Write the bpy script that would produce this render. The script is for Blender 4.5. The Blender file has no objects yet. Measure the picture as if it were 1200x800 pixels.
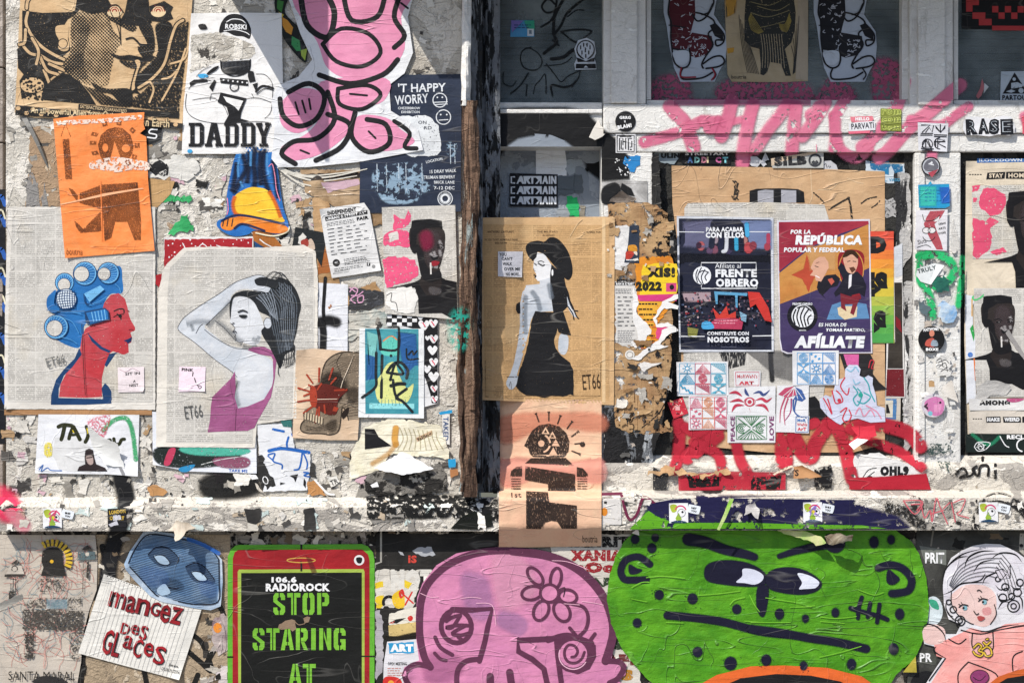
import bpy, math, random
from mathutils import Vector
from mathutils.geometry import delaunay_2d_cdt

# ---------------------------------------------------------------- camera, sky, sun, exposure
sc = bpy.context.scene
S = 0.00275            # metres per photo pixel at the wall plane
DC = 5.0               # camera distance from the wall plane
ZC = 1.65              # camera height above the pavement
cam_d = bpy.data.cameras.new('camera'); cam = bpy.data.objects.new('camera', cam_d)
sc.collection.objects.link(cam); sc.camera = cam
cam.location = (0, -DC, ZC); cam.rotation_euler = (math.radians(90), 0, 0)
cam_d.sensor_width = 36; cam_d.lens = 36 * DC / (1200 * S); cam_d.clip_end = 500
world = bpy.data.worlds.new('World'); sc.world = world; world.use_nodes = True
SUN = Vector((0.50, 0.56, -0.86)).normalized()      # direction the sunlight travels
wn = world.node_tree; bg = wn.nodes['Background']
sky = wn.nodes.new('ShaderNodeTexSky'); sky.sky_type = 'NISHITA'; sky.sun_disc = False
sky.sun_elevation = math.asin(-SUN.z); sky.sun_rotation = math.atan2(-SUN.x, -SUN.y)
wn.links.new(sky.outputs[0], bg.inputs[0]); bg.inputs[1].default_value = 0.145
sun_d = bpy.data.lights.new('sun', 'SUN'); sun_d.energy = 4.9; sun_d.angle = math.radians(0.5); sun_d.color = (1, .95, .87)
sun_o = bpy.data.objects.new('sun', sun_d); sc.collection.objects.link(sun_o)
sun_o.rotation_euler = SUN.to_track_quat('-Z', 'Y').to_euler(); sun_o.location = (-3, -4, 6)
sc.view_settings.view_transform = 'Standard'; sc.view_settings.look = 'None'
sc.view_settings.exposure = 0.12; sc.view_settings.gamma = 1
sc.cycles.transparent_max_bounces = 24

# ---------------------------------------------------------------- materials
def lin(h):
    h = h.lstrip('#'); o = []
    for i in (0, 2, 4):
        c = int(h[i:i+2], 16) / 255
        o.append(c / 12.92 if c <= .04045 else ((c + .055) / 1.055) ** 2.4)
    return (o[0], o[1], o[2], 1)

class NB:
    def __init__(s, name):
        s.m = bpy.data.materials.new(name); s.m.use_nodes = True; s.t = s.m.node_tree
        s.t.nodes.clear(); s.out = s.n('ShaderNodeOutputMaterial'); s.bs = s.n('ShaderNodeBsdfPrincipled')
        s.t.links.new(s.bs.outputs[0], s.out.inputs[0]); s._p = None
    def n(s, k, **kw):
        x = s.t.nodes.new(k)
        for a, v in kw.items(): setattr(x, a, v)
        return x
    def l(s, a, b): s.t.links.new(a, b)
    def put(s, v, sock):
        if isinstance(v, (int, float, tuple)): sock.default_value = v
        else: s.l(v, sock)
    def pos(s):
        if s._p is None: s._p = s.n('ShaderNodeNewGeometry').outputs['Position']
        return s._p
    def scaled(s, sc3, off=(0, 0, 0), rot=(0, 0, 0)):
        mp = s.n('ShaderNodeMapping'); s.l(s.pos(), mp.inputs[0]); mp.inputs['Scale'].default_value = sc3
        mp.inputs['Location'].default_value = off; mp.inputs['Rotation'].default_value = rot
        return mp.outputs[0]
    def noise(s, scale, det=3, rough=.6, vec=None, dist=0):
        x = s.n('ShaderNodeTexNoise'); x.inputs['Scale'].default_value = scale; x.inputs['Detail'].default_value = det
        x.inputs['Roughness'].default_value = rough; x.inputs['Distortion'].default_value = dist
        s.l(vec or s.pos(), x.inputs['Vector']); return x.outputs[0]
    def math(s, op, a, b=0.0, c=0.0, clamp=False):
        x = s.n('ShaderNodeMath', operation=op, use_clamp=clamp)
        for i, v in enumerate((a, b, c)): s.put(v, x.inputs[i])
        return x.outputs[0]
    def ramp(s, v, lo, hi, a=0.0, b=1.0):
        x = s.n('ShaderNodeMapRange'); x.inputs[1].default_value = lo; x.inputs[2].default_value = hi
        s.put(v, x.inputs[0]); s.put(a, x.inputs[3]); s.put(b, x.inputs[4]); return x.outputs[0]
    def mix(s, f, a, b):
        x = s.n('ShaderNodeMix', data_type='RGBA'); s.put(f, x.inputs[0]); s.put(a, x.inputs[6]); s.put(b, x.inputs[7])
        return x.outputs[2]
    def mulc(s, col, f):
        x = s.n('ShaderNodeVectorMath', operation='SCALE'); s.put(col[:3] if isinstance(col, tuple) else col, x.inputs[0]); s.put(f, x.inputs[3])
        return x.outputs[0]
    def ridge(s, scale3, width, rot=(0, 0, 0), dist=1.2, off=(0, 0, 0)):
        v = s.noise(1.0, 1.5, .5, s.scaled(scale3, off, rot), dist)
        a = s.math('ABSOLUTE', s.math('SUBTRACT', v, .5))
        return s.ramp(a, 0, width, 1, 0)
    def bump(s, h, dist, strength=1.0, nrm=None):
        x = s.n('ShaderNodeBump'); x.inputs['Strength'].default_value = strength; x.inputs['Distance'].default_value = dist
        s.l(h, x.inputs['Height'])
        if nrm is not None: s.l(nrm, x.inputs['Normal'])
        return x.outputs[0]
    def creases(s, amt):
        gate = s.ramp(s.noise(5, 2, .5), .42, .62)
        h1 = s.math('MULTIPLY', s.ridge((2.5, 5, 17), .012, (0, .10, 0), .7), gate)
        h2 = s.math('MULTIPLY', s.ridge((8, 9, 4.5), .008, (0, .5, 0), .9, (3, 0, 7)), s.ramp(s.noise(4, 2, .5), .5, .66))
        h3 = s.noise(1, 3, .5, s.scaled((13, 13, 24)))
        h4 = s.noise(230, 2, .6)
        h = s.math('ADD', s.math('MULTIPLY', h1, .5), s.math('MULTIPLY', h2, .35))
        h = s.math('ADD', h, s.math('MULTIPLY', h3, 1.0))
        h = s.math('ADD', h, s.math('MULTIPLY', h4, .10))
        s.cr1 = s.math('MAXIMUM', h1, s.math('MULTIPLY', h2, .8))
        return s.bump(h, .0038 * amt)

_mc = {}
def M(hexc, kind='paper', wear=0.0, ws=170, amt=1.0, rough=.62, spec=.25, var=.10, hex2=None, name=None, soft=False, stretch=None, op=1.0):
    """paper or ink: base colour with grain, crease relief and, for worn ink, holes that show what lies beneath"""
    key = (hexc, kind, wear, ws, amt, rough, var, hex2, soft, stretch, op)
    if key in _mc: return _mc[key]
    b = NB(name or ('ink_' if (wear or soft) else kind + '_') + hexc.strip('#'))
    col = lin(hexc)
    big = b.noise(6, 4, .6); fine = b.noise(420, 2, .5)
    c = col
    if hex2: c = b.mix(b.ramp(b.noise(9, 5, .65, dist=.6), .38, .62), lin(hexc), lin(hex2))
    f = b.math('ADD', b.ramp(big, .3, .7, 1 - var, 1 + var * .4), b.ramp(fine, .2, .8, -.07, .07))
    c = b.mulc(c, f)
    nrm_ = b.creases(amt)
    if kind != 'metal' and not (soft and op < 1):
        st = b.noise(1, 5, .7, b.scaled((11, 11, 7), (5, 0, 2)), .8)
        c = b.mulc(c, b.ramp(st, .53, .66, 1, .86 if kind != 'ink' else .93))
        lum = .3 * col[0] + .6 * col[1] + .1 * col[2]
        c = b.mix(b.math('MULTIPLY', b.cr1, .15 if lum < .12 else .07), c, lin('d8d4cc') if lum < .35 else lin('f4f2ee'))
    if kind == 'news' or kind == 'kraftnews':
        sep = b.n('ShaderNodeSeparateXYZ'); b.l(b.pos(), sep.inputs[0]); X, Z = sep.outputs[0], sep.outputs[2]
        pitch = 0.0062
        row = b.math('FLOOR', b.math('DIVIDE', Z, pitch)); fr = b.math('FRACT', b.math('DIVIDE', Z, pitch))
        online = b.math('LESS_THAN', b.math('ABSOLUTE', b.math('SUBTRACT', fr, .5)), .27)
        cv = b.n('ShaderNodeCombineXYZ'); b.l(b.math('MULTIPLY', X, 210), cv.inputs[0]); b.l(b.math('MULTIPLY', row, 7.31), cv.inputs[2])
        words = b.math('GREATER_THAN', b.noise(1, 1, .5, cv.outputs[0]), .43)
        cf = b.math('FRACT', b.math('DIVIDE', X, .064)); colm = b.math('GREATER_THAN', cf, .07)
        blk = b.n('ShaderNodeCombineXYZ'); b.l(b.math('FLOOR', b.math('DIVIDE', X, .064)), blk.inputs[0]); b.l(b.math('FLOOR', b.math('DIVIDE', Z, .052)), blk.inputs[2])
        wn_ = b.n('ShaderNodeTexWhiteNoise'); b.l(blk.outputs[0], wn_.inputs[0])
        dens = b.ramp(wn_.outputs[0], 0, 1, .16, .50)
        c = b.mix(b.ramp(b.noise(5, 4, .6), .52, .7, 0, .35), c, lin('cbb994'))
        heads = b.math('GREATER_THAN', b.math('FRACT', b.math('DIVIDE', Z, .052)), .09)
        t = b.math('MULTIPLY', b.math('MULTIPLY', online, words), b.math('MULTIPLY', colm, heads))
        t = b.math('MULTIPLY', t, dens)
        c = b.mix(t, c, lin('4a4642' if kind == 'news' else '5a3a1c'))
    if kind == 'cardboard':
        c = b.mulc(c, b.ramp(b.noise(1, 2, .5, b.scaled((300, 40, 8))), .3, .7, .86, 1.06))
    b.l(c, b.bs.inputs['Base Color']) if not isinstance(c, tuple) else None
    b.bs.inputs['Roughness'].default_value = rough; b.bs.inputs['Specular IOR Level'].default_value = spec
    b.l(nrm_, b.bs.inputs['Normal'])
    al = None
    if wear:
        vec = b.scaled(stretch) if stretch else None
        w = b.noise(ws if not stretch else 1, 3.5, .68, vec)
        th_ = .5 + (wear - .5) * .36
        al = b.ramp(w, th_ - .022, th_ + .022)
    if kind == 'halftone':
        sep = b.n('ShaderNodeSeparateXYZ'); b.l(b.pos(), sep.inputs[0]); X, Z = sep.outputs[0], sep.outputs[2]
        k = 2 * math.pi / .0078
        u = b.math('SINE', b.math('MULTIPLY', b.math('ADD', X, Z), k * .707)); v = b.math('SINE', b.math('MULTIPLY', b.math('SUBTRACT', X, Z), k * .707))
        d = b.math('MULTIPLY', b.math('ADD', u, v), .5)
        tone = b.ramp(b.noise(14, 3, .5), .3, .7, ws / 100 - .35, ws / 100 + .35)
        al = b.ramp(b.math('ADD', d, tone), -.12, .12)
    if soft:
        at = b.n('ShaderNodeAttribute', attribute_name='a'); at.attribute_type = 'GEOMETRY'
        g = b.noise(480, 2, .7); A_ = at.outputs['Fac']
        sm = b.math('MULTIPLY', b.math('MULTIPLY', A_, A_), b.math('SUBTRACT', 3, b.math('MULTIPLY', A_, 2)))
        sp = b.math('MULTIPLY', b.math('SUBTRACT', g, .5), b.math('MULTIPLY', b.math('MULTIPLY', A_, b.math('SUBTRACT', 1, A_)), 3.2))
        sa = b.math('MULTIPLY', b.math('ADD', sm, sp, clamp=True), op)
        al = sa if al is None else b.math('MULTIPLY', al, sa)
    if al is not None: b.l(al, b.bs.inputs['Alpha'])
    b.m.use_fake_user = False
    _mc[key] = b.m; return b.m

def ink(h, wear=.12, **k): return M(h, 'ink', wear, **k)
def spray(h, wear=0.0, **k): return M(h, 'spray', wear, soft=True, **k)
def tint(h, op=.5, **k): return M(h, 'spray', 0, soft=True, op=op, **k)
def half(h, tone): return M(h, 'halftone', 0, ws=tone)

def mat_wall(name, cols, bumpd=.004, scale=9, seams=None, rough=.75):
    """layered, torn and stained surface: cols = [(hex, threshold low..high, noise scale)] laid over the first"""
    b = NB(name); c = lin(cols[0])
    c = b.mulc(c, b.ramp(b.noise(3.5, 5, .6), .3, .7, .82, 1.05))
    hsum = b.noise(55, 6, .62)
    for i, (hx, thr, s_, vec) in enumerate(cols[1:]):
        v = b.noise(1, 6, .66, b.scaled(tuple(s_ * q for q in vec), (i * 3.7, 0, i * 5.1)), .5)
        m_ = b.ramp(v, thr, thr + .018)
        c = b.mix(m_, c, lin(hx)); hsum = b.math('ADD', hsum, b.math('MULTIPLY', m_, .28))
    c = b.mulc(c, b.ramp(b.noise(300, 3, .6), .25, .75, .84, 1.1))
    b.l(c, b.bs.inputs['Base Color']); b.bs.inputs['Roughness'].default_value = rough; b.bs.inputs['Specular IOR Level'].default_value = .3
    h = b.math('ADD', hsum, b.math('MULTIPLY', b.noise(240, 3, .6), .25))
    h = b.math('ADD', h, b.math('MULTIPLY', b.ridge((9, 9, 22), .02), .3))
    b.l(b.bump(h, bumpd), b.bs.inputs['Normal']); return b.m

# ---------------------------------------------------------------- geometry helpers
rnd = random.Random(7)
def H(x, z):
    return (.0011 * math.sin(7 * x + 1.3 * math.sin(5 * z)) + .0009 * math.sin(11 * z + 2 * math.sin(6 * x))
            + .0005 * math.sin(29 * x + 17 * z) + .0004 * math.sin(41 * z - 13 * x + math.sin(19 * x)))
def W(px, py, d=0.0, rip=True):
    k = (DC + d) / DC
    x = (px - 600) * S * k; z = ZC + (400 - py) * S * k
    return Vector((x, d + (H(x, z) if rip else 0), z))
def P(v):
    if isinstance(v, str):
        a = [float(q) for q in v.replace(',', ' ').split()]; return list(zip(a[::2], a[1::2]))
    return [tuple(map(float, q)) for q in v]
def smooth(p, closed=True, n=5):
    o = []; L = len(p)
    if L < 3: return list(p)
    rng = range(L if closed else L - 1)
    for i in rng:
        if closed: a, b, c, d = p[i - 1], p[i], p[(i + 1) % L], p[(i + 2) % L]
        else: a, b, c, d = p[max(i - 1, 0)], p[i], p[i + 1], p[min(i + 2, L - 1)]
        for k in range(n):
            t = k / n
            o.append(tuple(.5 * ((2 * b[j]) + (-a[j] + c[j]) * t + (2 * a[j] - 5 * b[j] + 4 * c[j] - d[j]) * t * t + (-a[j] + 3 * b[j] - 3 * c[j] + d[j]) * t ** 3) for j in (0, 1)))
    if not closed: o.append(p[-1])
    return o
def tear(p, amp=1.5, step=4, rg=None):
    rg = rg or rnd; o = []
    for i in range(len(p)):
        a, b = p[i], p[(i + 1) % len(p)]; L = math.dist(a, b); n = max(1, int(L / step))
        for k in range(n):
            t = k / n; j = amp if k else amp * .5
            o.append((a[0] + (b[0] - a[0]) * t + rg.uniform(-j, j), a[1] + (b[1] - a[1]) * t + rg.uniform(-j, j)))
    return o
def inside(pt, poly):
    x, y = pt; c = False; j = len(poly) - 1
    for i in range(len(poly)):
        xi, yi = poly[i]; xj, yj = poly[j]
        if (yi > y) != (yj > y) and x < (xj - xi) * (y - yi) / (yj - yi) + xi: c = not c
        j = i
    return c
def tess(poly, g=6.0):
    """triangulate a 2D outline with interior points so that it can follow relief"""
    xs = [q[0] for q in poly]; ys = [q[1] for q in poly]
    big = max(max(xs) - min(xs), max(ys) - min(ys)) > g * 1.6
    b = []
    for i in range(len(poly)):
        a, c = poly[i], poly[(i + 1) % len(poly)]; L = math.dist(a, c)
        n = max(1, int(math.ceil(L / g))) if big else 1
        for k in range(n):
            t = k / n; b.append(Vector((a[0] + (c[0] - a[0]) * t, a[1] + (c[1] - a[1]) * t)))
    v = list(b)
    if big:
        y = math.floor(min(ys) / g) * g + g / 2; r = 0
        while y < max(ys):
            x = math.floor(min(xs) / g) * g + (g / 2 if r % 2 else 0)
            while x < max(xs):
                if inside((x, y), poly): v.append(Vector((x, y)))
                x += g
            y += g * .87; r += 1
    res = delaunay_2d_cdt(v, [], [list(range(len(b)))], 1, 1e-4)
    return [(q[0], q[1]) for q in res[0]], [tuple(f) for f in res[2]]
def clip_poly(pts, r):
    """Sutherland-Hodgman against an axis aligned rectangle; points may carry extra values"""
    def cut(p, ax, lim, sign):
        o = []
        for i in range(len(p)):
            a, b = p[i - 1], p[i]; ia = (a[ax] - lim) * sign >= 0; ib = (b[ax] - lim) * sign >= 0
            if ia != ib:
                t = (lim - a[ax]) / (b[ax] - a[ax]); o.append(tuple(a[j] + (b[j] - a[j]) * t for j in range(len(a))))
            if ib: o.append(b)
        return o
    for ax, lim, sg in ((0, r[0], 1), (0, r[2], -1), (1, r[1], 1), (1, r[3], -1)):
        if len(pts) < 3: return []
        pts = cut(pts, ax, lim, sg)
    return pts if len(pts) > 2 else []

_tc = {}
def text2d(s, bold=0.0, sp=1.0):
    key = (s, bold, sp)
    if key in _tc: return _tc[key]
    cu = bpy.data.curves.new('t', 'FONT'); cu.body = s; cu.size = 1; cu.offset = bold; cu.resolution_u = 2; cu.space_character = sp + max(0, bold) * 2.2
    ob = bpy.data.objects.new('t', cu); me = ob.to_mesh()
    vs = [(v.co.x, v.co.y) for v in me.vertices]; fs = [tuple(p.vertices) for p in me.polygons]
    ob.to_mesh_clear(); bpy.data.objects.remove(ob); bpy.data.curves.remove(cu)
    if vs:
        x0 = min(v[0] for v in vs); x1 = max(v[0] for v in vs); y0 = min(v[1] for v in vs); y1 = max(v[1] for v in vs)
        vs = [((v[0] - x0) / (x1 - x0), (v[1] - y0) / max(y1 - y0, 1e-6)) for v in vs]; asp = (x1 - x0) / max(y1 - y0, 1e-6)
    else: asp = 1
    _tc[key] = (vs, fs, asp); return _tc[key]

def link(name, me, parent=None, loc=None):
    o = bpy.data.objects.new(name, me); sc.collection.objects.link(o)
    if loc is not None: o.location = loc
    if parent is not None: o.parent = parent
    return o
_allthings = []
class Thing:
    """one thing: an Empty that parents its parts, or one mesh when it has a single part.
    crop=(x0,y0,k): the coordinates given are k times enlarged from photo point x0,y0"""
    def __init__(s, name, label, cat, d=0.0, lv=1, group=None, curls=(), crop=(0, 0, 1), surfaces=None, edge=0, fold=None):
        s.name, s.label, s.cat, s.group, s.d, s.lv = name, label, cat, group, d, lv
        s.curls = [(x, y, r, h) for x, y, r, h in curls]; s.cr = crop; s.parts = {}; s.k = 0; s.many = set(); s.surf = surfaces; s.fold = fold; s.pl = {}
    def C(s, x0, y0, k): s.cr = (x0, y0, k); return s
    def pp(s, v): x0, y0, k = s.cr; return [(x0 + a / k, y0 + b / k) for a, b in P(v)]
    def lift(s, x, y):
        h = 0
        for cx, cy, r, hh in s.curls:
            q = math.hypot(x - cx, y - cy) / r
            if q < 1: h += hh * (1 - q) ** 2
        if s.fold: h += s.fold(x, y)
        return h
    def add(s, part, mat, vs, fs, al=None):
        s.k += 1
        L = s.parts.setdefault(part, [])
        L.append((mat, vs, fs, al or [1.0] * len(vs), s.k))
        return s
    def f(s, part, mat, pts, sm=0, g=6.0, feather=0, torn=0, raw=False):
        p = P(pts) if raw else s.pp(pts)
        if sm: p = smooth(p, True, 5 if len(p) < 30 else 3)
        if torn: p = tear(p, torn, 3.5)
        if part == 'sheet' and not s.parts and not s.surf and not s.fold and ((s.lv >= 3.9 and s.cat in ('poster', 'paste-up', 'flyer', 'sticker'))):
            xs_ = [q[0] for q in p]; ys_ = [q[1] for q in p]
            if max(xs_) - min(xs_) > 40:
                rg = random.Random(int(min(xs_) * 7 + min(ys_)))
                for i in range(3): q = rg.choice(p); s.curls.append((q[0], q[1], rg.uniform(20, 34), rg.uniform(.0015, .0035)))
        if s.curls and g == 6.0: g = 4.2
        vs, fs = tess(p, g)
        if feather:
            fr = feather / s.cr[2] if not raw else feather
            ar = sum(p[i - 1][0] * p[i][1] - p[i][0] * p[i - 1][1] for i in range(len(p))); sg = 1 if ar > 0 else -1
            rim = []
            for i in range(len(p)):
                a, c = p[i - 1], p[(i + 1) % len(p)]; dx, dy = c[0] - a[0], c[1] - a[1]; L = math.hypot(dx, dy) or 1
                rim.append((p[i][0] + sg * dy / L * fr, p[i][1] - sg * dx / L * fr))
            n = len(p); v2 = list(p) + rim
            s.add(part, mat, v2, [(i, (i + 1) % n, n + (i + 1) % n, n + i) for i in range(n)], [1.0] * n + [0.0] * n)
        return s.add(part, mat, vs, fs)
    def s(s, part, mat, pts, w, sm=1, closed=0, soft=0, w2=None, cap=1):
        k = s.cr[2]; p = s.pp(pts)
        if sm and len(p) > 2: p = smooth(p, bool(closed), 5)
        if closed: p = p + [p[0]]
        w = w / k; w2 = w if w2 is None else w2 / k; soft = soft / k
        q = [p[0]]
        for a in p[1:]:
            if math.dist(a, q[-1]) > .15: q.append(a)
        if len(q) < 2: return s
        vs, al, rows = [], [], []
        n = len(q)
        for i in range(n):
            a, c = q[max(i - 1, 0)], q[min(i + 1, n - 1)]
            if closed: a, c = q[i - 1 if i else n - 2], q[i + 1 if i < n - 1 else 1]
            dx, dy = c[0] - a[0], c[1] - a[1]; L = math.hypot(dx, dy) or 1; nx, ny = -dy / L, dx / L
            t = i / (n - 1); hw = (w + (w2 - w) * t) / 2
            if w2 == 0 or (cap == 2): hw = w / 2 * math.sin(math.pi * min(1, max(.04, t))) if cap == 2 else hw
            row = [(-hw - soft, 0), (-hw, 1), (hw, 1), (hw + soft, 0)] if soft else [(-hw, 1), (hw, 1)]
            ids = []
            for o, a_ in row: ids.append(len(vs)); vs.append((q[i][0] + nx * o, q[i][1] + ny * o)); al.append(a_)
            rows.append(ids)
        fs = []
        for i in range(n - 1):
            for j in range(len(rows[0]) - 1): fs.append((rows[i][j], rows[i][j + 1], rows[i + 1][j + 1], rows[i + 1][j]))
        if cap == 1 and not closed:
            for e, o in ((0, 1), (n - 1, n - 2)):
                cx, cy = q[e]; hw = (w if e == 0 else w2) / 2
                if hw < .35: continue
                a0 = math.atan2(q[e][1] - q[o][1], q[e][0] - q[o][0]) - math.pi / 2
                c_ = len(vs); vs.append((cx, cy)); al.append(1); m = 6; prev = None
                for j in range(m + 1):
                    a_ = a0 + math.pi * j / m; i1 = len(vs); vs.append((cx + math.cos(a_) * hw, cy + math.sin(a_) * hw)); al.append(1)
                    i2 = None
                    if soft: i2 = len(vs); vs.append((cx + math.cos(a_) * (hw + soft), cy + math.sin(a_) * (hw + soft))); al.append(0)
                    if prev: 
                        fs.append((c_, prev[0], i1))
                        if soft: fs.append((prev[0], prev[1], i2, i1))
                    prev = (i1, i2)
        return s.add(part, mat, vs, fs, al)
    def e(s, part, mat, x, y, rx, ry=None, a0=0, a1=360, n=20, rot=0, feather=0):
        ry = rx if ry is None else ry; c, d = math.cos(math.radians(rot)), math.sin(math.radians(rot)); p = []
        m = n if a1 - a0 >= 360 else n + 1
        for i in range(m):
            t = math.radians(a0 + (a1 - a0) * i / n); u, v = rx * math.cos(t), ry * math.sin(t); p.append((x + u * c - v * d, y + u * d + v * c))
        return s.f(part, mat, p, feather=feather)
    def o(s, part, mat, x, y, r, w, ry=None, a0=0, a1=360, rot=0, soft=0):
        ry = r if ry is None else ry; c, d = math.cos(math.radians(rot)), math.sin(math.radians(rot)); p = []
        n = 22
        for i in range(n + (0 if a1 - a0 >= 360 else 1)):
            t = math.radians(a0 + (a1 - a0) * i / n); u, v = r * math.cos(t), ry * math.sin(t); p.append((x + u * c - v * d, y + u * d + v * c))
        return s.s(part, mat, p, w, sm=0, closed=a1 - a0 >= 360, soft=soft)
    def r(s, part, mat, x0, y0, x1, y1): return s.f(part, mat, [(x0, y0), (x1, y0), (x1, y1), (x0, y1)])
    def t(s, part, mat, txt, x, y, h, w=None, rot=0, bold=.02, shear=0, al='l', mirror=False):
        """text with its top left corner at x, y; h the height and w the width of the lettering"""
        vs, fs, asp = text2d(txt, bold); 
        if not vs: return s
        w = w or h * asp
        if al == 'c': x -= w / 2
        c, d = math.cos(math.radians(rot)), math.sin(math.radians(rot)); o = []
        for u, v in vs:
            if mirror: u = 1 - u
            a = u * w + shear * v * h; b = (1 - v) * h; o.append((x + a * c - b * d, y + a * d + b * c))
        x0, y0, k = s.cr
        return s.add(part, mat, [(x0 + a / k, y0 + b / k) for a, b in o], fs)
    def lines(s, part, mat, x0, y0, x1, y1, pitch, h, seed=0, rot=0, wl=(3, 9), gap=1.2):
        """rows of small print: word-sized dashes too small to read"""
        rg = random.Random(seed); vs, fs = [], []; k = s.cr[2]; c, d = math.cos(math.radians(rot)), math.sin(math.radians(rot))
        y = y0
        while y < y1:
            x = x0; end = x0 + (x1 - x0) * rg.uniform(.7, 1)
            while x < end:
                w = rg.uniform(*wl); i = len(vs)
                for a, b in ((x, y), (min(x + w, end), y), (min(x + w, end), y + h), (x, y + h)):
                    a -= x0; b -= y0; vs.append((s.cr[0] + (x0 + a * c - b * d) / k, s.cr[1] + (y0 + a * d + b * c) / k))
                fs.append((i, i + 1, i + 2, i + 3)); x += w + gap
            y += pitch
        s.many.add(part); return s.add(part, mat, vs, fs)
    def dots(s, part, mat, poly, n, r0, r1, seed=0, ell=1):
        rg = random.Random(seed); p = s.pp(poly); xs = [a[0] for a in p]; ys = [a[1] for a in p]; k = s.cr[2]; vs, fs = [], []; c = 0; tr = 0
        while c < n and tr < n * 12:
            tr += 1; x, y = rg.uniform(min(xs), max(xs)), rg.uniform(min(ys), max(ys))
            if not inside((x, y), p): continue
            c += 1; r = rg.uniform(r0, r1) / k; i = len(vs); m = 6; a0 = rg.uniform(0, 6)
            for j in range(m): vs.append((x + r * math.cos(a0 + j * 6.283 / m) * rg.uniform(.6, 1.2), y + r * ell * math.sin(a0 + j * 6.283 / m) * rg.uniform(.6, 1.2)))
            fs.append(tuple(range(i, i + m)))
        s.many.add(part); return s.add(part, mat, vs, fs)
    def strip(s, part, mat, poly_a, poly_b, n, w, sm=1):
        """n strokes interpolated from one line to another (hair, folds, hatching)"""
        a, b = P(poly_a), P(poly_b)
        for i in range(n):
            t = (i + .5) / n; s.s(part, mat, [(p[0] + (q[0] - p[0]) * t, p[1] + (q[1] - p[1]) * t) for p, q in zip(a, b)], w, sm=sm, cap=0)
        return s
    def done(s, stuff_parts=()):
        xs = []; ys = []
        for L in s.parts.values():
            for m, vs, fs, al, k in L[:1]:
                xs += [v[0] for v in vs]; ys += [v[1] for v in vs]
        cx, cy = (min(xs) + max(xs)) / 2, (min(ys) + max(ys)) / 2
        df = s.d if callable(s.d) else (lambda x, y: s.d)
        org = W(cx, cy, df(cx, cy), False)
        objs = []
        jobs = []
        for part, L in s.parts.items():
            if part in s.many or part == 'sheet': jobs.append((part, L)); continue
            bb = []
            for q in L:
                X = [v[0] for v in q[1]]; Y = [v[1] for v in q[1]]; bb.append([min(X), min(Y), max(X), max(Y)])
            grp = list(range(len(L)))
            def root_(i):
                while grp[i] != i: i = grp[i]
                return i
            for i in range(len(L)):
                for j in range(i):
                    A_, B_ = bb[i], bb[j]; gx = max(0, A_[0] - B_[2], B_[0] - A_[2]); gy = max(0, A_[1] - B_[3], B_[1] - A_[3])
                    sz = max(max(A_[2] - A_[0], A_[3] - A_[1]), max(B_[2] - B_[0], B_[3] - B_[1]))
                    if math.hypot(gx, gy) < .42 * sz: grp[root_(i)] = root_(j)
            cl = {}
            for i in range(len(L)): cl.setdefault(root_(i), []).append(L[i])
            for q in cl.values(): jobs.append((part, q))
        for part, L in jobs:
            V, F, A, MI, mats = [], [], [], [], []
            for m, vs, fs, al, k in L:
                if m not in mats: mats.append(m)
                mi = mats.index(m); off = .0015 * s.lv + (.0001 if k == 1 else .0005) + .00003 * k
                if s.surf:
                    for rect, dd in s.surf:
                        x0 = min(v[0] for v in vs); x1 = max(v[0] for v in vs); y0 = min(v[1] for v in vs); y1 = max(v[1] for v in vs)
                        if x1 < rect[0] or x0 > rect[2] or y1 < rect[1] or y0 > rect[3]: continue
                        for f_ in fs:
                            q = clip_poly([(vs[i][0], vs[i][1], al[i]) for i in f_], rect)
                            if not q: continue
                            b = len(V); d_ = dd if callable(dd) else (lambda x, y, dd=dd: dd)
                            for x, y, a in q: V.append(W(x, y, d_(x, y)) - Vector((0, off, 0)) - org); A.append(a)
                            F.append(tuple(range(b, b + len(q)))); MI.append(mi)
                else:
                    b = len(V)
                    for (x, y), a in zip(vs, al): V.append(W(x, y, df(x, y) - off - s.lift(x, y)) - org); A.append(a)
                    for f_ in fs: F.append(tuple(b + i for i in f_)); MI.append(mi)
            if not V: continue
            # face the camera
            F2 = []
            for f_ in F:
                a, b_, c = V[f_[0]], V[f_[1]], V[f_[2]]; nn = (b_ - a).cross(c - a)
                F2.append(f_ if nn.y < 0 else f_[::-1])
            me = bpy.data.meshes.new(part); me.from_pydata([tuple(v) for v in V], [], F2)
            for m in mats: me.materials.append(m)
            me.polygons.foreach_set('material_index', MI); me.polygons.foreach_set('use_smooth', [True] * len(F2))
            at = me.attributes.new('a', 'FLOAT', 'POINT'); at.data.foreach_set('value', A)
            me.update(); objs.append((part, me))
        if len(objs) == 1: root = link(s.name, objs[0][1], None, org)
        else:
            root = link(s.name, None, None, org); root.empty_display_size = .05
            for part, me in objs:
                o = link(part, me, root)
                if part in s.many: o['kind'] = 'stuff'
        if s.cat == 'STUFF': root['kind'] = 'stuff'; root['label'] = s.label
        else:
            root['label'] = s.label; root['category'] = s.cat
            if s.group: root['group'] = s.group
        return root
    def flap(s, mat, pts, ax, ay, bx, by, h, part='sheet', torn=1, back=None):
        """a piece bent away from the wall: hinge line a-b, lift grows with the distance from it"""
        dx, dy = bx - ax, by - ay; L = math.hypot(dx, dy)
        mx = max(abs((q[0] - ax) * dy - (q[1] - ay) * dx) / L for q in P(pts))
        s.fold = lambda x, y: h * (abs((x - ax) * dy - (y - ay) * dx) / L / mx) ** 1.4
        return s.f(part, mat, pts, torn=torn, g=3, raw=True)

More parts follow.
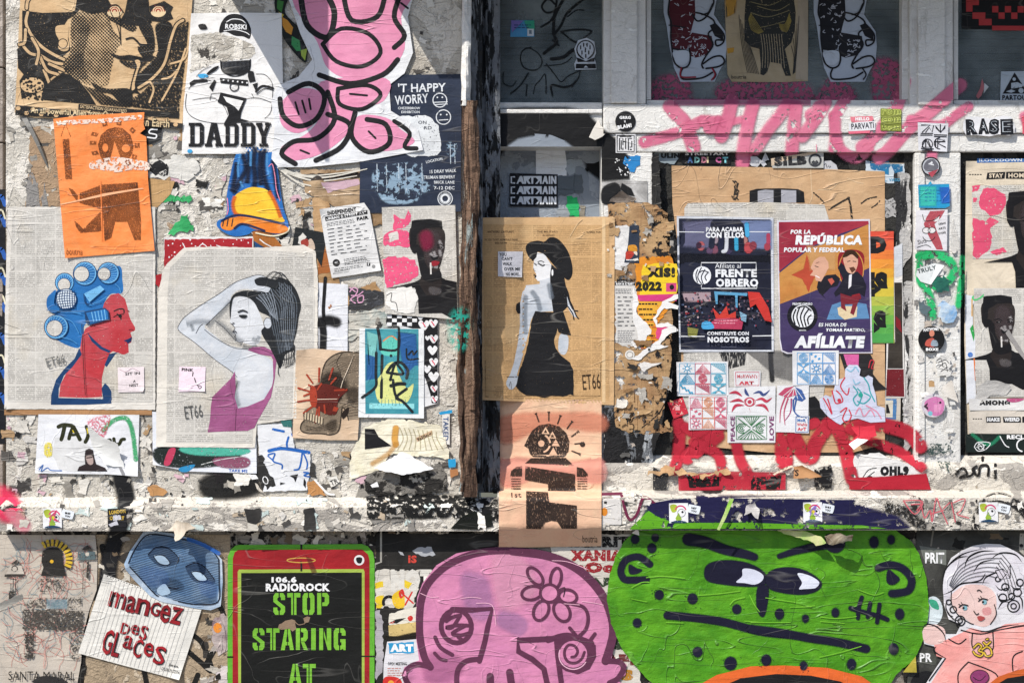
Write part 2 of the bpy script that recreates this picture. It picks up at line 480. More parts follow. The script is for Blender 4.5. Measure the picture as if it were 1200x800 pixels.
def box(name, x0, x1, y0, y1, z0, z1, mat, parent=None, kind=None, bev=0.0):
    v = [(x, y, z) for x in (x0, x1) for y in (y0, y1) for z in (z0, z1)]
    f = [(0, 1, 3, 2), (4, 6, 7, 5), (0, 4, 5, 1), (2, 3, 7, 6), (0, 2, 6, 4), (1, 5, 7, 3)]
    me = bpy.data.meshes.new(name); me.from_pydata(v, [], f); me.materials.append(mat)
    o = link(name, me, parent)
    if bev:
        m = o.modifiers.new('bevel', 'BEVEL'); m.width = bev; m.segments = 2
    if kind: o['kind'] = kind
    return o
def pbox(name, px0, px1, py0, py1, d0, d1, mat, parent=None, kind=None, bev=.004):
    """box whose front face, at depth d0, covers the given photo rectangle"""
    a, b = W(px0, py1, d0, False), W(px1, py0, d0, False)
    return box(name, a.x, b.x, d0, d1, a.z, b.z, mat, parent, kind, bev)
def tagthing(o, label, cat, group=None):
    o['label'] = label; o['category'] = cat
    if group: o['group'] = group
    return o
# ---------------------------------------------------------------- structure
DF, DP, DW, DPOST = .05, .165, .11, -.09      # frame, door panel, window glass, timber post
REC = .075                                   # boarded recesses under the windows
def ledge_l(x, y): return 0 if y < 582 else (-.05 * min(1, (y - 582) / 12))
def ledge_r(x, y):
    if y < 547: return REC + (.03 - REC) * max(0, min(1, (y - 533) / 14))
    if y < 574: return .03
    return .03 - .08 * min(1, (y - 574) / 9)
m_wall = mat_wall('layered_plaster', ['cbc5ba', ('aea79c', .55, 4, (1, 1, 1.3)), ('ded8ce', .53, 7, (1, 1, .7)), ('a58b70', .66, 5, (1.4, 1, .8)), ('4a4642', .665, 9, (1.3, 1, .9)), ('d6d0c6', .60, 18, (1, 1, 1.6)), ('6a655e', .69, 26, (1, 1, .5))], .006)
m_wall_low = mat_wall('pasted_dark_wall', ['8d857b', ('221f1d', .50, 6, (1.5, 1, 1)), ('b9b2a6', .60, 14, (1, 1, 1.4)), ('141312', .60, 22, (1, 1, .6)), ('c9b898', .69, 20, (1, 1, 1))], .006)
m_ledge = mat_wall('paint_crusted_ledge', ['d8d1c5', ('a39d95', .53, 5, (1, 1, 2)), ('2b2927', .63, 7, (1, 1, 1.6)), ('e6e0d6', .57, 10, (.8, 1, 1.8)), ('b09c80', .68, 9, (1, 1, 2)), ('3c3a37', .68, 24, (.6, 1, 2))], .006)
m_white = mat_wall('white_painted_timber', ['e2e0dc', ('c9c6c1', .58, 8, (1, 1, .35)), ('8e8a86', .71, 22, (1, 1, .5)), ('efeeea', .60, 30, (.5, 1, 2))], .003, rough=.5)
m_jamb = mat_wall('black_grimed_jamb', ['7a7d82', ('17181a', .51, 6, (3, 1, .4)), ('a9adb2', .60, 25, (3, 1, .35)), ('0e0e0f', .57, 26, (2, 1, .5))], .004, rough=.5)
m_bark = mat_wall('splintered_timber', ['7c6250', ('4a372c', .50, 10, (6, 1, .35)), ('a08a76', .60, 14, (7, 1, .3)), ('241913', .66, 16, (5, 1, .3)), ('8f9896', .64, 7, (4, 1, .5)), ('2a221c', .67, 20, (5, 1, .3))], .010, rough=.8)
m_door = mat_wall('grey_sprayed_panel', ['a0a8b2', ('838b96', .52, 5, (1, 1, 1)), ('2a2c30', .64, 10, (1, 1, 1)), ('9aa3ad', .62, 9, (1, 1, .6)), ('15161a', .70, 24, (1, 1, 1))], .003, rough=.5)
m_board = mat_wall('blackened_board', ['33322f', ('151514', .50, 6, (1, 1, .6)), ('77746e', .64, 16, (1, 1, .6)), ('b5b0a6', .72, 22, (1, 1, .8))], .006)
m_stone = mat_wall('pale_stone', ['9a8f86', ('b5aaa0', .55, 8, (1, 1, 1)), ('746b64', .66, 30, (1, 1, 1))], .004)
m_pave = mat_wall('paving', ['8a8783', ('6c6a67', .55, 3, (1, 1, 1)), ('a5a29d', .62, 20, (1, 1, 1))], .004)
m_dark = M('17191a', 'paint', 0, amt=.1)
m_canopy = M('3c3a38', 'paint', 0, amt=.3)

ob = bpy.data.objects.new('opposite_building', None); sc.collection.objects.link(ob); ob.location = (0, -17, 0)
tagthing(ob, 'brick building across the street behind the camera, reflected in the panes', 'building')
m_bk = mat_wall('street_brick', ['8a6a58', ('6e5244', .5, 4, (1, 1, 3)), ('a58a74', .62, 9, (1, 1, 4))], .004)
box('wall', -10, 10, -.4, 0, 0, 6.6, m_bk, ob)
for i in range(8):
    for j in range(3):
        w_ = box('window', -8.8 + i * 2.4, -7.6 + i * 2.4, .0, .05, .8 + j * 2.2, 2.3 + j * 2.2, M('d8d6d0', 'paint', 0, amt=.2), ob); box('pane', -8.7 + i * 2.4, -7.7 + i * 2.4, .05, .06, .9 + j * 2.2, 2.2 + j * 2.2, m_dark, w_)
pv = box('pavement', -30, 30, -30, .6, -.2, 0, m_pave, None, 'structure')

t = Thing('plaster_wall', 'pale plaster wall crusted with torn layers of old paste-ups', 'wall', d=lambda x, y: 0, lv=-1)
t.f('wall_face', m_wall, [(7, -560), (541, -560), (541, 582), (7, 582)], g=9)
wl = t.done()
c = wl.location
wb = box('wall_core', W(7, 0, .004, False).x - c.x, W(560, 0).x - c.x, .006, .5, W(0, 1000, 0, False).z - 0 - c.z, W(0, -560, 0, False).z - c.z, m_wall, wl)
t = Thing('stone_pier', 'smooth beige stone pier at the far left edge', 'pier')
a = W(-420, 0, .03, False); b = W(3.5, 0, .03, False)
pr = bpy.data.objects.new('stone_pier', None); sc.collection.objects.link(pr); pr.location = (b.x, .03, 0)
tagthing(pr, 'smooth beige stone pier at the far left edge', 'pier')
for i in range(-4, 9):
    z1 = W(0, -8 + i * 88, .03, False).z; z0 = z1 - 88 * S + .003
    if z0 < 0: z0 = 0
    if z1 > z0: box('stone_block', a.x - b.x, 0, 0, .4, z0, z1, m_stone, pr, None, .003)

t = Thing('lower_wall', 'low wall under the ledge covered with black paint and torn posters', 'wall', d=0, lv=-1)
t.f('wall_face', m_wall_low, [(-2, 618), (1900, 618), (1900, 1000), (-2, 1000)], g=10)
lw = t.done(); c = lw.location
box('wall_core', W(-2, 0).x - c.x, W(1900, 0).x - c.x, .006, .5, 0 - c.z, W(0, 618, 0, False).z - c.z, m_wall_low, lw)

# the ledge that runs the whole width
t = Thing('timber_ledge', 'projecting timber ledge running under the windows thick with paint', 'ledge', d=ledge_l, lv=-1)
t.f('sloped_top', m_ledge, [(-2, 582), (583, 582), (583, 594), (-2, 594)], g=4)
t.f('front_face', m_ledge, [(-2, 594), (583, 594), (583, 622), (-2, 622)], g=6)
lg = t.done(); c = lg.location
t = Thing('front_face', '', '', d=ledge_r, lv=-1)
def sub(parent, name, mat, pts, d, g=5):
    q = Thing(name, 'x', 'x', d=d, lv=-1); q.f(name, mat, pts, g=g); o = q.done()
    for k in ('label', 'category'): del o[k]
    o.location = o.location - parent.location; o.parent = parent; return o
sub(lg, 'sloped_top', m_ledge, [(583, 574), (1900, 574), (1900, 583), (583, 583)], ledge_r, 3)
sub(lg, 'front_face', m_ledge, [(583, 583), (1900, 583), (1900, 620), (583, 620)], ledge_r, 6)
a, b = W(-2, 621, -.05, False), W(1900, 596, -.05, False)
box('ledge_core', a.x - c.x, b.x - c.x, -.0465 - c.y, .1 - c.y, a.z - c.z, b.z - c.z, m_ledge, lg)
a, b = W(583, 600, -.05, False), W(1900, 586, -.05, False)
box('ledge_core', a.x - c.x, b.x - c.x, -.0450 - c.y, .1 - c.y, a.z - c.z, b.z - c.z, m_ledge, lg)

# timber post between wall and door
post = bpy.data.objects.new('timber_post', None); sc.collection.objects.link(post); post.location = W(552, 580, -.05, False)
tagthing(post, 'splintered brown timber post between the plaster wall and the door', 'post')
def rough_board(name, parent, mat, x0, x1, y0, y1, d, amp, seed, step=7, dd=.012):
    rg = random.Random(seed); n = int((y1 - y0) / step); V = []; F = []
    cols = 5; ph = [rg.uniform(0, 6) for _ in range(6)]
    for i in range(n + 1):
        y = y0 + (y1 - y0) * i / n
        e0 = amp * (math.sin(y * .031 + ph[0]) + .5 * math.sin(y * .13 + ph[1])) + rg.uniform(-.6, .6) * min(1, amp); e1 = amp * (math.sin(y * .027 + ph[2]) + .5 * math.sin(y * .15 + ph[3])) + rg.uniform(-.6, .6) * min(1, amp)
        for j in range(cols):
            u = j / (cols - 1); x = x0 + e0 + (x1 + e1 - x0 - e0) * u
            V.append(W(x, y, d - dd * math.sin(math.pi * u) + rg.uniform(-.0022, .0022) - .004 * math.sin(y * .05 + 5 * u + ph[4])) - parent.location)
    m = len(V)
    for i in range(n):
        for j in range(cols - 1): F.append((i * cols + j, (i + 1) * cols + j, (i + 1) * cols + j + 1, i * cols + j + 1))
    for s_, j in ((0, 0), (1, cols - 1)):     # side walls back to depth
        base = len(V)
        for i in range(n + 1): q = V[i * cols + j].copy(); q.y = DW - parent.location.y + .02; V.append(q)
        for i in range(n):
            f_ = (i * cols + j, (i + 1) * cols + j, base + i + 1, base + i); F.append(f_ if s_ else f_[::-1])
    me = bpy.data.meshes.new(name); me.from_pydata([tuple(v) for v in V], [], F); me.materials.append(mat)
    me.polygons.foreach_set('use_smooth', [False] * len(F)); return link(name, me, parent)
rough_board('heartwood', post, m_bark, 542, 560, 118, 582, DPOST + .015, 2.0, 3)
rough_board('painted_upper_board', post, m_white, 541, 552, -560, 124, DPOST + .02, .6, 4)
rough_board('splinter', post, m_bark, 537, 545, 300, 576, DPOST + .012, 2.0, 5, dd=.01)
rough_board('splinter', post, m_bark, 551, 557, 250, 480, DPOST + .004, 1.6, 8, dd=.006)
jb = bpy.data.objects.new('door_jamb', None); sc.collection.objects.link(jb); jb.location = W(570, 580, 0, False)
tagthing(jb, 'blackened door jamb with flaking grey paint right of the brown post', 'door frame')
rough_board('jamb_board', jb, m_jamb, 552, 565, -560, 566, -.03, .4, 9, dd=.004)
rough_board('jamb_board', jb, m_jamb, 569, 586, -560, 576, .02, .3, 10, dd=.003)

a_ = W(556, 0, .03, False); b_ = W(586, 0, .03, False); box('jamb_core', a_.x - jb.location.x, b_.x - jb.location.x, .03, .3, W(0, 578, 0, False).z - jb.location.z, W(0, -560, 0, False).z - jb.location.z, m_jamb, jb)
# door
door = bpy.data.objects.new('door', None); sc.collection.objects.link(door); door.location = W(644, 576, .1, False)
tagthing(door, 'narrow half glazed door with a grey sprayed lower panel', 'door')
def fb(parent, name, px0, px1, py0, py1, d0, d1, mat, bev=.004):
    a, b = W(px0, py1, d0, False), W(px1, py0, d0, False); c = parent.location
    return box(name, a.x - c.x, b.x - c.x, d0 - c.y, d1 - c.y, a.z - c.z, b.z - c.z, mat, parent, None, bev)
fb(door, 'panel', 578, 712, 160, 578, DP, DP + .05, m_door, 0)
fb(door, 'top_rail', 583, 706, 120, 172, DF + .006, DP + .04, m_white)
fb(door, 'rail_moulding', 584, 706, 128, 133, DF - .004, DF + .04, m_white, .003)
m_glass = NB('dusty_window_glass')
cc = m_glass.mix(m_glass.ramp(m_glass.noise(7, 5, .65), .35, .7), lin('566064'), lin('8b9598'))
m_glass.l(cc, m_glass.bs.inputs['Base Color']); m_glass.bs.inputs['Roughness'].default_value = .05; m_glass.bs.inputs['Specular IOR Level'].default_value = .5
m_glass.l(m_glass.ramp(m_glass.noise(5, 4, .6), .3, .7, .45, .72), m_glass.bs.inputs['Alpha']); m_glass = m_glass.m
m_slat = M('8b9494', 'metal', 0, amt=.15, rough=.4)
m_dark = M('17191a', 'paint', 0, amt=.1)
m_rail = M('b9bfc2', 'metal', 0, amt=.1, rough=.4)
def blinds(parent, x0, x1, y0, y1, d, pitch=8.4, tilt=.35):
    me = None; y = y0
    while y < y1:
        a, b = W(x0, y, d, False), W(x1, y, d, False)
        if me is None:
            w = (b.x - a.x) / 2; h = pitch * S * .46
            V = [(-w, math.sin(tilt) * h * u * -1 * -.6 - .002 * (1 - u * u), h * u) for u in (-1, -.5, 0, .5, 1)] 
            V += [(w, v[1], v[2]) for v in V]; F = [(i, i + 5, i + 6, i + 1) for i in range(4)]
            me = bpy.data.meshes.new('slat'); me.from_pydata(V, [], F); me.materials.append(m_slat)
        o = link('slat', me, parent); o.location = (a + b) / 2 - parent.location; y += pitch
fb(door, 'glass', 578, 707, -180, 121, DW, DW + .004, m_glass, 0)
fb(door, 'dark_interior', 570, 712, -190, 130, DW + .13, DW + .14, m_dark, 0)
blinds(door, 576, 709, -40, 119, DW + .05)
fb(door, 'hinge_stile', 704.5, 707.5, 172, 576, DF + .01, DP, m_white, .002)

# white frame with mullions, two windows and boarded recesses
fr = bpy.data.objects.new('window_frame', None); sc.collection.objects.link(fr); fr.location = W(950, 576, .05, False)
tagthing(fr, 'white painted timber frame holding the two windows beside the door', 'window frame')
for (a0, a1, b0, b1, dd) in ((707, 757, -560, 122, 0), (716, 747, -560, 121, .012), (1066, 1117, -560, 124, 0), (1076, 1108, -560, 123, .012)):
    fb(fr, 'mullion', a0, a1, b0, b1, DF - dd, DF + .12, m_white)
fb(fr, 'transom_rail', 707, 1900, 122, 156, DF - .004, DF + .12, m_white)
fb(fr, 'transom_rail', 707, 1900, 157, 178, DF + .004, DF + .12, m_white)
fb(fr, 'lower_mullion', 707.8, 765, 179, 560, DF, DF + .1, m_white)
fb(fr, 'lower_mullion', 1072, 1126, 179, 560, DF, DF + .1, m_white)
fb(fr, 'groove_strip', 1076, 1084, 180, 558, DF - .006, DF + .01, m_white, .002)
sub(fr, 'bottom_rail', m_ledge, [(583, 533), (1900, 533), (1900, 574), (583, 574)], ledge_r, 5)
fb(fr, 'bottom_core', 583, 1900, 534, 590, REC + .006, REC + .1, m_ledge, 0)
for nm, x0, x1, lb in (('window', 757, 1066, 'wide dusty window behind the two patterned cut-outs'), ('window', 1117, 1900, 'dusty window with slatted blind at the upper right corner')):
    w_ = bpy.data.objects.new(nm, None); sc.collection.objects.link(w_); w_.location = W((x0 + x1) / 2, 122, DW, False)
    tagthing(w_, lb, 'window')
    fb(w_, 'glass', x0 - 2, x1 + 2, -180, 124, DW, DW + .004, m_glass, 0)
    fb(w_, 'inner_frame', x0 + .5, x0 + 6, -180, 117, DF + .02, DW - .001, m_white, .002)
    fb(w_, 'inner_frame', x0 + .5, x1 - .5, 117.5, 122.5, DF + .018, DW - .001, m_white, .002)
    if x1 < 1100: fb(w_, 'inner_frame', x1 - 9, x1 - .5, -180, 117, DF + .02, DW - .001, m_white, .002)
    fb(w_, 'dark_interior', x0 - 6, x1 + 8, -190, 140, DW + .13, DW + .14, m_dark, 0)
    blinds(w_, x0 - 3, x1 + 4, 33 if x1 > 1100 else -10, 122, DW + (.035 if x1 > 1100 else .09), 8.6)
brd = bpy.data.objects.new('boarded_panel', None); sc.collection.objects.link(brd); brd.location = W(918, 533, REC, False)
tagthing(brd, 'blackened board in the recess below the wide window, mostly pasted over', 'panel')
fb(brd, 'board', 763, 1074, 176, 536, REC + .001, REC + .02, m_board, 0)
brd = bpy.data.objects.new('boarded_panel', None); sc.collection.objects.link(brd); brd.location = W(1200, 533, REC, False)
tagthing(brd, 'blackened board in the recess at the right edge behind the cream poster', 'panel')
fb(brd, 'board', 1124, 1900, 176, 536, REC + .001, REC + .02, m_board, 0)
# upper storey wall; unseen canopy and board added to throw shade on the top
uw = box('upper_wall', W(560, 0).x, W(1900, 0).x, .16, .5, W(0, -180, 0, False).z, W(0, -560, 0, False).z, m_stone)
tagthing(uw, 'plain masonry above the shop windows', 'wall')
p_ = .335
can = box('shade_canopy', W(425, 0).x, W(1900, 0).x, DF - p_, .16, W(0, -62, 0, False).z, W(0, -100, 0, False).z, m_canopy)
tagthing(can, 'unseen flat dark canopy added to shade the door and windows', 'canopy')
sg = box('shade_board', W(268, 0).x, W(272, 0).x, -.36, 0.002, W(0, -6, 0, False).z, W(0, -200, 0, False).z, m_canopy)  # unseen board, added for the wedge of shade it casts on the wall
tagthing(sg, 'unseen blank board added to cast slanting shade on the plaster wall', 'sign')
LW = [((0, -20, 541, 582), 0), ((-2, 582, 583, 622), ledge_l), ((-2, 622, 1900, 820), 0)]
RS = [((707, -20, 757, 122), DF - .012), ((1066, -20, 1117, 124), DF - .012), ((757, -20, 1066, 117), DW), ((757, 117, 1066, 122), DF + .017), ((1117, -20, 1900, 117), DW), ((1117, 117, 1900, 122), DF + .017), ((707, 122, 1900, 156.5), DF - .005), ((707, 156.5, 1900, 178.5), DF + .003),
      ((583, 120, 707, 172), DF + .0), ((583, 172, 705, 560), DP), ((705, 172, 765, 548), DF - .001), ((765, 178.5, 1072, 533), REC), ((1072, 178.5, 1126, 533), DF - .007), ((1126, 178.5, 1900, 533), REC),
      ((765, 533, 1900, 574), ledge_r), ((583, 574, 1900, 620), ledge_r), ((583, 620, 1900, 820), 0)]
# ---------------------------------------------------------------- paste-ups on the left wall
BK = '18181b'
WHT = M('e8e6e4'); CREAM = M('e2d6c2'); NEWS = M('cdc9c2', 'news'); KNEWS = M('c19a6c', 'kraftnews'); KRAFT = M('b98f63', 'cardboard')
K = ink(BK, .10); KS = ink(BK, 0); KW = ink(BK, .30, ws=120); WI = ink('e9e9ea', .08); SK = spray('151518')

# 1 tan collage face
t = Thing('poster', 'tan and black halftone poster of a huge face with ringed eyes, torn at its foot', 'poster', lv=3, curls=[(17, 134, 26, .010), (213, 152, 20, .006)])
t.f('sheet', M('c8a67c', hex2='d2b48c', amt=1.3), '24 -8 226 -8 221 70 213 152 175 146 120 140 40 138 17 132 20 80')
t.C(0, 0, 4)
tk = ink('1b1a1a', .16, ws=260); hf = lambda q: half('1b1a1a', q)
t.f('background', tk, '104 50 200 62 340 58 362 40 370 52 345 78 318 92 300 120 318 160 330 236 296 262 290 300 270 340 232 372 210 420 160 440 100 465 90 380 110 350 84 320 80 230 104 214', g=4)
for a in ('130 60 122 110 150 170 190 215 240 250 300 280', '100 205 140 250 190 262 240 290 290 300', '125 40 128 10 140 -10', '120 140 115 200 90 210', '190 270 220 330 270 350 310 380', '180 265 230 390', '150 180 180 240 170 300', '230 300 300 330'):
    t.s('tubes', tk, a, 22); t.s('tubes', M('c8a67c', hex2='d2b48c', amt=1.3), a, 13)
t.f('machine', M('cfae84'), '262 126 300 118 322 128 318 180 324 210 318 236 290 240 272 222 276 190 262 160', sm=1); t.o('machine', tk, 294, 205, 22, 4)
t.e('machine', M('cfae84'), 150, 400, 55, 36); t.dots('machine', tk, '100 360 210 360 210 470 100 470', 60, 4, 9, 3)
t.f('shoulder', tk, '205 410 246 372 290 340 330 352 380 390 420 440 450 492 340 482 190 468', sm=0)
t.f('cheek_shade', hf(-6), '345 70 440 50 500 70 530 140 570 190 540 250 520 330 500 400 420 400 350 372 300 330 300 290 330 236 330 150', sm=1)
t.f('cheek_shade', hf(14), '340 90 400 80 420 140 400 220 390 300 410 370 350 366 306 320 334 236', sm=1); t.f('brow_shade', hf(34), '470 40 520 70 600 100 640 130 620 150 560 120 500 84', sm=1)
t.f('hair', tk, '362 -10 502 -10 530 40 562 66 480 58 430 66 372 48 350 62')
t.f('eye_patch', tk, '600 -10 696 -10 700 60 712 108 660 124 600 118 560 104 585 60')
t.f('eye_patch', tk, '700 30 770 6 812 34 800 60 812 88 770 106 705 100')
for ex in (537, 742):
    t.e('eye', M('dcc49c'), ex, 56, 36, 26)
    for r_, w_ in ((29, 5), (19, 4), (9, 6)): t.o('eye', ink('9c2a22', .05), ex, 54, r_, w_, a0=180, a1=360)
    t.s('eye', tk, [(ex - 42, 66), (ex - 20, 34), (ex + 12, 26), (ex + 42, 60)], 6)
t.s('crease', tk, '496 -5 510 40 552 130 566 210', 6, w2=2); t.s('crease', tk, '560 60 566 210', 4); t.s('crease', tk, '680 -5 700 80 702 130', 7, w2=3)
t.s('nose', tk, '592 184 620 178 640 192 656 208 690 212 706 196 700 160', 9); t.f('nose', hf(46), '650 120 704 110 724 180 722 240 700 270 664 264 644 226 662 210 690 206', sm=1)
t.f('lips', tk, '518 250 560 262 610 258 660 268 704 258 728 266 706 288 660 292 610 284 566 282 540 272'); t.f('lips', hf(62), '560 284 660 296 690 292 650 320 600 316', sm=1)
t.f('cheek_shade', hf(72), '730 120 800 108 806 190 780 290 720 372 650 418 610 440 640 360 700 300 740 240', sm=1)
t.f('chin_shade', hf(75), '430 388 500 416 610 420 612 500 560 480 520 442 460 430', sm=1); t.f('neck', hf(45), '390 400 450 420 560 480 600 505 470 490 440 460')
t.f('background', ink('1b1a1a', .34, ws=150), '818 140 884 100 868 280 838 530 610 500 616 462 660 440 700 400 768 330 796 250', g=4)
t.s('hose', tk, '858 96 826 120 800 190 770 300 712 370 650 412', 22); t.s('hose', M('cfae84'), '858 96 826 120 800 190 770 300 712 370 650 412', 12)
t.f('strap', tk, '620 280 652 274 668 300 652 340 642 390 640 420 664 446 630 436 606 446 612 400 624 350 634 310', sm=1); t.f('strap', M('cfae84'), '632 286 650 282 658 300 644 340 632 390 632 416 618 424 620 392 632 350 642 312', sm=1)
for a in ('760 470 830 340 870 230', '700 480 720 420 700 380', '800 300 860 280 880 240', '760 372 800 360 830 330'): t.s('tubes', M('cfae84'), a, 9)
t.f('caption_bar', tk, '368 488 600 510 840 528 838 556 600 540 366 512')
t.t('lettering', M('d8bc92'), 'SATISFACTION GUARANTEED', 376, 492, 15, 220, rot=6, bold=.01)
t.f('foot_band', tk, '72 492 150 500 860 580 850 606 400 560 70 540', g=4)
for i in range(22):
    x = 84 + i * 35 + (i % 2) * 4; t.e('foot_band', M('c8a67c'), x, 508 + (i % 2) * 20 + i * 2.7, 12, 10, n=6)
t.t('lettering', tk, 'An all powerful Alien from Outer Space', 142, 500, 42, 500, rot=3.2, bold=.07); t.t('lettering', M('dcc49a'), 'An all powerful Alien from Outer Space', 144, 502, 36, 494, rot=3.2, bold=.02)
t.t('lettering', tk, 'on Earth', 660, 548, 46, 140, rot=4, bold=.07); t.t('lettering', M('dcc49a'), 'on Earth', 662, 552, 38, 134, rot=4, bold=.02)
t.done()

# 2 dark sticker
t = Thing('sticker', 'torn black sticker with a white letter S between tan and orange posters', 'sticker', lv=2)
t.f('sheet', M('1d1f22'), '166 149 190 150 188 164 180 168 165 172'); t.s('lettering', WI, '184 152 177 152 175 156 183 158 182 162 173 161', 1.6); t.done()

# 3 orange poster
t = Thing('poster', 'bright orange poster with a printed robot figure and pencil', 'poster', lv=6, curls=[(172, 134, 20, .008), (75, 302, 18, .006), (182, 292, 16, .005)])
org = M('ef8440', hex2='f29355', amt=1.3)
t.C(0, 130, 4.444)
t.f('sheet', org, '277 42 420 24 752 8 748 70 756 95 728 118 762 135 772 370 805 728 560 748 338 766')
br = ink('5a3018', .36, ws=330, hex2='9a5424')
t.s('pencil', br, '318 132 340 66 368 134', 4, sm=0); t.f('pencil', br, '326 148 360 146 376 356 340 356')
t.f('head', br, '560 96 600 84 640 92 680 126 696 180 690 220 672 250 690 290 668 286 628 250 612 200 596 156 584 210 572 250 548 290 528 306 540 270 520 230 510 176 526 124', sm=0)
t.e('head', org, 548, 192, 15, 22); t.e('head', org, 656, 196, 22, 20)
for x, y, a in ((545, 68, -12), (620, 64, 10), (690, 102, 40), (492, 122, 20), (484, 166, 0), (494, 220, -18), (714, 180, 0), (700, 240, 15)):
    c_, s_ = math.cos(math.radians(a)), math.sin(math.radians(a)); q = [(x + u * c_ - v * s_, y + u * s_ + v * c_) for u, v in ((-13, -12), (13, -12), (13, 12), (-13, 12))]
    if 470 < x < 500: q = [(x + (p[0] - x) * 1.3, y + (p[1] - y) * .8) for p in q]
    t.f('rays', br, q); t.e('rays', org, x, y, 4)
t.f('body', br, '528 384 716 372 734 580 732 672 700 672 662 576 598 578 578 660 544 676 532 500'); t.f('arm', br, '414 428 520 388 524 508 414 480'); t.f('arm', br, '414 634 522 524 526 626')
t.f('claw', br, '356 400 380 410 404 440 400 470 376 440'); t.f('claw', br, '386 572 410 590 440 622 414 630 396 606')
t.s('body', org, '524 364 532 676', 4, sm=0)
ww = M('e8d2c4', 'ink', .42, ws=90)
t.f('worn_patch', ww, '470 270 530 250 600 240 680 250 772 270 772 310 690 306 600 320 520 306 470 300', sm=1); t.f('worn_patch', ww, '290 50 500 44 740 20 744 40 600 60 300 76')
t.f('fold', M('f6b488'), '314 484 420 460 540 430 740 400 750 406 600 432 450 462 316 490')
t.t('lettering', br, 'boutria', 346, 712, 36, 84, bold=0, rot=2); t.done()

# 4 daddy poster
t = Thing('poster', 'white poster with a bald bodybuilder drawing above the word DADDY', 'poster', lv=4)
t.C(200, 0, 4)
t.f('sheet', WHT, '96 64 330 60 520 62 526 400 520 720 240 722 52 722 60 500 80 300')
t.f('torn_hole', m_wall, tear(P('98 168 210 152 300 176 380 206 400 250 370 276 300 280 200 300 150 320 92 345'), 4, 12))
th = ink('2a2a2e', .02)
t.f('cap', KS, '228 154 236 110 262 76 296 66 330 72 360 100 376 140 370 182 340 172 300 168 260 150', sm=1)
t.t('lettering', WI, 'ROBSKI', 256, 112, 24, 100, rot=2, bold=.04); t.s('cap', WI, '262 104 290 90 330 94 352 110', 4); t.s('cap', WI, '250 146 300 140 350 152 368 164', 4)
t.strip('beard', KS, '236 290 240 330 270 352', '372 282 368 330 340 352', 22, 5); t.s('beard', KS, '234 286 240 330 270 352 304 358 340 350 370 326 374 280', 5)
for a in ('84 420 110 384 150 372 190 380', '74 440 70 500 90 540 140 566 220 578 300 576', '100 470 160 460 210 464 250 500 268 540', '400 348 440 350 470 380 478 420 470 520 440 556', '330 470 380 460 420 462 470 480', '300 576 400 570 460 574', '190 440 240 436', '120 360 150 330 190 312', '190 440 184 470', '380 440 390 460'): t.s('outline', th, a, 2.4)
t.f('harness', KS, '88 388 110 374 170 372 174 384 120 390 92 408'); t.f('harness', KS, '180 410 204 374 214 382 196 430'); t.f('harness', KS, '230 366 362 376 364 404 234 390'); t.f('harness', KS, '362 330 388 336 398 382 370 388 362 360')
t.f('harness', KS, '384 396 408 388 402 436'); t.s('harness', KS, '400 430 430 404 480 414', 10); t.s('harness', KS, '404 442 440 416 482 424', 4)
for x in range(248, 360, 22): t.e('harness', WI, x, 376 + (x - 248) * .12, 4)
t.o('harness', th, 298, 408, 20, 5)
t.f('trousers', KS, '234 434 356 462 330 530 326 556 370 568 250 578 272 540 262 500 220 480'); t.f('trousers', WHT, '246 452 340 474 318 520 300 500 262 478'); 
t.f('stain', ink('3fa3d8', .2), '128 352 160 346 176 360 140 366', sm=1); t.e('stain', ink('3fa3d8', .1), 90, 709, 12, 9); t.f('stain', KS, '170 344 200 318 226 310 212 330 176 350', sm=1); t.f('stain', K, '130 118 160 114 170 136 140 138', sm=1)
def slab(th_, part, m, x, y, w, h, ch, st=.30):
    """slab-serif college letter in a w by h box"""
    s_ = w * st; sf = h * .13; F = lambda *p: th_.f(part, m, [(x + a * w, y + b * h) for a, b in p])
    if ch == 'D':
        F((0, 0), (.62, 0), (.62, .13), (0, .13)); F((0, .87), (.62, .87), (.62, 1), (0, 1)); F((.1, .1), (.38, .1), (.38, .9), (.1, .9))
        F((.55, 0), (.82, 0), (1, .13), (1, .87), (.82, 1), (.55, 1), (.55, .87), (.68, .87), (.72, .82), (.72, .18), (.68, .13), (.55, .13))
    if ch == 'A':
        F((.36, 0), (.68, 0), (.96, .92), (.66, .92), (.52, .34), (.36, .92), (.08, .92)); F((.24, .58), (.76, .58), (.76, .72), (.24, .72)); F((0, .87), (.42, .87), (.42, 1), (0, 1)); F((.6, .87), (1.02, .87), (1.02, 1), (.6, 1))
    if ch == 'Y':
        F((0, 0), (.42, 0), (.42, .12), (0, .12)); F((.6, 0), (1, 0), (1, .12), (.6, .12)); F((.06, .1), (.36, .1), (.52, .38), (.66, .1), (.94, .1), (.66, .58), (.66, .9), (.36, .9), (.36, .58)); F((.22, .87), (.8, .87), (.8, 1), (.22, 1))
for ch, x, w in (('D', 84, 72), ('A', 160, 82), ('D', 250, 68), ('D', 328, 68), ('Y', 400, 70)): slab(t, 'lettering', K, x, 576, w, 112, ch)
t.done()

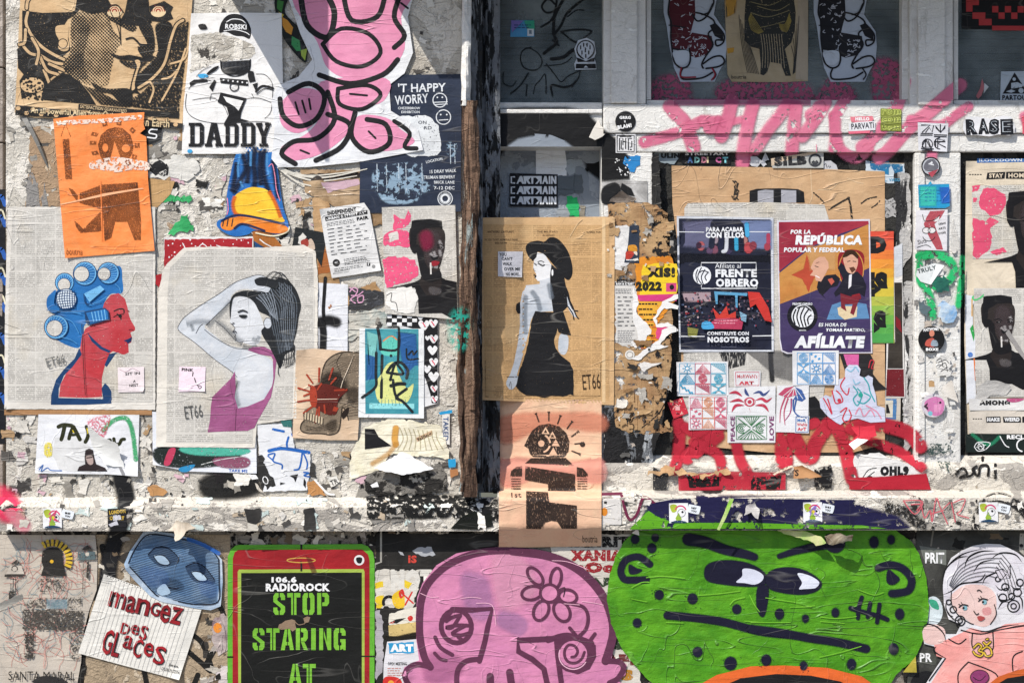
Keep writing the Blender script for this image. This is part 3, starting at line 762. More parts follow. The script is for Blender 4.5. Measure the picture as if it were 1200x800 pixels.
# 5 harlequin cutout
t = Thing('paste_up', 'narrow pointed cut-out with green and orange harlequin diamonds', 'paste-up', lv=3)
t.C(200, 0, 4)
t.f('sheet', M('1c1e1c'), '490 -10 548 -10 536 60 600 130 645 200 640 250 632 296 580 250 530 180 515 120 492 60', sm=1)
for m_, q in (('3e7a3a', '500 0 530 8 520 60 498 40'), ('c98a34', '522 80 548 96 574 130 566 165 540 150 524 120'), ('3d8f55', '568 170 604 190 610 240 590 240 566 210'), ('9db24a', '610 236 640 228 630 285 612 262'), ('d8c04a', '505 56 530 70 520 90')): t.f('diamonds', ink(m_, .05), q)
t.done()

# 6 big pink paste-up: plain abstract loops, no figure
t = Thing('paste_up', 'large white cut-out of pink blobs and thick black looping brush strokes', 'paste-up', lv=6, curls=[(325, 195, 20, .006), (492, 178, 22, .006)])
t.f('sheet', M('dfe0e3', amt=1.3), '335 -10 486 -10 478 20 484 62 474 86 456 100 458 130 474 140 490 152 496 176 420 190 360 196 326 196 318 186 322 150 318 118 326 100 350 90 366 70 352 40', sm=0)
pk = ink('e295b4', 0, hex2='dc8aab')
for q in ('346 -12 476 -12 470 20 474 58 452 84 410 92 384 80 372 50', '330 120 352 104 376 110 372 140 350 156 330 146', '376 96 452 92 450 118 420 130 404 160 372 182 336 188 330 172 360 156 378 130', '420 136 452 138 470 152 486 166 462 176 424 176 412 160'): t.f('pink_shape', pk, q, sm=1)
bs = ink('17171a', 0)
for a, w in (('352 -6 360 30 384 44 392 16 382 -8', 7), ('402 -8 412 24 442 20 452 -8', 6), ('470 -8 462 20 474 42 462 56', 6), ('378 52 400 34 432 40 446 62 424 78 394 72 378 52', 5), ('374 88 410 98 448 88 466 70', 6), ('338 108 362 98 380 112 372 138 350 148 332 136 328 116', 6), ('396 104 430 100 446 112 424 128 398 122 396 104', 5), ('384 108 392 140 372 162 344 166 330 180 346 192', 6), ('384 134 410 146 400 172 370 188', 6), ('416 132 412 160 432 178 456 168 452 146 430 140', 6), ('462 142 480 156 474 172 488 174', 5)):
    t.s('brush_stroke', bs, a, w)
for a in ('346 120 350 134', '354 118 358 132', '362 116 364 128', '352 176 362 180', '410 110 430 112', '470 4 478 10', '432 154 440 162'): t.s('brush_stroke', bs, a, 2.4)
t.done()

# 7 navy poster
t = Thing('poster', 'navy exhibition poster with HAPPY WORRY in white hand lettering beside the post', 'poster', lv=4)
nv = M('232b3c', hex2='2a3347', amt=1)
t.f('sheet', nv, '456 88 541 87 540 248 421 250 422 186 470 180 458 140')
t.C(300, 0, 3.077)
wl_ = ink('d9dde2', .1)
t.t('lettering', wl_, "'T HAPPY", 512, 302, 32, 172, bold=.02, rot=-1); t.t('lettering', wl_, 'WORRY', 500, 346, 34, 120, bold=.02, rot=-4)
t.t('small_print', wl_, 'CHEZERBROW', 512, 386, 9, 80); t.t('small_print', wl_, 'EXHIBITION', 524, 400, 9, 66)
t.o('face_doodle', wl_, 663, 362, 25, 3.5); t.e('face_doodle', wl_, 654, 352, 3); t.e('face_doodle', wl_, 672, 352, 3); t.s('face_doodle', wl_, '640 370 690 368', 3); t.s('face_doodle', wl_, '646 378 690 376', 3)
t.o('face_doodle', wl_, 676, 423, 26, 3.5); t.e('face_doodle', wl_, 666, 414, 3); t.e('face_doodle', wl_, 688, 414, 3); t.s('face_doodle', wl_, '660 434 692 432', 3)
t.f('white_wash', M('dcdfe2', 'ink', .12), '505 420 620 418 660 455 668 545 655 560 560 566 520 540 500 460', torn=1)
t.t('lettering', ink('2a3140', .1), 'ON', 585, 436, 12, 30); t.t('lettering', ink('2a3140', .1), 'RD', 606, 456, 12, 28)
sm_ = spray('8aa3b8', .52, ws=45)
for q in ('430 620 560 590 600 640 580 720 480 730 440 690', '540 600 600 620 560 700', '690 520 720 520 712 560 694 552', '440 660 620 660 610 690 440 690'): t.f('smear', sm_, q, sm=1, feather=8)
for x in (436, 470, 514, 540, 598, 700, 716): t.s('smear', ink('b9c6d2', .3), [(x, 590 - (x > 690) * 70), (x + 2, 690 - (x > 690) * 100)], 3)
t.t('small_print', wl_, 'LOCATION', 612, 580, 10, 60, rot=-12); t.t('small_print', wl_, '15 DRAY WALK', 626, 614, 12, 96, rot=-3); t.t('small_print', wl_, 'TRUMAN BREWERY', 604, 634, 12, 114, rot=-1); t.t('small_print', wl_, 'BRICK LANE', 642, 652, 11, 74); t.t('small_print', wl_, '7-12 DEC', 642, 672, 12, 74)
t.o('logo', wl_, 682, 716, 26, 3); t.o('logo', wl_, 682, 716, 14, 7); t.o('logo', wl_, 682, 716, 20, 1.5); t.done()

# 8 blue and yellow body
t = Thing('paste_up', 'cut-out figure folded over its knees, painted deep blue with a glowing yellow back', 'paste-up', lv=4, curls=[(338, 268, 14, .006)])
t.C(160, 160, 4)
bl = ink('1f5fa8', 0, hex2='2a74bd')
t.f('body', bl, '480 66 530 50 586 50 630 70 656 110 664 170 680 290 690 340 712 410 704 440 660 458 560 440 520 460 450 466 384 430 380 396 420 370 424 270 440 180 456 110', sm=1)
dk = spray('0e1830'); 
for a, w in (('500 90 512 150 490 200 460 260', 12), ('555 60 548 120 556 200 548 260', 22), ('600 70 592 130 600 200 620 260', 14), ('470 120 462 190 448 260', 8), ('640 110 650 190 664 290', 8), ('580 66 576 160 584 230', 10), ('525 70 528 130 518 220', 10)): t.s('shadow', tint('0e1830', .85), a, w * .25, soft=19)
for a in ('486 80 476 140 478 190', '536 70 534 140', '612 80 612 140 624 190', '486 210 500 240'): t.s('highlight', tint('5aa0dc', .7), a, 1, soft=9)
t.f('back', ink('e8b02c', 0, hex2='f2c93c'), '470 270 520 242 560 238 610 250 650 300 680 370 690 400 600 394 480 370 456 330 456 296', sm=1)
for a in ('462 280 452 320 470 366 540 380', '620 256 650 310 676 380'): t.s('orange_edge', tint('d4641c', .9), a, 2, soft=13)
t.f('arm', ink('e07a24', 0, hex2='eb9436'), '400 400 450 380 520 378 620 400 700 420 706 446 650 454 560 436 500 410 470 420 440 440 400 430', sm=1)
for a in ('400 396 460 370 540 376 690 410', '460 430 500 410 600 442'): t.s('shadow', spray('12234c'), a, 5, soft=5)
t.s('rim', ink('e58ca8', .1), '620 140 636 130 648 180 656 250 672 300', 4); t.s('rim', ink('e58ca8', .1), '426 290 430 340 424 366', 4)
for x in (410, 430, 452): t.s('shadow', dk, [(x, 386), (x - 6, 420)], 3, soft=2)
t.s('rim', M('efe6c8'), '560 452 640 466 704 448 716 424', 6); t.done()

# 9 fair flyer
t = Thing('flyer', 'tilted white flyer of an independent urban and street art fair', 'flyer', lv=5, curls=[(374, 245, 14, .008), (446, 318, 12, .006)])
t.C(360, 220, 4.44)
t.f('sheet', M('dcdbda'), '64 112 160 98 296 78 325 120 384 430 250 452 128 470 100 330')
t.t('lettering', K, 'INDEPENDENT', 104, 122, 22, 150, rot=-8, bold=.06); t.f('lettering', K, '92 152 312 116 314 136 96 174'); t.t('lettering', WI, 'URBAN & STREET ART', 98, 155, 15, 212, rot=-9.5, bold=.03); t.t('lettering', K, 'FAIR', 256, 154, 18, 62, rot=-9, bold=.06)
t.lines('small_print', ink('6a6a6a', .1), 100, 184, 258, 204, 8, 3, 5, rot=-9, wl=(6, 20), gap=4)
t.lines('small_print', ink('55565a', .1), 104, 216, 320, 350, 19, 4.5, 6, rot=-9, wl=(14, 40), gap=18)
t.lines('small_print', ink('6a6a6a', .1), 190, 372, 330, 400, 9, 3, 7, rot=-9, wl=(6, 20), gap=4); t.lines('small_print', ink('6a6a6a', .1), 140, 422, 320, 440, 9, 3, 8, rot=-9, wl=(6, 20), gap=4)
t.e('badge', K, 151, 390, 19); t.t('badge', WI, 'ART', 142, 385, 8, 18, bold=.03); t.r('badge', K, 310, 389, 327, 406); t.t('badge', WI, 'f', 315, 391, 13, 7, bold=.04); t.e('badge', ink('8a8a8a'), 345, 409, 9); t.s('badge', ink('6a6a6a'), '134 448 216 436 218 424 140 440 134 448', 1.6, sm=0)
t.done()

# 10 portrait with flat-top hair
def flat_top(t, lips='8e1f2c', cig=True, tone='443a3c', hi='b9b4b4'):
    """a dark portrait in coordinates of the 889x800 crop of the first such poster"""
    bk = ink('141316', 0)
    t.f('shoulders', bk, '412 524 500 506 560 490 600 470 690 460 720 478 778 490 782 680 760 684 700 652 580 654 576 570 560 520 470 520')
    t.f('neck', ink('26201f', 0), '580 330 600 440 580 500 620 560 680 560 700 500 690 420')
    t.f('face', ink('2c2624', 0), '546 200 700 210 716 300 706 350 690 410 660 430 624 420 590 380 570 340 548 330 534 300', sm=1)
    t.f('face_light', tint(tone, .7), '630 240 670 240 686 280 690 340 670 390 650 400 630 370 620 310', sm=1, feather=30)
    for a, w in (('660 330 664 350 676 360', 6), ('690 280 700 310', 8), ('640 340 660 366', 7), ('660 410 680 414', 6), ('690 330 694 350', 8), ('640 400 650 418', 4)): t.s('face_light', tint(hi, .55), a, w * .4, soft=11)
    t.f('hair', bk, '544 172 560 168 640 162 700 172 704 215 690 206 620 210 570 240 566 300 540 290 536 250', sm=0)
    t.f('ear', bk, '532 284 548 280 566 300 566 340 546 334', sm=1)
    for a in ('606 300 626 294 646 304', '676 300 692 294 706 302'): t.s('eye', bk, a, 5)
    for a in ((626, 312), (690, 310)): t.e('eye', bk, a[0], a[1], 14, 5); t.e('eye', ink('8f8a88'), a[0] + 3, a[1], 3, 2)
    t.f('nose', bk, '640 350 660 362 680 356 676 370 650 374', sm=1)
    t.f('lips', ink(lips, 0), '646 386 664 380 688 384 680 402 660 408 646 400', sm=1)
    t.f('shadow', bk, '566 300 600 320 610 380 640 430 660 440 690 430 696 470 640 490 600 470 584 420', sm=1)
    t.f('chest_light', tint('6a6566', .5), '640 520 690 530 686 550 646 548', sm=1, feather=10)
    if cig: t.s('cigarette', ink('d8d4d0'), '642 390 644 450', 8, cap=0)
t = Thing('poster', 'newsprint poster with a dark flat-top portrait and cigarette on pink splashes', 'poster', lv=6, curls=[(448, 243, 10, .004)])
t.C(360, 220, 4.44)
t.f('sheet', NEWS, '388 102 770 90 784 684 755 684 405 655')
pkk = ink('e0557c', .22, ws=110)
t.f('pink_splash', pkk, '450 138 480 160 508 160 524 112 544 140 540 172 508 204 452 226', torn=1.5)
t.f('pink_splash', pkk, '396 250 430 228 470 216 520 224 546 250 540 300 520 314 470 300 400 300', torn=1.5); t.f('pink_splash', M('d2cdc6'), '420 240 470 226 476 270 430 282', torn=1)
t.f('pink_splash', pkk, '396 372 440 356 520 364 560 372 580 410 578 460 540 488 470 506 410 524 400 440', torn=1.5)
flat_top(t); t.f('pink_tint', tint('8e1f44', .6), '600 250 630 240 640 290 615 310', sm=1, feather=30)
t.f('white_tear', M('e4e1dc'), '412 546 470 520 540 512 566 530 580 580 560 650 480 652 440 630 412 610', torn=1.5); t.s('white_tear', K, '414 560 440 548 436 590 462 600 470 640', 4)
t.done()

# 11 curlers head
t = Thing('poster', 'newsprint poster of a red faced woman in profile with blue hair curlers', 'poster', lv=3, curls=[(8, 480, 18, .006)])
t.C(0, 290, 4)
t.f('sheet', M('d8d3cb'), '38 -190 728 -190 728 760 20 756 22 300', torn=.3); t.f('newsprint', NEWS, '60 -176 714 -180 716 724 36 722 40 200')
b1 = ink('1d62a2', 0, hex2='2570b2'); b2 = ink('123a66', 0); b3 = ink('6fb0dc', .05); b4 = spray('a9d4ee')
t.f('hair', b1, '350 140 400 100 470 108 560 86 574 150 574 212 520 218 490 260 488 300 400 360 396 420 380 460 352 470 280 440 240 400 290 330 250 310 220 280 226 240 270 200 300 160', sm=1)
t.f('face', ink('b8343c', .04, hex2='b84850'), '488 262 520 222 556 214 586 240 598 280 606 320 616 344 634 374 634 388 612 398 620 424 616 444 602 452 604 492 580 502 530 486 512 498 500 530 490 560 478 610 478 700 400 704 276 700 284 640 310 590 350 540 372 500 384 420 400 380 470 340', sm=0)
t.f('neck_shade', b2, '372 470 384 500 340 560 300 600 276 660 274 704 480 710 520 690 522 730 400 736 238 736 240 690 262 620 300 570 350 520', sm=0)
t.f('neck_shade', b2, '484 710 476 660 492 634 508 650 522 672 524 716', sm=0)
t.f('jaw', b2, '408 396 430 440 470 476 512 494 520 484 480 466 440 430'); t.f('jaw', b2, '512 498 560 488 544 496 520 530 500 560 490 550')
t.f('lips', ink('182c58', 0), '580 436 602 428 620 418 616 440 600 450 604 466 596 444')
t.s('eye', KS, '536 298 560 288 580 290 582 306', 6); t.s('eye', KS, '550 312 564 322 568 336', 6); t.s('eye', KS, '534 326 552 316 580 312', 4); t.e('eye', KS, 564, 322, 9, 7); t.s('nose', ink('7a1c26', 0), '596 294 608 300 600 300', 3); t.s('nose', ink('7a1c26', 0), '606 386 618 384 628 390', 4)
def curler(x, y, r, ix, iy, ir, rays=True):
    t.e('curler', b2, x, y, r); t.e('curler', b3, x, y, r - 4); t.e('curler', b1, x, y, r - 9)
    for i in range(22):
        a = i * 2 * math.pi / 22; t.s('curler', b3, [(ix + ir * math.cos(a), iy + ir * math.sin(a)), (x + (r - 8) * math.cos(a), y + (r - 8) * math.sin(a))], 2.4, sm=0, cap=0)
    t.e('curler', NEWS, ix, iy, ir); t.o('curler', b2, ix, iy, ir, 3)
curler(302, 164, 46, 300, 174, 30); curler(398, 122, 57, 382, 124, 36); curler(508, 120, 52, 488, 124, 30); curler(264, 372, 58, 256, 378, 38)
t.e('curler', b2, 310, 242, 50); t.e('curler', ink('dfeaf2'), 310, 242, 46)
for i in range(8): 
    t.s('curler', b2, [(268, 210 + i * 11), (310, 202 + i * 12), (352, 214 + i * 9)], 3.4); t.s('curler', b2, [(272 + i * 11, 202), (266 + i * 12, 240), (280 + i * 10, 284)], 3.4)
t.f('curler', b1, '220 240 240 214 262 200 254 260 280 290 250 306 222 286', sm=1)
t.f('curler', b2, '396 300 492 282 510 296 516 338 420 364 402 350'); t.f('curler', b1, '404 306 490 288 504 300 508 334 424 356'); 
for i in range(5): t.s('curler', b3, [(430 + i * 15, 304 - i * 3), (440 + i * 14, 348 - i * 3)], 4)
t.f('curler', b3, '394 216 470 178 490 196 420 256', sm=0); t.s('curler', b2, '394 220 400 260 420 268', 5)
for a in ('300 330 340 350 370 400', '290 420 330 430 360 450', '420 270 470 250 500 230', '540 170 560 190 566 210', '330 300 380 310'): t.s('highlight', ink('4d92c8', .1), a, 3)
t.s('crease', M('4d6f94'), '220 294 300 300 396 298', 4, sm=0); t.s('crease', ink('2a1518', .1), '384 360 392 560 400 690', 3, sm=0)
t.t('signature', ink('6a6a68', .2), 'ET66', 212, 520, 44, 90, rot=-14, bold=0); t.done()
t = Thing('note', 'small pinkish square note with scribbled words stuck right of the red neck', 'note', lv=5, curls=[(170, 459, 8, .004)])
t.C(0, 290, 4); t.f('sheet', M('ecdfe2'), '552 562 676 558 676 660 670 676 554 678'); t.t('lettering', K, 'SIT IN', 586, 586, 13, 70, rot=-4); t.t('lettering', K, 'A', 624, 620, 12, 12); t.t('lettering', K, 'NEST', 606, 640, 13, 42, rot=-4); t.s('scribble', ink('b08a98', .1), '560 570 590 582 620 566 650 580', 1.6); t.done()

# 13 red starred sheet under 12
t = Thing('poster', 'dark red sheet with white specks and curls peeping out above the newsprint woman', 'poster', lv=2)
t.C(160, 160, 4); t.f('sheet', M('e0dcda'), '128 472 548 468 548 520 130 660'); t.f('red_print', M('a32028'), '132 482 544 478 544 530 520 522 400 540 330 530 260 560 200 600 130 640 122 650 118 714 88 690 92 650 130 640', torn=.6)
t.dots('specks', WI, '135 485 540 482 540 510 300 520 200 580 135 600', 34, 2, 4.5, 1)
for a in ('216 500 230 530 222 552', '290 520 310 504 330 520 310 540', '330 540 350 526 348 510', '376 510 400 520 380 530', '190 590 214 560 206 600', '240 540 270 536 290 540'): t.s('specks', WI, a, 4)
t.done()
# painting beneath 12
t = Thing('painting', 'dark smeared abstract painting on white paper hanging below the newsprint woman', 'painting', lv=3, curls=[(183, 556, 26, .012), (299, 556, 12, .006)])
t.C(180, 480, 5); t.f('sheet', M('dcdfe6'), '-8 10 600 70 604 372 380 366 200 360 -4 320')
t.f('paint', spray('1b2422', .12), '30 226 300 228 480 260 500 300 300 330 120 330 20 300', sm=1, feather=14); t.f('paint', spray('4fae98', .2), '160 226 380 228 560 236 480 262 240 258', sm=1, feather=12); t.f('paint', ink('b83a58', .1), '90 232 130 230 96 320 60 316', sm=1); t.f('paint', spray('8a5068', .2), '360 290 540 286 540 330 400 330', sm=1, feather=14); t.f('paint', ink('2a86b8', .2), '150 340 230 320 240 330 200 362 160 362', sm=1)
t.s('paint', ink('d8dad8', .3), '280 320 400 290 540 270', 4); t.t('lettering', ink('2a5cae', .1), 'TAKE ME', 440, 346, 16, 110, rot=2); t.done()

# 12 woman with raised arm
t = Thing('poster', 'newsprint poster of a woman in a plum top, one arm raised over dark hair', 'poster', lv=4, curls=[(372, 291, 14, .005), (190, 525, 12, .004)])
t.C(180, 300, 3.636)
t.f('sheet', M('dcd6cc'), '20 160 40 60 60 30 130 -36 260 -40 470 -36 640 -48 690 -20 700 100 698 400 612 424 608 690 440 716 432 816 10 812', torn=.4)
t.f('newsprint', NEWS, '60 150 70 50 140 -20 260 -30 470 -26 676 -10 686 200 682 396 596 420 590 690 426 700 420 796 54 792')
sk = M('d2d4d8', 'ink', 0, hex2='c0c6ce'); ol = ink('3a3a40', 0); gr = tint('5d6670', .38)
t.f('arm', sk, '104 300 130 262 200 210 280 160 340 116 400 92 450 80 490 96 500 130 460 150 400 140 360 146 330 170 330 190 290 230 250 270 216 300 250 330 320 380 420 400 460 420 500 440 512 470 510 520 496 580 450 620 356 656 345 600 360 540 330 490 260 440 180 370 110 320', sm=1)
t.f('face', M('d0d2d6', 'ink', 0), '332 196 350 176 390 170 424 190 450 240 470 300 460 330 450 370 420 380 380 368 348 362 352 340 336 326 346 306 326 284 330 250', sm=1)
for a, w, s_ in (('230 300 262 270 300 230 330 190', 7, 12), ('270 280 310 310 350 350 380 370', 7, 14), ('360 530 350 580 362 640', 5, 12), ('440 380 410 392 380 384', 6, 12), ('140 290 190 280 240 282', 4, 16), ('160 290 170 320', 3, 8), ('420 350 440 360 450 340', 4, 10)): t.s('shading', gr, a, 1, soft=s_ + w)
for a in ('104 300 130 262 200 210 280 160 340 116 400 92 450 80 490 96', '104 300 112 322 180 372 260 440 330 490 356 516', '216 312 250 340 310 376 350 392 400 396', '330 190 300 220 262 256 222 296', '262 276 300 306 340 350 376 376', '326 284 346 306 338 322 350 334 344 344 352 352 348 360', '180 330 196 300 210 290'): t.s('outline', ol, a, 2.4)
t.s('outline', ol, '356 538 344 600 354 654', 2.6)
t.f('top', M('8e4a74', 'ink', .05, hex2='a05a86'), '346 490 330 520 290 560 250 600 244 640 240 700 230 750 300 746 400 744 430 730 470 640 500 580 510 520 508 440 500 426 456 420 400 400 420 388 470 386 500 400 524 430 516 520 500 600 460 650 400 700 356 740 352 660 360 650 345 600 350 560')
t.f('top', M('8e4a74', 'ink', .05, hex2='a05a86'), '350 650 400 640 470 610 506 550 500 600 450 690 400 744 350 740'); t.s('top', ink('5a2a48', 0), '352 650 348 744', 3); t.s('top', ink('5a2a48', 0), '404 392 460 398 516 420', 3)
hk = ink('1f2226', 0)
t.f('hair', hk, '326 270 324 200 346 160 400 146 456 152 440 120 430 100 470 92 520 100 540 90 580 110 610 150 628 210 618 260 610 320 594 380 600 400 560 420 540 480 520 440 500 400 490 380 470 350 458 320 474 300 500 270 480 250 450 236 430 200 400 176 350 172 334 200', sm=1)
t.e('ear', sk, 486, 286, 16, 22); t.o('ear', ol, 486, 286, 17, 2.5, ry=23)
t.strip('hair_strand', ink('59616b', .15, ws=200), '440 170 480 220 500 300 530 420', '560 110 610 180 612 270 590 390', 12, 3.2)
t.strip('hair_strand', ink('8b939d', .2, ws=200), '430 180 460 200 500 250', '500 120 520 190 530 280', 6, 3)
t.strip('hair_strand', ink('7a828c', .25, ws=200), '530 110 540 220 540 300 560 400', '590 130 600 250 600 320 580 400', 7, 2)
t.strip('hair_strand', hk, '480 330 500 400 530 470', '600 360 604 420 590 460', 9, 2.2)
for a in ('480 90 510 66 540 78 548 100', '500 100 530 70 560 84 574 120', '520 96 550 80 580 110', '600 380 596 420 560 440 540 430', '590 400 600 450 560 474', '540 440 530 490 536 510', '500 90 540 96 560 130'): t.s('hair_strand', hk, a, 3)
t.f('hand', sk, '430 106 460 96 500 110 490 152 460 150 420 140', sm=1) ; t.f('hair', hk, '432 100 470 90 530 112 520 140 480 130 440 124', sm=1)
t.s('eye', hk, '360 238 380 232 398 238', 6); t.f('eye', hk, '362 252 380 250 398 252 390 264 372 262', sm=1); t.s('lips', ol, '336 322 348 320 352 326', 4); t.s('nose', ol, '334 288 342 284', 4)
t.t('signature', ink('5a5a58', .1), 'ET66', 128, 640, 56, 76, rot=-8, bold=0); t.done()
t = Thing('note', 'small pink square note reading PINK beside the raised-arm woman', 'note', lv=5.6, curls=[(240, 459, 8, .004)])
t.C(180, 300, 3.636); t.f('sheet', M('edd9e4'), '110 470 222 472 218 576 106 578'); t.t('lettering', K, 'PINK', 120, 476, 13, 50, rot=4, bold=.04); t.s('lettering', K, '168 496 166 510', 4); t.s('lettering', K, '174 520 180 538', 4); t.s('lettering', K, '184 548 204 556 196 564 188 552', 3); t.done()

# 14 dark photo card
t = Thing('card', 'small tilted dark photo card with a pale figure tucked above the newsprint woman', 'card', lv=3.3)
t.C(160, 160, 4); t.f('sheet', M('1e2224'), '744 424 892 452 866 610 840 560 720 570'); t.f('photo', M('c9b3a0'), '796 500 816 478 832 500 834 530 800 520', sm=1); t.f('photo', M('d8d4cc'), '760 470 780 450 796 470 780 510 756 500', torn=.6); t.f('photo', ink('9c3a30'), '770 490 800 480 806 510 780 520', sm=1); t.done()

# left edge: patterned scrap beyond the wall
t = Thing('paste_up', 'strip of blue and black painted curves on the pier at the left edge', 'paste-up', d=.03, lv=1)
t.f('sheet', M('14161c'), '-6 222 6 222 6 520 -6 520'); 
for y in (238, 262, 300, 330, 362, 400, 440, 470): t.s('curves', ink('2a5aa8'), [(-6, y), (1, y - 8), (6, y + 2)], 5)
for y in (250, 318, 350, 420): t.s('curves', ink('d8d2b8'), [(-6, y), (2, y - 4), (6, y + 6)], 2)
t.done()
# ---------------------------------------------------------------- lower part of the left wall
# 15 brown tapes and film around the flyer
t = Thing('tape', 'crumpled brown parcel tape strip between the white flyer and the pink cut-out', 'tape', lv=2.4, curls=[(372, 215, 20, .012)])
t.f('sheet', M('8c6f4e', hex2='b39878', rough=.3, spec=.5, amt=1.8), '352 198 420 200 432 214 446 236 452 262 420 268 384 236 358 226', torn=1); t.f('print', M('c9a9b4'), '376 214 420 210 422 216 384 226', torn=.6); t.f('print', ink('2a2420', .2), '356 204 420 202 424 208 362 212', torn=.6); t.done()
t = Thing('tape', 'loose bundle of white film strips hanging just under the pink cut-out', 'tape', lv=5)
for a in ('326 196 360 206 420 200', '330 200 370 212 418 206', '328 198 350 214 380 220', '340 204 380 208 430 198'): t.s('film', M('d9d4c8', rough=.3), a, 2.6, w2=1)
t.done()
t = Thing('tape', 'brown tape strip behind the lower corner of the white flyer', 'tape', lv=2.2); t.f('sheet', M('a07c54', hex2='c4a27a', amt=1.8), '366 232 384 228 392 300 398 330 404 346 440 330 448 345 448 352 390 362 372 340', torn=1); t.done()
t = Thing('tape', 'orange brown tape piece left of the white flyer', 'tape', lv=2.6); t.f('sheet', M('a9622f', hex2='8a5a34'), '374 290 388 294 390 318 372 322', torn=.8); t.done()
# 16 white sheet with black brush
t = Thing('poster', 'narrow white sheet with a black brush stroke right of the dark hair', 'poster', lv=2.6, curls=[(408, 332, 10, .006)])
t.C(360, 220, 4.44); t.f('sheet', M('dcdde2'), '54 494 212 502 210 880 60 860')
t.s('brush_stroke', spray('141416'), '94 470 88 560 84 640 90 700', 14, soft=4); t.s('brush_stroke', spray('141416'), '60 700 110 690 150 700', 26, soft=26); t.s('brush_stroke', spray('141416'), '76 700 84 760 80 860', 24, soft=12); t.f('mark', ink('a0602a', .1), '108 622 124 604 128 618 114 632'); t.e('mark', ink('2a62a8'), 110, 862, 9, 8); t.done()
# 17 silver sticker with pink swirl
t = Thing('sticker', 'glossy dark strip with a pink swirl logo below the white flyer', 'sticker', lv=3)
t.C(360, 220, 4.44); t.f('sheet', M('3a3a3c', rough=.25, spec=.6, amt=2), '214 520 400 540 396 600 330 630 216 636', torn=1)
for a in ('222 540 240 520 262 530 250 560 226 580 250 600', '230 560 262 560 290 540', '262 570 290 560 290 590 266 596 262 570', '222 520 250 540'): t.s('swirl', ink('cf9ab8', .1), a, 6)
t.done()
t = Thing('wall_patch', 'pale mottled crust of old paper below the swirl strip', 'torn paper', lv=1)
t.f('sheet', M('cdc7bb', hex2='8e9a98', amt=2.4), '408 368 440 362 460 366 458 384 430 388 408 400', torn=2); t.done()
# 18 checker and hearts
t = Thing('poster', 'black and white poster of checks and pink slashed hearts behind the teal print', 'poster', lv=3)
t.C(340, 370, 4.4)
t.f('sheet', M('dfdfe0'), '498 -8 760 -8 762 450 690 470 640 300 560 50 495 50'); t.f('black_ground', KS, '500 -8 760 -8 760 450 730 450 722 400 700 330 686 300 694 200 690 130 650 70 560 46 500 52 494 30')
for i in range(6):
    for j in range(3):
        if (i + j) % 2 == 0: t.r('check', WI, 500 + i * 26, -6 + j * 20, 524 + i * 26, 12 + j * 20)
def heart(t, x, y, r, m): t.f('heart', m, [(x, y + r), (x - r, y - r * .2), (x - r * .9, y - r * .8), (x - r * .4, y - r), (x, y - r * .5), (x + r * .4, y - r), (x + r * .9, y - r * .8), (x + r, y - r * .2)], sm=1)
for x, y, r in ((690, 50, 27), (738, 40, 22), (672, 0, 22), (740, 120, 22), (708, 115, 12), (734, 178, 24), (740, 240, 22), (706, 275, 20), (740, 315, 26), (742, 376, 18), (744, 430, 18)): heart(t, x, y, r, WI)
for x, y in ((738, 40), (692, 46), (740, 120), (740, 240), (742, 376), (744, 430)): t.s('slash', ink('d84a62'), [(x - 8, y - 10), (x + 5, y + 10)], 6)
t.done()
# 19 teal print
t = Thing('poster', 'teal bordered print of a crouched yellow figure overdrawn with thick black marker', 'poster', lv=5, curls=[(430, 502, 12, .007)])
t.C(340, 370, 4.4)
t.f('sheet', M('e3e5e6'), '358 64 386 64 690 66 690 528 352 522'); t.f('picture', M('2f7f94', 'ink', 0, hex2='4a9aa2'), '386 66 662 68 662 506 388 504')
t.f('picture', tint('7cc0bc', .9), '400 80 450 100 440 200 410 260', feather=10); t.f('picture', tint('2c5f9c', .9), '560 90 640 100 650 250 600 300 580 200', feather=20); t.f('picture', tint('2c5f9c', .8), '400 200 440 220 440 320 400 330', feather=16)
t.f('figure', ink('5fc0b0', .1), '466 160 490 120 530 108 560 140 556 200 500 206 470 190', sm=1); t.s('figure', ink('e0864a', .1), '480 130 520 104 550 122', 6)
t.f('figure', ink('d6d98a', .05), '440 350 470 300 500 250 540 240 560 300 600 370 636 350 620 420 580 460 500 466 450 430', sm=1); t.f('caption_bar', ink('8ed2d6', .1), '408 450 640 452 640 480 408 478')
for i in range(9): t.s('figure', ink('4a8a8a'), [(456 + i * 17, 430), (452 + i * 19, 462)], 3)
for a, w in (('452 64 462 120 466 172', 16), ('466 172 556 170 560 60', 12), ('444 190 442 300 440 366 372 420', 14), ('474 205 470 420', 15), ('560 110 556 240', 12), ('500 290 530 250 570 240 606 280 600 320', 15), ('516 330 540 250 560 260 580 300 500 292', 13), ('530 330 540 400 560 430', 14), ('600 376 546 420 580 440 630 494', 14), ('520 360 560 350 590 350', 18), ('600 170 606 222 660 220', 8), ('610 200 630 180 636 200 654 180', 8)): t.s('marker', ink('1c2226', .03), a, w)
t.e('marker', ink('1c2226'), 520, 205, 7); t.done()
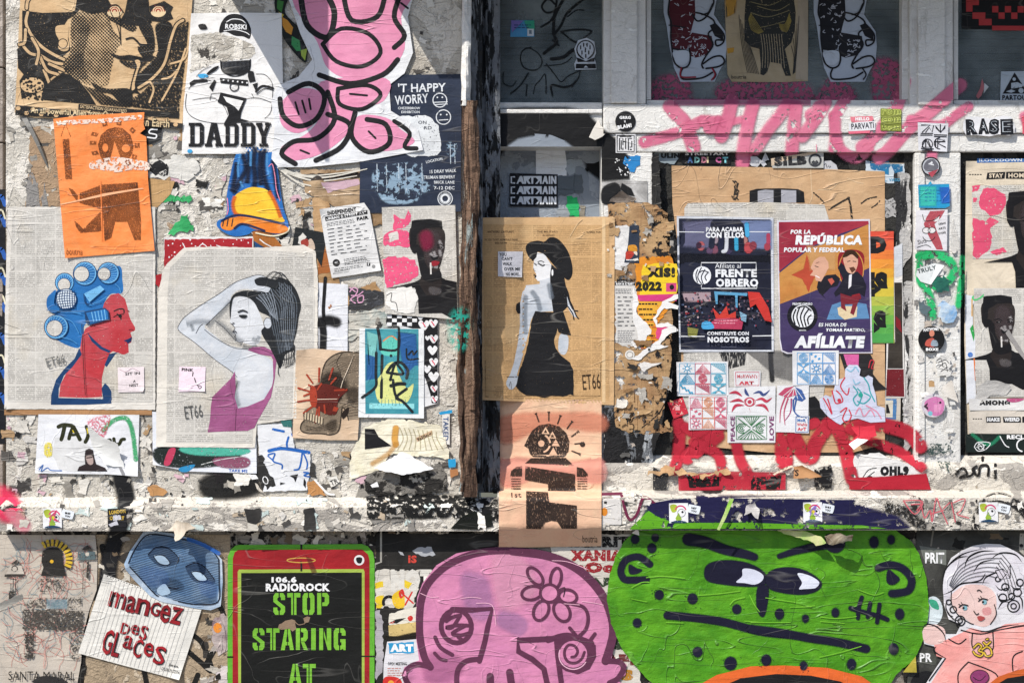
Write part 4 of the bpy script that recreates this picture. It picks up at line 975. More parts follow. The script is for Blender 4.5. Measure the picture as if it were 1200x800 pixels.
# 20 skull poster
t = Thing('poster', 'beige poster of an anatomical skull with a rust red burst over the face', 'poster', lv=4, curls=[(347, 520, 16, .006), (350, 412, 10, .005)])
t.C(340, 370, 4.4)
t.f('sheet', M('d9bfa4', hex2='ccb093'), '32 178 120 168 372 188 356 400 356 520 348 640 200 640 12 628')
sg_ = M('6e6152', 'ink', .22, hex2='8d7d6a', ws=200)
t.f('skull', sg_, '170 270 190 230 230 200 280 186 370 190 366 300 356 530 300 536 290 500 270 470 262 520 250 590 210 612 160 606 90 604 56 590 56 560 70 540 66 510 76 480 100 470 140 440 150 380 160 320', sm=0)
t.f('shade', tint('2a2019', .8), '190 320 240 310 270 340 270 400 240 450 200 470 170 440 150 400', sm=1, feather=40); t.f('shade', tint('2a2019', .5), '300 390 340 380 340 430 310 440', sm=1, feather=20); t.f('shade', tint('2a2019', .4), '190 560 230 540 230 580 210 590', sm=1, feather=16)
t.strip('hatching', ink('3a2e24', .3, ws=300), '190 250 250 215 360 205', '300 300 330 290 356 290', 9, 2.2); t.strip('hatching', ink('3a2e24', .3, ws=300), '250 470 300 440 356 430', '290 520 320 520 352 516', 6, 2.2); t.strip('hatching', ink('3a2e24', .3, ws=300), '70 560 150 570 240 530', '80 590 150 596 230 580', 4, 2)
t.s('outline', ink('2c221a', .12), '160 320 170 270 190 230 230 200 280 186 370 190', 5); t.s('outline', ink('2c221a', .12), '300 536 290 500 270 470 262 520 250 590 210 612 160 606 90 604 56 590 56 560 70 540', 5); t.f('socket', ink('241a14', .1), '268 500 300 470 300 500 282 524 270 530', sm=1)
t.s('suture', ink('3a3028', .2), '270 190 240 240 260 300 230 360', 3); t.s('suture', ink('4a4034', .2), '330 200 300 280 262 360 240 430', 3); t.s('crease', M('ead8c2'), '330 200 270 340 246 428 130 430', 3, sm=0)
rd = ink('a03a24', .08); t.f('burst', ink('5a1c14', .1), '110 370 180 350 250 370 300 380 250 430 240 500 200 510 140 480 110 440', sm=1)
t.f('burst', rd, '104 366 130 370 140 430 130 470 104 450', sm=1)
for a in ('150 270 148 340', '86 304 116 346', '42 372 110 392', '40 442 118 430', '70 500 124 460', '96 356 126 376', '130 548 140 480', '148 530 150 470', '100 400 70 412', '220 270 200 330', '236 320 210 350', '160 350 140 380', '290 380 230 384', '180 500 176 460'): t.s('burst', rd, a, 10, w2=8)
t.f('burst', rd, '226 466 250 474 240 494 218 490')
for i in range(7): t.s('teeth', M('c9b89c'), [(80 + i * 14, 500 + i * 4), (78 + i * 14, 530 + i * 4)], 8); 
for i in range(8): t.s('teeth', ink('3a2a20'), [(72 + i * 14, 496 + i * 4), (72 + i * 14, 544 + i * 3)], 2)
t.done()
# 21 TA poster
t = Thing('poster', 'white drawing sheet with brushed letters TA and a small dark hooded bust', 'poster', lv=3.4, curls=[(42, 555, 20, .012), (160, 557, 20, .014)])
t.C(0, 470, 4.705)
t.f('sheet', M('dfe0e4'), '212 72 600 74 768 74 760 414 600 402 400 400 192 396'); t.f('patch', M('d2d2d2'), '300 200 440 190 500 250 500 390 330 380 290 300', torn=1)
ob_ = ink('26290e', .03)
for a, w in (('322 140 350 130 394 134', 22), ('356 136 344 190 338 210', 22), ('404 140 388 176 380 206', 20), ('404 140 420 170 440 210', 22), ('390 186 424 184', 14), ('476 140 486 170 482 200 470 224', 20), ('566 224 606 214', 22), ('628 206 634 232 656 236 670 212 686 208', 18)): t.s('lettering', ob_, a, w)
t.s('lettering', ink('d8c02c'), '480 150 484 176', 6); t.s('lettering', ink('d8c02c'), '400 160 406 172', 6)
t.s('green_mark', spray('3fa56b', .25, op=.85), '570 160 620 110 680 90 716 120 736 200 744 270 750 320', 14, soft=10); t.f('red_mark', M('d24a66', 'spray', .5, soft=True, op=.6), '484 120 540 90 600 80 596 130 560 200', sm=1, feather=10)
t.s('scribble', ink('3f6fb4', .1), '214 376 236 350 226 386 260 366 280 380 340 382', 5); t.f('yellow_mark', spray('e0d060', .3), '250 240 280 236 280 300 250 296', sm=1, feather=8)
t.f('bust', ink('2a2022', 0), '426 384 436 360 470 346 466 310 470 270 490 260 512 268 520 310 530 346 580 366 592 386'); t.f('bust', ink('b09a94'), '474 304 508 300 514 340 496 350 480 334', sm=1); t.s('bust', KS, '478 312 508 308', 6)
t.s('tear', M('8c8c90'), '590 250 640 320 680 400', 7, w2=18); t.done()
t = Thing('torn_flap', 'white torn paper point curling off the brushed letter sheet', 'torn paper', lv=4.2)
t.flap(M('f0f0ee'), '101 496 120 512 138 520 146 548 124 544 110 528', 146, 548, 110, 528, .034); t.done()
t = Thing('cardboard', 'brown cardboard edge running under the red faced woman poster', 'cardboard', lv=2.2)
t.f('sheet', M('ab8058', 'cardboard'), '5 480 178 480 178 486 5 486'); t.done()
# 22 blue stick figure sheet
t = Thing('poster', 'white sheet with a blue brush drawing of a striding stick figure', 'poster', lv=2.6, curls=[(302, 575, 14, .008)])
t.C(180, 480, 5)
t.f('sheet', M('dcdde0'), '608 86 800 80 830 240 920 250 916 340 900 470 640 480 660 400 620 300', torn=.5)
bb_ = ink('2060b0', .06)
for a, w in (('676 240 740 226 810 232 910 250', 20), ('790 160 780 200 786 230', 12), ('700 114 762 126', 14), ('672 262 710 256 700 300 750 320 752 344', 9), ('670 270 700 296', 8), ('870 256 862 310 850 346 824 352', 10), ('880 258 900 310 896 346', 9), ('880 366 910 370 880 384 912 392', 9), ('808 140 812 152', 6)): t.s('figure', bb_, a, w)
t.f('teal_paint', spray('2f6a66', .2), '744 66 806 62 810 100 760 96', feather=6); t.f('black_mark', KS, '796 386 846 376 830 424 820 400'); t.f('black_mark', KS, '742 424 772 430 740 440'); t.f('black_mark', KS, '880 400 892 420 890 460 876 440'); t.done()
t = Thing('paper_scrap', 'torn black and white print of an eye beside the blue stick figure', 'torn paper', lv=2.9)
t.C(180, 480, 5); t.f('sheet', M('2b2a2a'), '608 270 640 266 660 340 700 400 716 440 640 470 600 400', torn=2); t.o('eye', WI, 655, 412, 14, 5, ry=22, rot=-20); t.f('highlight', WI, '550 372 600 376 612 400 580 410', torn=2); t.f('highlight', ink('c8c0b4'), '590 430 640 470 640 490 600 460', torn=2); t.done()
# 23 cream torn sheet with 'falling'
t = Thing('poster', 'torn cream sheet with a yellow tree stroke and the word falling', 'poster', lv=2.9, curls=[(395, 570, 20, .012), (520, 520, 16, .006)])
t.C(360, 480, 4.445)
t.f('sheet', M('e0d8bc', hex2='ebe5d2', amt=2.2), '228 230 300 90 440 40 690 80 742 210 740 255 640 246 560 238 420 230 400 300 300 340 218 366', torn=1.5)
t.f('black_print', KS, '300 98 350 100 372 140 440 188 300 206'); t.s('yellow_stroke', spray('d09a4a'), '462 96 456 150 462 180', 20, soft=12); t.s('yellow_stroke', tint('d09a4a', .5), '460 180 420 230 340 280', 10, soft=14)
t.f('word_strip', M('c8a888'), '566 146 650 106 654 128 574 166'); t.t('lettering', ink('2a1e16'), 'falling', 570, 148, 22, 80, rot=-25, bold=.04)
for i in range(9): t.s('shade_line', tint('a89a70', .5), [(480 + i * 24, 90 + i * 3), (500 + i * 22, 150), (470 + i * 30, 210)], 2, soft=3)
t.done()
t = Thing('torn_flap', 'thin white torn paper flap sagging over the grey hollow by the post', 'torn paper', lv=3.3)
t.flap(M('e8e8ea'), '438 548 462 534 472 529 486 537 508 549 500 551 470 556', 470, 531, 500, 536, .030); t.done()
t = Thing('wall_patch', 'grey and black weathered hollow where layers tore away beside the post', 'torn paper', lv=2.7)
t.f('sheet', mat_wall('weathered_hollow', ['7a7670', ('2a2826', .50, 9, (1, 1, 1)), ('b8b2a8', .60, 14, (1, 1, 1)), ('151413', .60, 20, (1, 1, 1))], .006), '428 560 436 550 452 552 470 556 500 550 516 540 522 552 524 576 500 578 440 580 428 574', torn=1.6); t.done()
t = Thing('wall_patch', 'black sprayed patch left of the grey hollow', 'torn paper', lv=2.6)
t.f('sheet', M('1a1a1a', hex2='3a3836'), '426 562 446 552 452 562 450 578 430 578', torn=1.2); t.f('glint', WI, '434 568 442 564 444 570 436 571'); t.done()
t = Thing('label_strip', 'narrow vertical paper strip lettered TAKED next to the timber post', 'label', lv=3.6)
t.f('sheet', M('e2e0dc'), '518 484 527 485 527 521 519 519'); t.t('lettering', ink('2a4a7a'), 'TAKED', 525.5, 488, 6, 28, rot=90, bold=.02); t.done()
for q, c_, lb in (('514 483 530 480 530 484 516 486', '2a9ad0', 'upper small blue tape piece beside the TAKED strip'), ('525 538 534 537 534 547 526 548', '2a9ad0', 'lower small blue tape piece below the TAKED strip'), ('527 550 536 549 537 556 528 560', 'b07a50', 'small brown tape piece below the lower blue one')):
    t = Thing('tape', lb, 'tape', lv=3.8); t.f('sheet', M(c_), q, torn=.5); t.done()
t = Thing('paint_smear', 'turquoise and green spray smear on the brown timber post', 'paint', d=DPOST + .004, lv=1)
t.f('paint', M('1fb09a', 'spray', .42, ws=60, soft=True, op=.7), '532 376 541 366 546 384 540 404 533 400', sm=1, feather=11, g=3); t.done()
t = Thing('paper_scrap', 'tiny torn label reading TR at the foot of the skull poster', 'torn paper', lv=3.6)
t.C(180, 480, 5); t.f('sheet', M('dcd8d0'), '1016 406 1070 384 1090 420 1040 456', torn=1); t.t('lettering', K, 'TR', 1030, 418, 30, 46, rot=-24, bold=.02); t.done()
t = Thing('cardboard', 'torn brown cardboard tongue with a white curled rim near the ledge', 'cardboard', lv=3.1)
t.C(180, 480, 5); t.f('sheet', M('b98450', 'cardboard'), '904 420 950 412 980 440 1010 500 900 498', torn=1.5); t.s('rim', WHT, '944 410 980 450 1020 490 1056 496', 12); t.done()
t = Thing('cardboard', 'torn tan cardboard scrap below the abstract painting', 'cardboard', lv=2)
t.f('sheet', M('bb8b5a', 'cardboard'), '172 570 184 568 196 576 192 581 176 580', torn=1.4); t.done()

# scraps that cannot be counted, clinging between the posters
def crust(name, label, rects, n, pal, seed, d=0, lv=.3, sz=(2, 9), surf=None, dk=.35):
    t = Thing(name, label, 'STUFF', d=d, lv=lv, surfaces=surf); rg = random.Random(seed)
    ms = [M(c, amt=2.2) for c in pal]; mk = {}
    tot = sum((r[2] - r[0]) * (r[3] - r[1]) for r in rects)
    for r in rects:
        k = int(n * (r[2] - r[0]) * (r[3] - r[1]) / tot)
        for i in range(k):
            x, y = rg.uniform(r[0], r[2]), rg.uniform(r[1], r[3]); a = sz[0] + (sz[1] - sz[0]) * rg.random() ** 2.6; asp = rg.choice((.5, .8, 1, 1.5, 2.4)) * rg.uniform(.8, 1.2); ro = rg.gauss(0, .25)
            p = []
            for U, V_ in ((-1, -1), (0, -.9), (1, -1), (.9, 0), (1, 1), (0, .8), (-1, 1), (-.9, .1)):
                X, Y = a * .8 * asp ** .5 * (U + rg.uniform(-.35, .35)), a * .8 / asp ** .5 * (V_ + rg.uniform(-.35, .35)); p.append((x + X * math.cos(ro) - Y * math.sin(ro), y + X * math.sin(ro) + Y * math.cos(ro)))
            p = [(min(max(q[0], r[0] - 3), r[2] + 3), min(max(q[1], r[1] - 1), r[3] + 1)) for q in p]
            p = tear(p, .45 + a * .05, 1.8, rg); mt = rg.choice(ms)
            if not surf:
                h = rg.uniform(.0, .0035)
                v = p + [(x, y)]; t.k = rg.randint(0, 50); t.add('sheet', mt, v, [(j, (j + 1) % len(p), len(p)) for j in range(len(p))])
            else: t.k = rg.randint(0, 50); t.add('sheet', mt, p + [(x, y)], [(j, (j + 1) % len(p), len(p)) for j in range(len(p))])
    t.many.add('sheet'); return t.done()
crust('torn_paper', 'layers of small torn paper between the posters of the plaster wall', [(168, 150, 215, 245), (186, 180, 262, 250), (330, 190, 380, 300), (255, 180, 275, 240), (425, 362, 462, 392), (180, 556, 300, 582), (4, 486, 44, 580), (44, 556, 180, 582), (350, 530, 430, 582), (165, 486, 182, 580)], 270, ['d6d1c8', 'e6e2da', '8d8880', '3a3836', 'cfcac0', 'b9b2a6', 'a98a66', 'c8c4be', '1c1b1a', 'c9a6b0', '5a5652'], 11, sz=(1.5, 11))
crust('torn_paper', 'faint peeling flecks on the upper plaster beside the posters', [(200, 0, 330, 20), (486, 0, 541, 86), (8, 140, 70, 240), (520, 380, 545, 580)], 60, ['d6d1c8', 'e6e2da', '8d8880', 'b9b2a6', '4a4642'], 12, sz=(1.5, 6))
crust('torn_paper', 'crusts of torn paper and flaking paint along the left ledge', [(0, 584, 583, 621)], 150, ['e3ded6', 'cfc9bf', '4a4744', 'f0ece4', 'a29d95', 'c9c3b8', 'b5a48e', 'c2d0cc', '8a8680'], 13, d=ledge_l, sz=(1.2, 10))
# things between
t = Thing('wall_patch', 'brown stripped wood patch with grey smears left of the orange poster', 'torn paper', lv=.6)
t.f('sheet', mat_wall('stripped_patch', ['a98e72', ('8a8784', .52, 6, (1.6, 1, .8)), ('c9b69c', .60, 12, (1, 1, .5)), ('4a3a2e', .64, 12, (2, 1, .6))], .005), '36 150 66 148 70 200 76 242 30 242 34 200', torn=1.8); t.done()
t = Thing('strap', 'thin grey strip dangling from the tan poster corner across the brown patch', 'tape', lv=1.4, fold=lambda x, y: .014 * max(0, math.sin((y - 134) / 60 * 3.14)) if 134 < y < 194 else 0)
t.s('sheet', M('7a7874', rough=.4), '28 138 40 160 50 182 56 196', 6, w2=1.5); t.done()
t = Thing('paper_scrap', 'green paint scraps clinging between the orange poster and the folded blue figure', 'torn paper', lv=1.6)
gm = M('2f9a58', hex2='3fb06a', amt=2)
t.C(160, 160, 4); t.f('upper_scrap', gm, '120 290 160 274 176 284 250 280 262 296 240 314 180 306 120 320', torn=2.5); t.f('lower_scrap', gm, '210 370 240 362 250 400 270 420 262 444 200 440 170 464 140 460 160 430 200 400', torn=2.5); t.done()
t = Thing('cardboard', 'tan envelope flap showing behind the right edge of the orange poster', 'cardboard', lv=2)
t.C(160, 160, 4); t.f('sheet', M('c09a6a', 'cardboard'), '60 196 180 210 160 270 100 330 70 336'); t.done()
t = Thing('paper_scrap', 'grey and white torn paper with black ink right of the orange poster', 'torn paper', lv=1.8)
t.C(160, 160, 4); t.f('sheet', M('d6d3cc', amt=2.4), '60 150 110 110 200 90 280 110 300 160 250 200 200 206 120 196 60 190', torn=3); t.f('ink_marks', K, '60 120 120 112 130 150 90 180 60 170', torn=4); t.f('ink_marks', KW, '100 150 140 130 150 170 120 186', torn=3); t.done()
t = Thing('paper_scrap', 'rust brown triangle of paper under the elbow of the blue figure', 'torn paper', lv=3.2)
t.C(160, 160, 4); t.f('sheet', M('a8672e', 'cardboard'), '540 436 640 462 720 560 600 520 550 490'); t.s('edge', WHT, '492 412 600 500 716 562', 5, sm=0); t.f('blue_piece', M('1f4a78'), '552 490 596 520 596 545 556 520'); t.f('blue_piece', M('1f4a78'), '640 552 720 562 722 570 644 566'); t.done()

# ledge stickers
def bird_sticker(x, y, lb, d=ledge_r, v=0):
    t = Thing('sticker', lb, 'sticker', d=d, lv=2, curls=[(x, y, 8, .003)])
    t.C(x, y, 5.33); t.f('sheet', M('e6e6e8'), '0 2 118 0 120 122 2 126')
    if v % 2: t.f('petals', ink(('c93a6a', '8a6ac0')[v > 1]), '20 20 50 44 90 10 74 60 110 90 66 76 40 116 44 70', torn=.4); t.e('petals', ink('d8c040'), 62, 60, 12)
    t.f('leaf', ink('a9b83c'), '8 16 30 8 50 18 46 50 24 60 10 40', sm=1); t.o('eye', ink('c93a6a'), 72, 52, 34, 8, a0=200, a1=340); t.f('leaf', ink('8fae3a'), '40 96 60 60 80 100 70 116 50 118'); t.o('eye', ink('6a6a70'), 78, 62, 24, 3); t.e('eye', KS, 84, 56, 7); t.f('foot_bar', ink('1f3e5c'), '20 116 60 108 104 116 104 124 20 124', sm=1); t.done()
    t = Thing('sticker', lb.replace('square white bird sticker', 'tiny rounded white label overlapping the bird sticker'), 'sticker', d=d, lv=2.6); t.C(x, y, 5.33)
    t.f('sheet', M('dfe4ea'), '122 14 132 8 190 20 196 30 188 62 176 70 122 58 116 46', sm=1); t.t('lettering', K, ('HEY', 'BE', 'OH', 'HI')[v], 140, 24, 12, 34, rot=8, bold=.05); t.t('lettering', K, 'YOU', 138, 42, 12, 34, rot=8, bold=.05); t.done()
bird_sticker(50, 595, "square white bird sticker near the ledge's left end", ledge_l, 1)
bird_sticker(784, 589, 'square white bird sticker left of the green drip')
bird_sticker(941, 588, 'square white bird sticker on navy paint right of the drip', ledge_r, 3)
bird_sticker(1147, 588, "square white bird sticker near the ledge's right end", ledge_r, 2)
t = Thing('sticker', 'small black sticker with gold lettering on the ledge over the black paint', 'sticker', d=ledge_l, lv=2); t.C(126, 595, 4.7)
t.f('sheet', M('1c1c20'), '0 4 104 0 104 104 2 106'); t.t('lettering', ink('c2a23c'), 'LONDON', 8, 14, 22, 90, rot=-6, bold=.05); t.t('lettering', ink('c2a23c'), 'OF ART', 12, 44, 22, 80, bold=.05); t.f('white_print', ink('c8c8d0'), '30 40 70 36 76 62 30 70', torn=1); t.f('white_print', ink('c8c8d0'), '6 90 50 66 60 90 20 104', torn=1); t.done()
def graf(name, label, parts, surf, lv=1.2, cat='graffiti', crop=(0, 0, 1)):
    t = Thing(name, label, cat, surfaces=surf, lv=lv, crop=crop)
    for fn in parts: fn(t)
    return t.done()
graf('spray_mark', 'broad black spray streak falling from the wall over the ledge above the mask', [lambda t: t.s('paint', SK, '142 560 148 590 138 622 128 660 124 700', 14, soft=6)], LW, 1.3)
graf('spray_mark', 'dark smudge on the wall right under the abstract painting', [lambda t: t.f('paint', tint('151515', .9), '238 564 262 556 300 566 292 578 246 580', sm=1, feather=8)], LW, 1.1)
graf('spray_mark', 'pink red spray haze at the left end of the ledge', [lambda t: t.s('paint', tint('e0305a', .85), '-2 584 6 590 10 596', 20, soft=12), lambda t: t.s('paint', tint('e58a9a', .6), '14 600 24 612 28 616', 8, soft=8)], LW, 1.1)
graf('spray_mark', 'black paint covering the ledge between the grey hollow and the peach poster', [lambda t: t.f('paint', spray('151515', .35, ws=60), '430 584 470 580 540 582 583 586 583 608 530 604 430 606', feather=5), lambda t: t.f('paint', ink('0e120c', 0), '528 619 540 606 556 598 566 604 574 600 578 616 560 620')], LW + RS, 1.1)
for a, lb in (('356 596 368 594 370 621 356 621', 'right hand'), ('286 596 306 596 306 607 300 614 290 612', 'left hand')):
    t = Thing('paper_scrap', lb + ' square black paper patch on the ledge left of centre', 'torn paper', d=ledge_l, lv=1.6); t.f('sheet', M('232222', hex2='3a3836'), a, torn=1); t.done()
t = Thing('torn_flap', 'torn beige paper knot hanging from the ledge over the blue mask', 'torn paper', d=ledge_l, lv=3)
t.flap(M('d2c6b4', hex2='8a7a68'), '198 620 206 610 220 612 230 618 218 622 212 630 206 634 204 622', 200, 612, 230, 614, .035); t.done()
# ---------------------------------------------------------------- posters on the lower wall
# map poster
t = Thing('poster', 'road map sheet printed with a faded robot figure under a yellow sunburst', 'poster', lv=2, curls=[(113, 640, 14, .006)])
t.C(0, 610, 4.212)
t.f('sheet', M('b9b0a5', hex2='c2b7a9'), '-6 68 470 70 480 200 476 340 440 440 410 560 400 700 380 810 -6 810')
rg = random.Random(4)
def mroad(c, n, w):
    for i in range(n):
        x, y = rg.uniform(0, 440), rg.uniform(80, 740); a = rg.uniform(0, 6.28); p = [(x, y)]
        for j in range(rg.randint(4, 9)):
            a += rg.uniform(-.8, .8); x += 26 * math.cos(a); y += 26 * math.sin(a)
            if not (2 < x < 462 - max(0, y - 340) * .15 and 72 < y < 730): break
            p.append((x, y))
        if len(p) > 2: t.s('road_lines', ink(c, .1), p, w)
t.many.add('road_lines')
mroad('b8685c', 60, 1.6); mroad('6a8a98', 40, 1.8); mroad('c98a80', 50, 2.4)
fb_ = M('3c3834', 'ink', .34, ws=130)
t.f('head', ink('2a2826', .12), '204 200 210 150 240 130 280 130 306 150 312 220 326 272 200 272 214 230', sm=0); t.e('head', ink('e0b030'), 255, 200, 9)
for i, a in enumerate((-120, -105, -90, -75, -60, -45, -30, -16, -3, 10, 22)):
    c_, s_ = math.cos(math.radians(a)), math.sin(math.radians(a)); x, y = 258 + c_ * 66, 190 + s_ * 66
    t.s('sunburst', ink('d8b43a', .1), [(x, y), (x + c_ * 34, y + s_ * 34)], 13, cap=0)
    a2 = math.radians(a + 7); t.s('sunburst', ink('2e2a26', .15), [(258 + math.cos(a2) * 68, 190 + math.sin(a2) * 68), (258 + math.cos(a2) * 98, 190 + math.sin(a2) * 98)], 6, cap=0)
fm = M('4a4540', 'ink', .62, ws=120)
t.f('neck', fm, '190 284 324 284 324 350 190 350'); t.f('body', M('4a4540', 'ink', .42, ws=120), '110 436 410 444 408 540 110 536'); t.f('body', fm, '120 380 400 376 400 430 120 430'); t.f('leg', M('3a3632', 'ink', .45, ws=120), '112 548 168 548 164 680 110 680 128 640'); t.f('leg', fm, '340 552 408 550 390 684 344 680')
t.f('hut', fb_, '50 214 84 190 106 216'); t.f('hut', M('c9bfb2'), '50 220 104 220 120 262 30 262'); t.f('hut', fb_, '24 262 122 262 120 276 22 276'); t.o('hut', fb_, 72, 236, 14, 5); t.f('hut', fb_, '400 144 430 118 460 146'); t.f('hut', M('5a6a6e', 'ink', .3), '384 152 470 152 470 190 380 196'); t.e('hut', M('c9bfb2'), 430, 164, 10)
for x in (54, 66, 78): t.s('hut', fb_, [(x, 282), (x, 346)], 4, cap=0)
t.f('hut', fb_, '44 346 78 346 66 388 44 388'); t.s('hut', fb_, '410 200 408 350', 4); t.s('hut', fb_, '434 206 430 280', 12)
t.t('lettering', ink('1e1c1a', .15), 'SANTA MARAL', 40, 742, 44, 330, bold=.0, rot=0); t.f('blue_patch', tint('8aa8b4', .5), '230 390 330 390 330 430 230 430', feather=8); t.f('dark_emblem', ink('2c2a2a', .1), '166 800 190 770 240 764 300 776 330 800', sm=1); t.done()
t = Thing('torn_flap', 'small white torn tongue lifting off the left side of the map sheet', 'torn paper', lv=3)
t.flap(M('ded8cc'), '-2 707 14 700 26 695 27 702 10 712 -2 716', -2, 716, 27, 708, .018); t.done()
# black brush tag on beige
graf('spray_mark', 'thick black brush loops right of the ice cream poster', [lambda t: [t.s('paint', ink('161513', .05), a, 6) for a in ('224 742 236 752 244 770 248 786 236 776 222 764', '250 700 262 720 256 750 240 780', '232 790 228 800', '168 780 172 800')] and None, lambda t: t.s('paint', ink('161513', .05), '96 784 92 802', 9), lambda t: t.s('paint', ink('161513', .08), '120 640 124 670 112 700', 7)], LW, .8)
t = Thing('wall_patch', 'beige board area between the map sheet and the phone poster', 'torn paper', lv=.4)
t.f('sheet', mat_wall('beige_board', ['a8957c', ('8c7c68', .55, 6, (1, 1, 1)), ('c0b09a', .62, 10, (1, 1, .7)), ('3a342c', .68, 14, (1, 1, .6))], .005), '112 626 270 626 270 805 98 805'); t.done()
# ice cream poster
t = Thing('poster', 'tilted computer paper sheet with red cut-out letters MANGEZ DES GLACES', 'poster', lv=4, curls=[(122, 673, 14, .010), (210, 797, 16, .012)])
t.C(0, 610, 4.212)
t.f('sheet', M('dedbd4'), '512 262 996 432 884 784 386 652')
for i in range(14):
    u = i / 13; t.s('punch_holes', K, [(516 + u * 0 + 28 + i * 13.5 - 14, 272 + i * 4.8), (517 + 28 + i * 13.5 - 14, 273.5 + i * 4.8)], 4)
for i in range(22): t.s('print_lines', M('c3c0bc'), [(532 + i * 20, 280 + i * 7), (420 + i * 20, 652 + i * 5.6)], 2, cap=0)
t.many.add('print_lines'); t.many.add('punch_holes')
rl = M('a8202a', 'ink', .05, hex2='7a1820'); ro = 14
def word(txt, x, y, hs, w, dx, dy):
    xx, yy = x, y
    for i, ch in enumerate(txt):
        for m_, o_, bo in ((ink('1a0c0e', 0), 3, .03), (rl, 0, .006)): t.t('lettering', m_, ch, xx + o_, yy + o_ - (0), hs[i], w[i], rot=ro, bold=bo)
        xx += w[i] * dx + 3; yy += w[i] * dy + 1
word('manGez', 548, 344, [76, 84, 78, 70, 90, 84], [82, 48, 66, 48, 50, 54], .99, .24)
word('DeS', 604, 500, [54, 50, 70], [42, 42, 38], 1.05, .12)
word('GLaCeS', 524, 530, [124, 120, 66, 92, 70, 92], [46, 36, 48, 44, 48, 56], 1.05, .34)
t.t('signature', K, 'Jean', 834, 700, 16, 48, rot=14); t.t('signature', K, 'DUBOUDIN', 800, 718, 16, 90, rot=14, bold=0); t.done()
# blue mask
t = Thing('paste_up', 'tilted blue lined mask-like face cut-out above the ice cream sheet', 'paste-up', lv=5.5, curls=[(146, 666, 16, .010), (262, 706, 14, .008)])
t.C(0, 610, 4.212)
t.f('border', M('8aa4c0', hex2='b9c6d4'), '612 214 640 150 706 56 740 48 850 60 960 90 1040 126 1096 190 1100 300 1090 420 1040 440 960 430 880 414 800 400 740 370 660 290 620 240'); t.f('face', M('5c7fa6', 'ink', 0, hex2='8099b4'), '634 208 660 150 710 80 760 66 860 80 960 104 1040 140 1080 190 1082 300 1074 400 1040 412 960 410 880 396 800 372 760 356 690 280 640 226')
face = P('634 208 660 150 710 80 760 66 860 80 960 104 1040 140 1080 190 1082 300 1074 400 1040 412 960 410 880 396 800 372 760 356 690 280 640 226')
ln_ = ink('141c2c', .05)
for i in range(46):
    y0 = 60 + i * 7.8; seg = []
    for j in range(46):
        x = 630 + j * 10; y = y0 + (x - 630) * .16 + 5 * math.sin(x * .018 + i * .22) - 60
        if inside((x, y), face): seg.append((x, y))
        elif len(seg) > 3: t.s('line_shading', ln_, seg, 2.2, sm=0, cap=0); seg = []
        else: seg = []
    if len(seg) > 3: t.s('line_shading', ln_, seg, 2.2, sm=0, cap=0)
t.many.add('line_shading')
for q in ('634 208 660 150 710 80 760 66 860 80 960 104 1040 140 1080 190', '640 226 690 280 760 356 780 370', '1080 190 1082 300 1074 400 960 410 880 396'): t.s('outline', ln_, q, 6)
t.f('eye', tint('20304c', .45), '730 166 770 130 830 134 880 180 876 206 840 220 790 224 750 196', sm=1); t.f('eye', M('9fb6cc'), '758 176 780 168 812 174 838 206 820 218 784 208', sm=1); t.f('eye', tint('20304c', .45), '916 226 960 206 1010 226 1060 290 1050 310 1000 304 950 290', sm=1); t.f('eye', M('a9bfd2'), '944 254 964 248 996 256 1022 284 1010 296 974 290', sm=1)
for q in ('730 166 770 130 830 134 880 180 876 206', '758 176 780 168 812 174 838 206 820 218 784 208 758 176', '916 226 960 206 1010 226 1060 290', '944 254 964 248 996 256 1022 284 1010 296 974 290 944 254'): t.s('outline', ln_, q, 4)
t.f('nose', tint('101828', .3), '800 300 830 290 880 300 900 330 870 340 830 330', sm=1, feather=16); t.s('nose', ln_, '796 330 820 322 850 334 880 330', 5); t.f('nose', M('9fb6cc'), '780 330 810 310 830 330 840 356 800 368 776 352', sm=1)
t.s('blue_stroke', tint('2a66b8', .8), '930 90 1000 116 1080 160', 14, soft=5); t.f('blue_patch', tint('2460b4', .15), '700 240 800 250 820 300 740 310', sm=1, feather=24); t.f('blue_patch', tint('2460b4', .15), '1000 300 1060 320 1056 370 1000 350', sm=1, feather=20); t.done()
# torn scraps right of the mask
t = Thing('paper_scrap', 'torn paper with an orange ball between ice cream sheet and phone poster', 'torn paper', lv=1.4)
t.f('sheet', M('c2b6b0', hex2='6c4a58', amt=2), '250 726 262 718 268 724 268 760 256 768 248 750', torn=1.5); t.e('ball', ink('e08a34'), 255, 735, 5, 6); t.done()
t = Thing('paper_scrap', 'torn pinkish white paper in the gap left of the phone poster', 'torn paper', lv=1.2); t.f('sheet', M('cfc4c2', amt=2), '254 784 266 780 268 806 250 806', torn=1.2); t.done()
# radio rock phone poster
t = Thing('poster', 'phone shaped poster in red and green reading STOP STARING AT', 'poster', lv=3.4, curls=[(438, 640, 12, .006)])
t.C(240, 620, 4.446)
gn = ink('7cb83a', 0, hex2='6fae34')
t.f('sheet', M('5fa832', amt=1.2), '180 80 820 76 850 88 876 120 884 160 884 812 118 812 120 140 136 104 160 84', sm=0)
t.f('red_body', M('a01f26', 'ink', 0, hex2='8e1a22'), '176 106 820 104 850 130 858 160 858 812 144 812 146 150 156 118')
t.f('screen_rim', ink('9cb24a', 0), '178 208 826 206 832 220 832 812 174 812 172 220'); t.f('screen', M('121312', 'ink', 0), '190 226 818 224 818 812 188 812')
t.o('speaker', ink('c9a04a', 0), 502, 160, 74, 5, ry=12); t.e('camera', ink('dcdcdc', 0), 804, 160, 27); t.f('camera', KS, '788 150 804 144 820 150 816 172 804 178 792 170', sm=1)
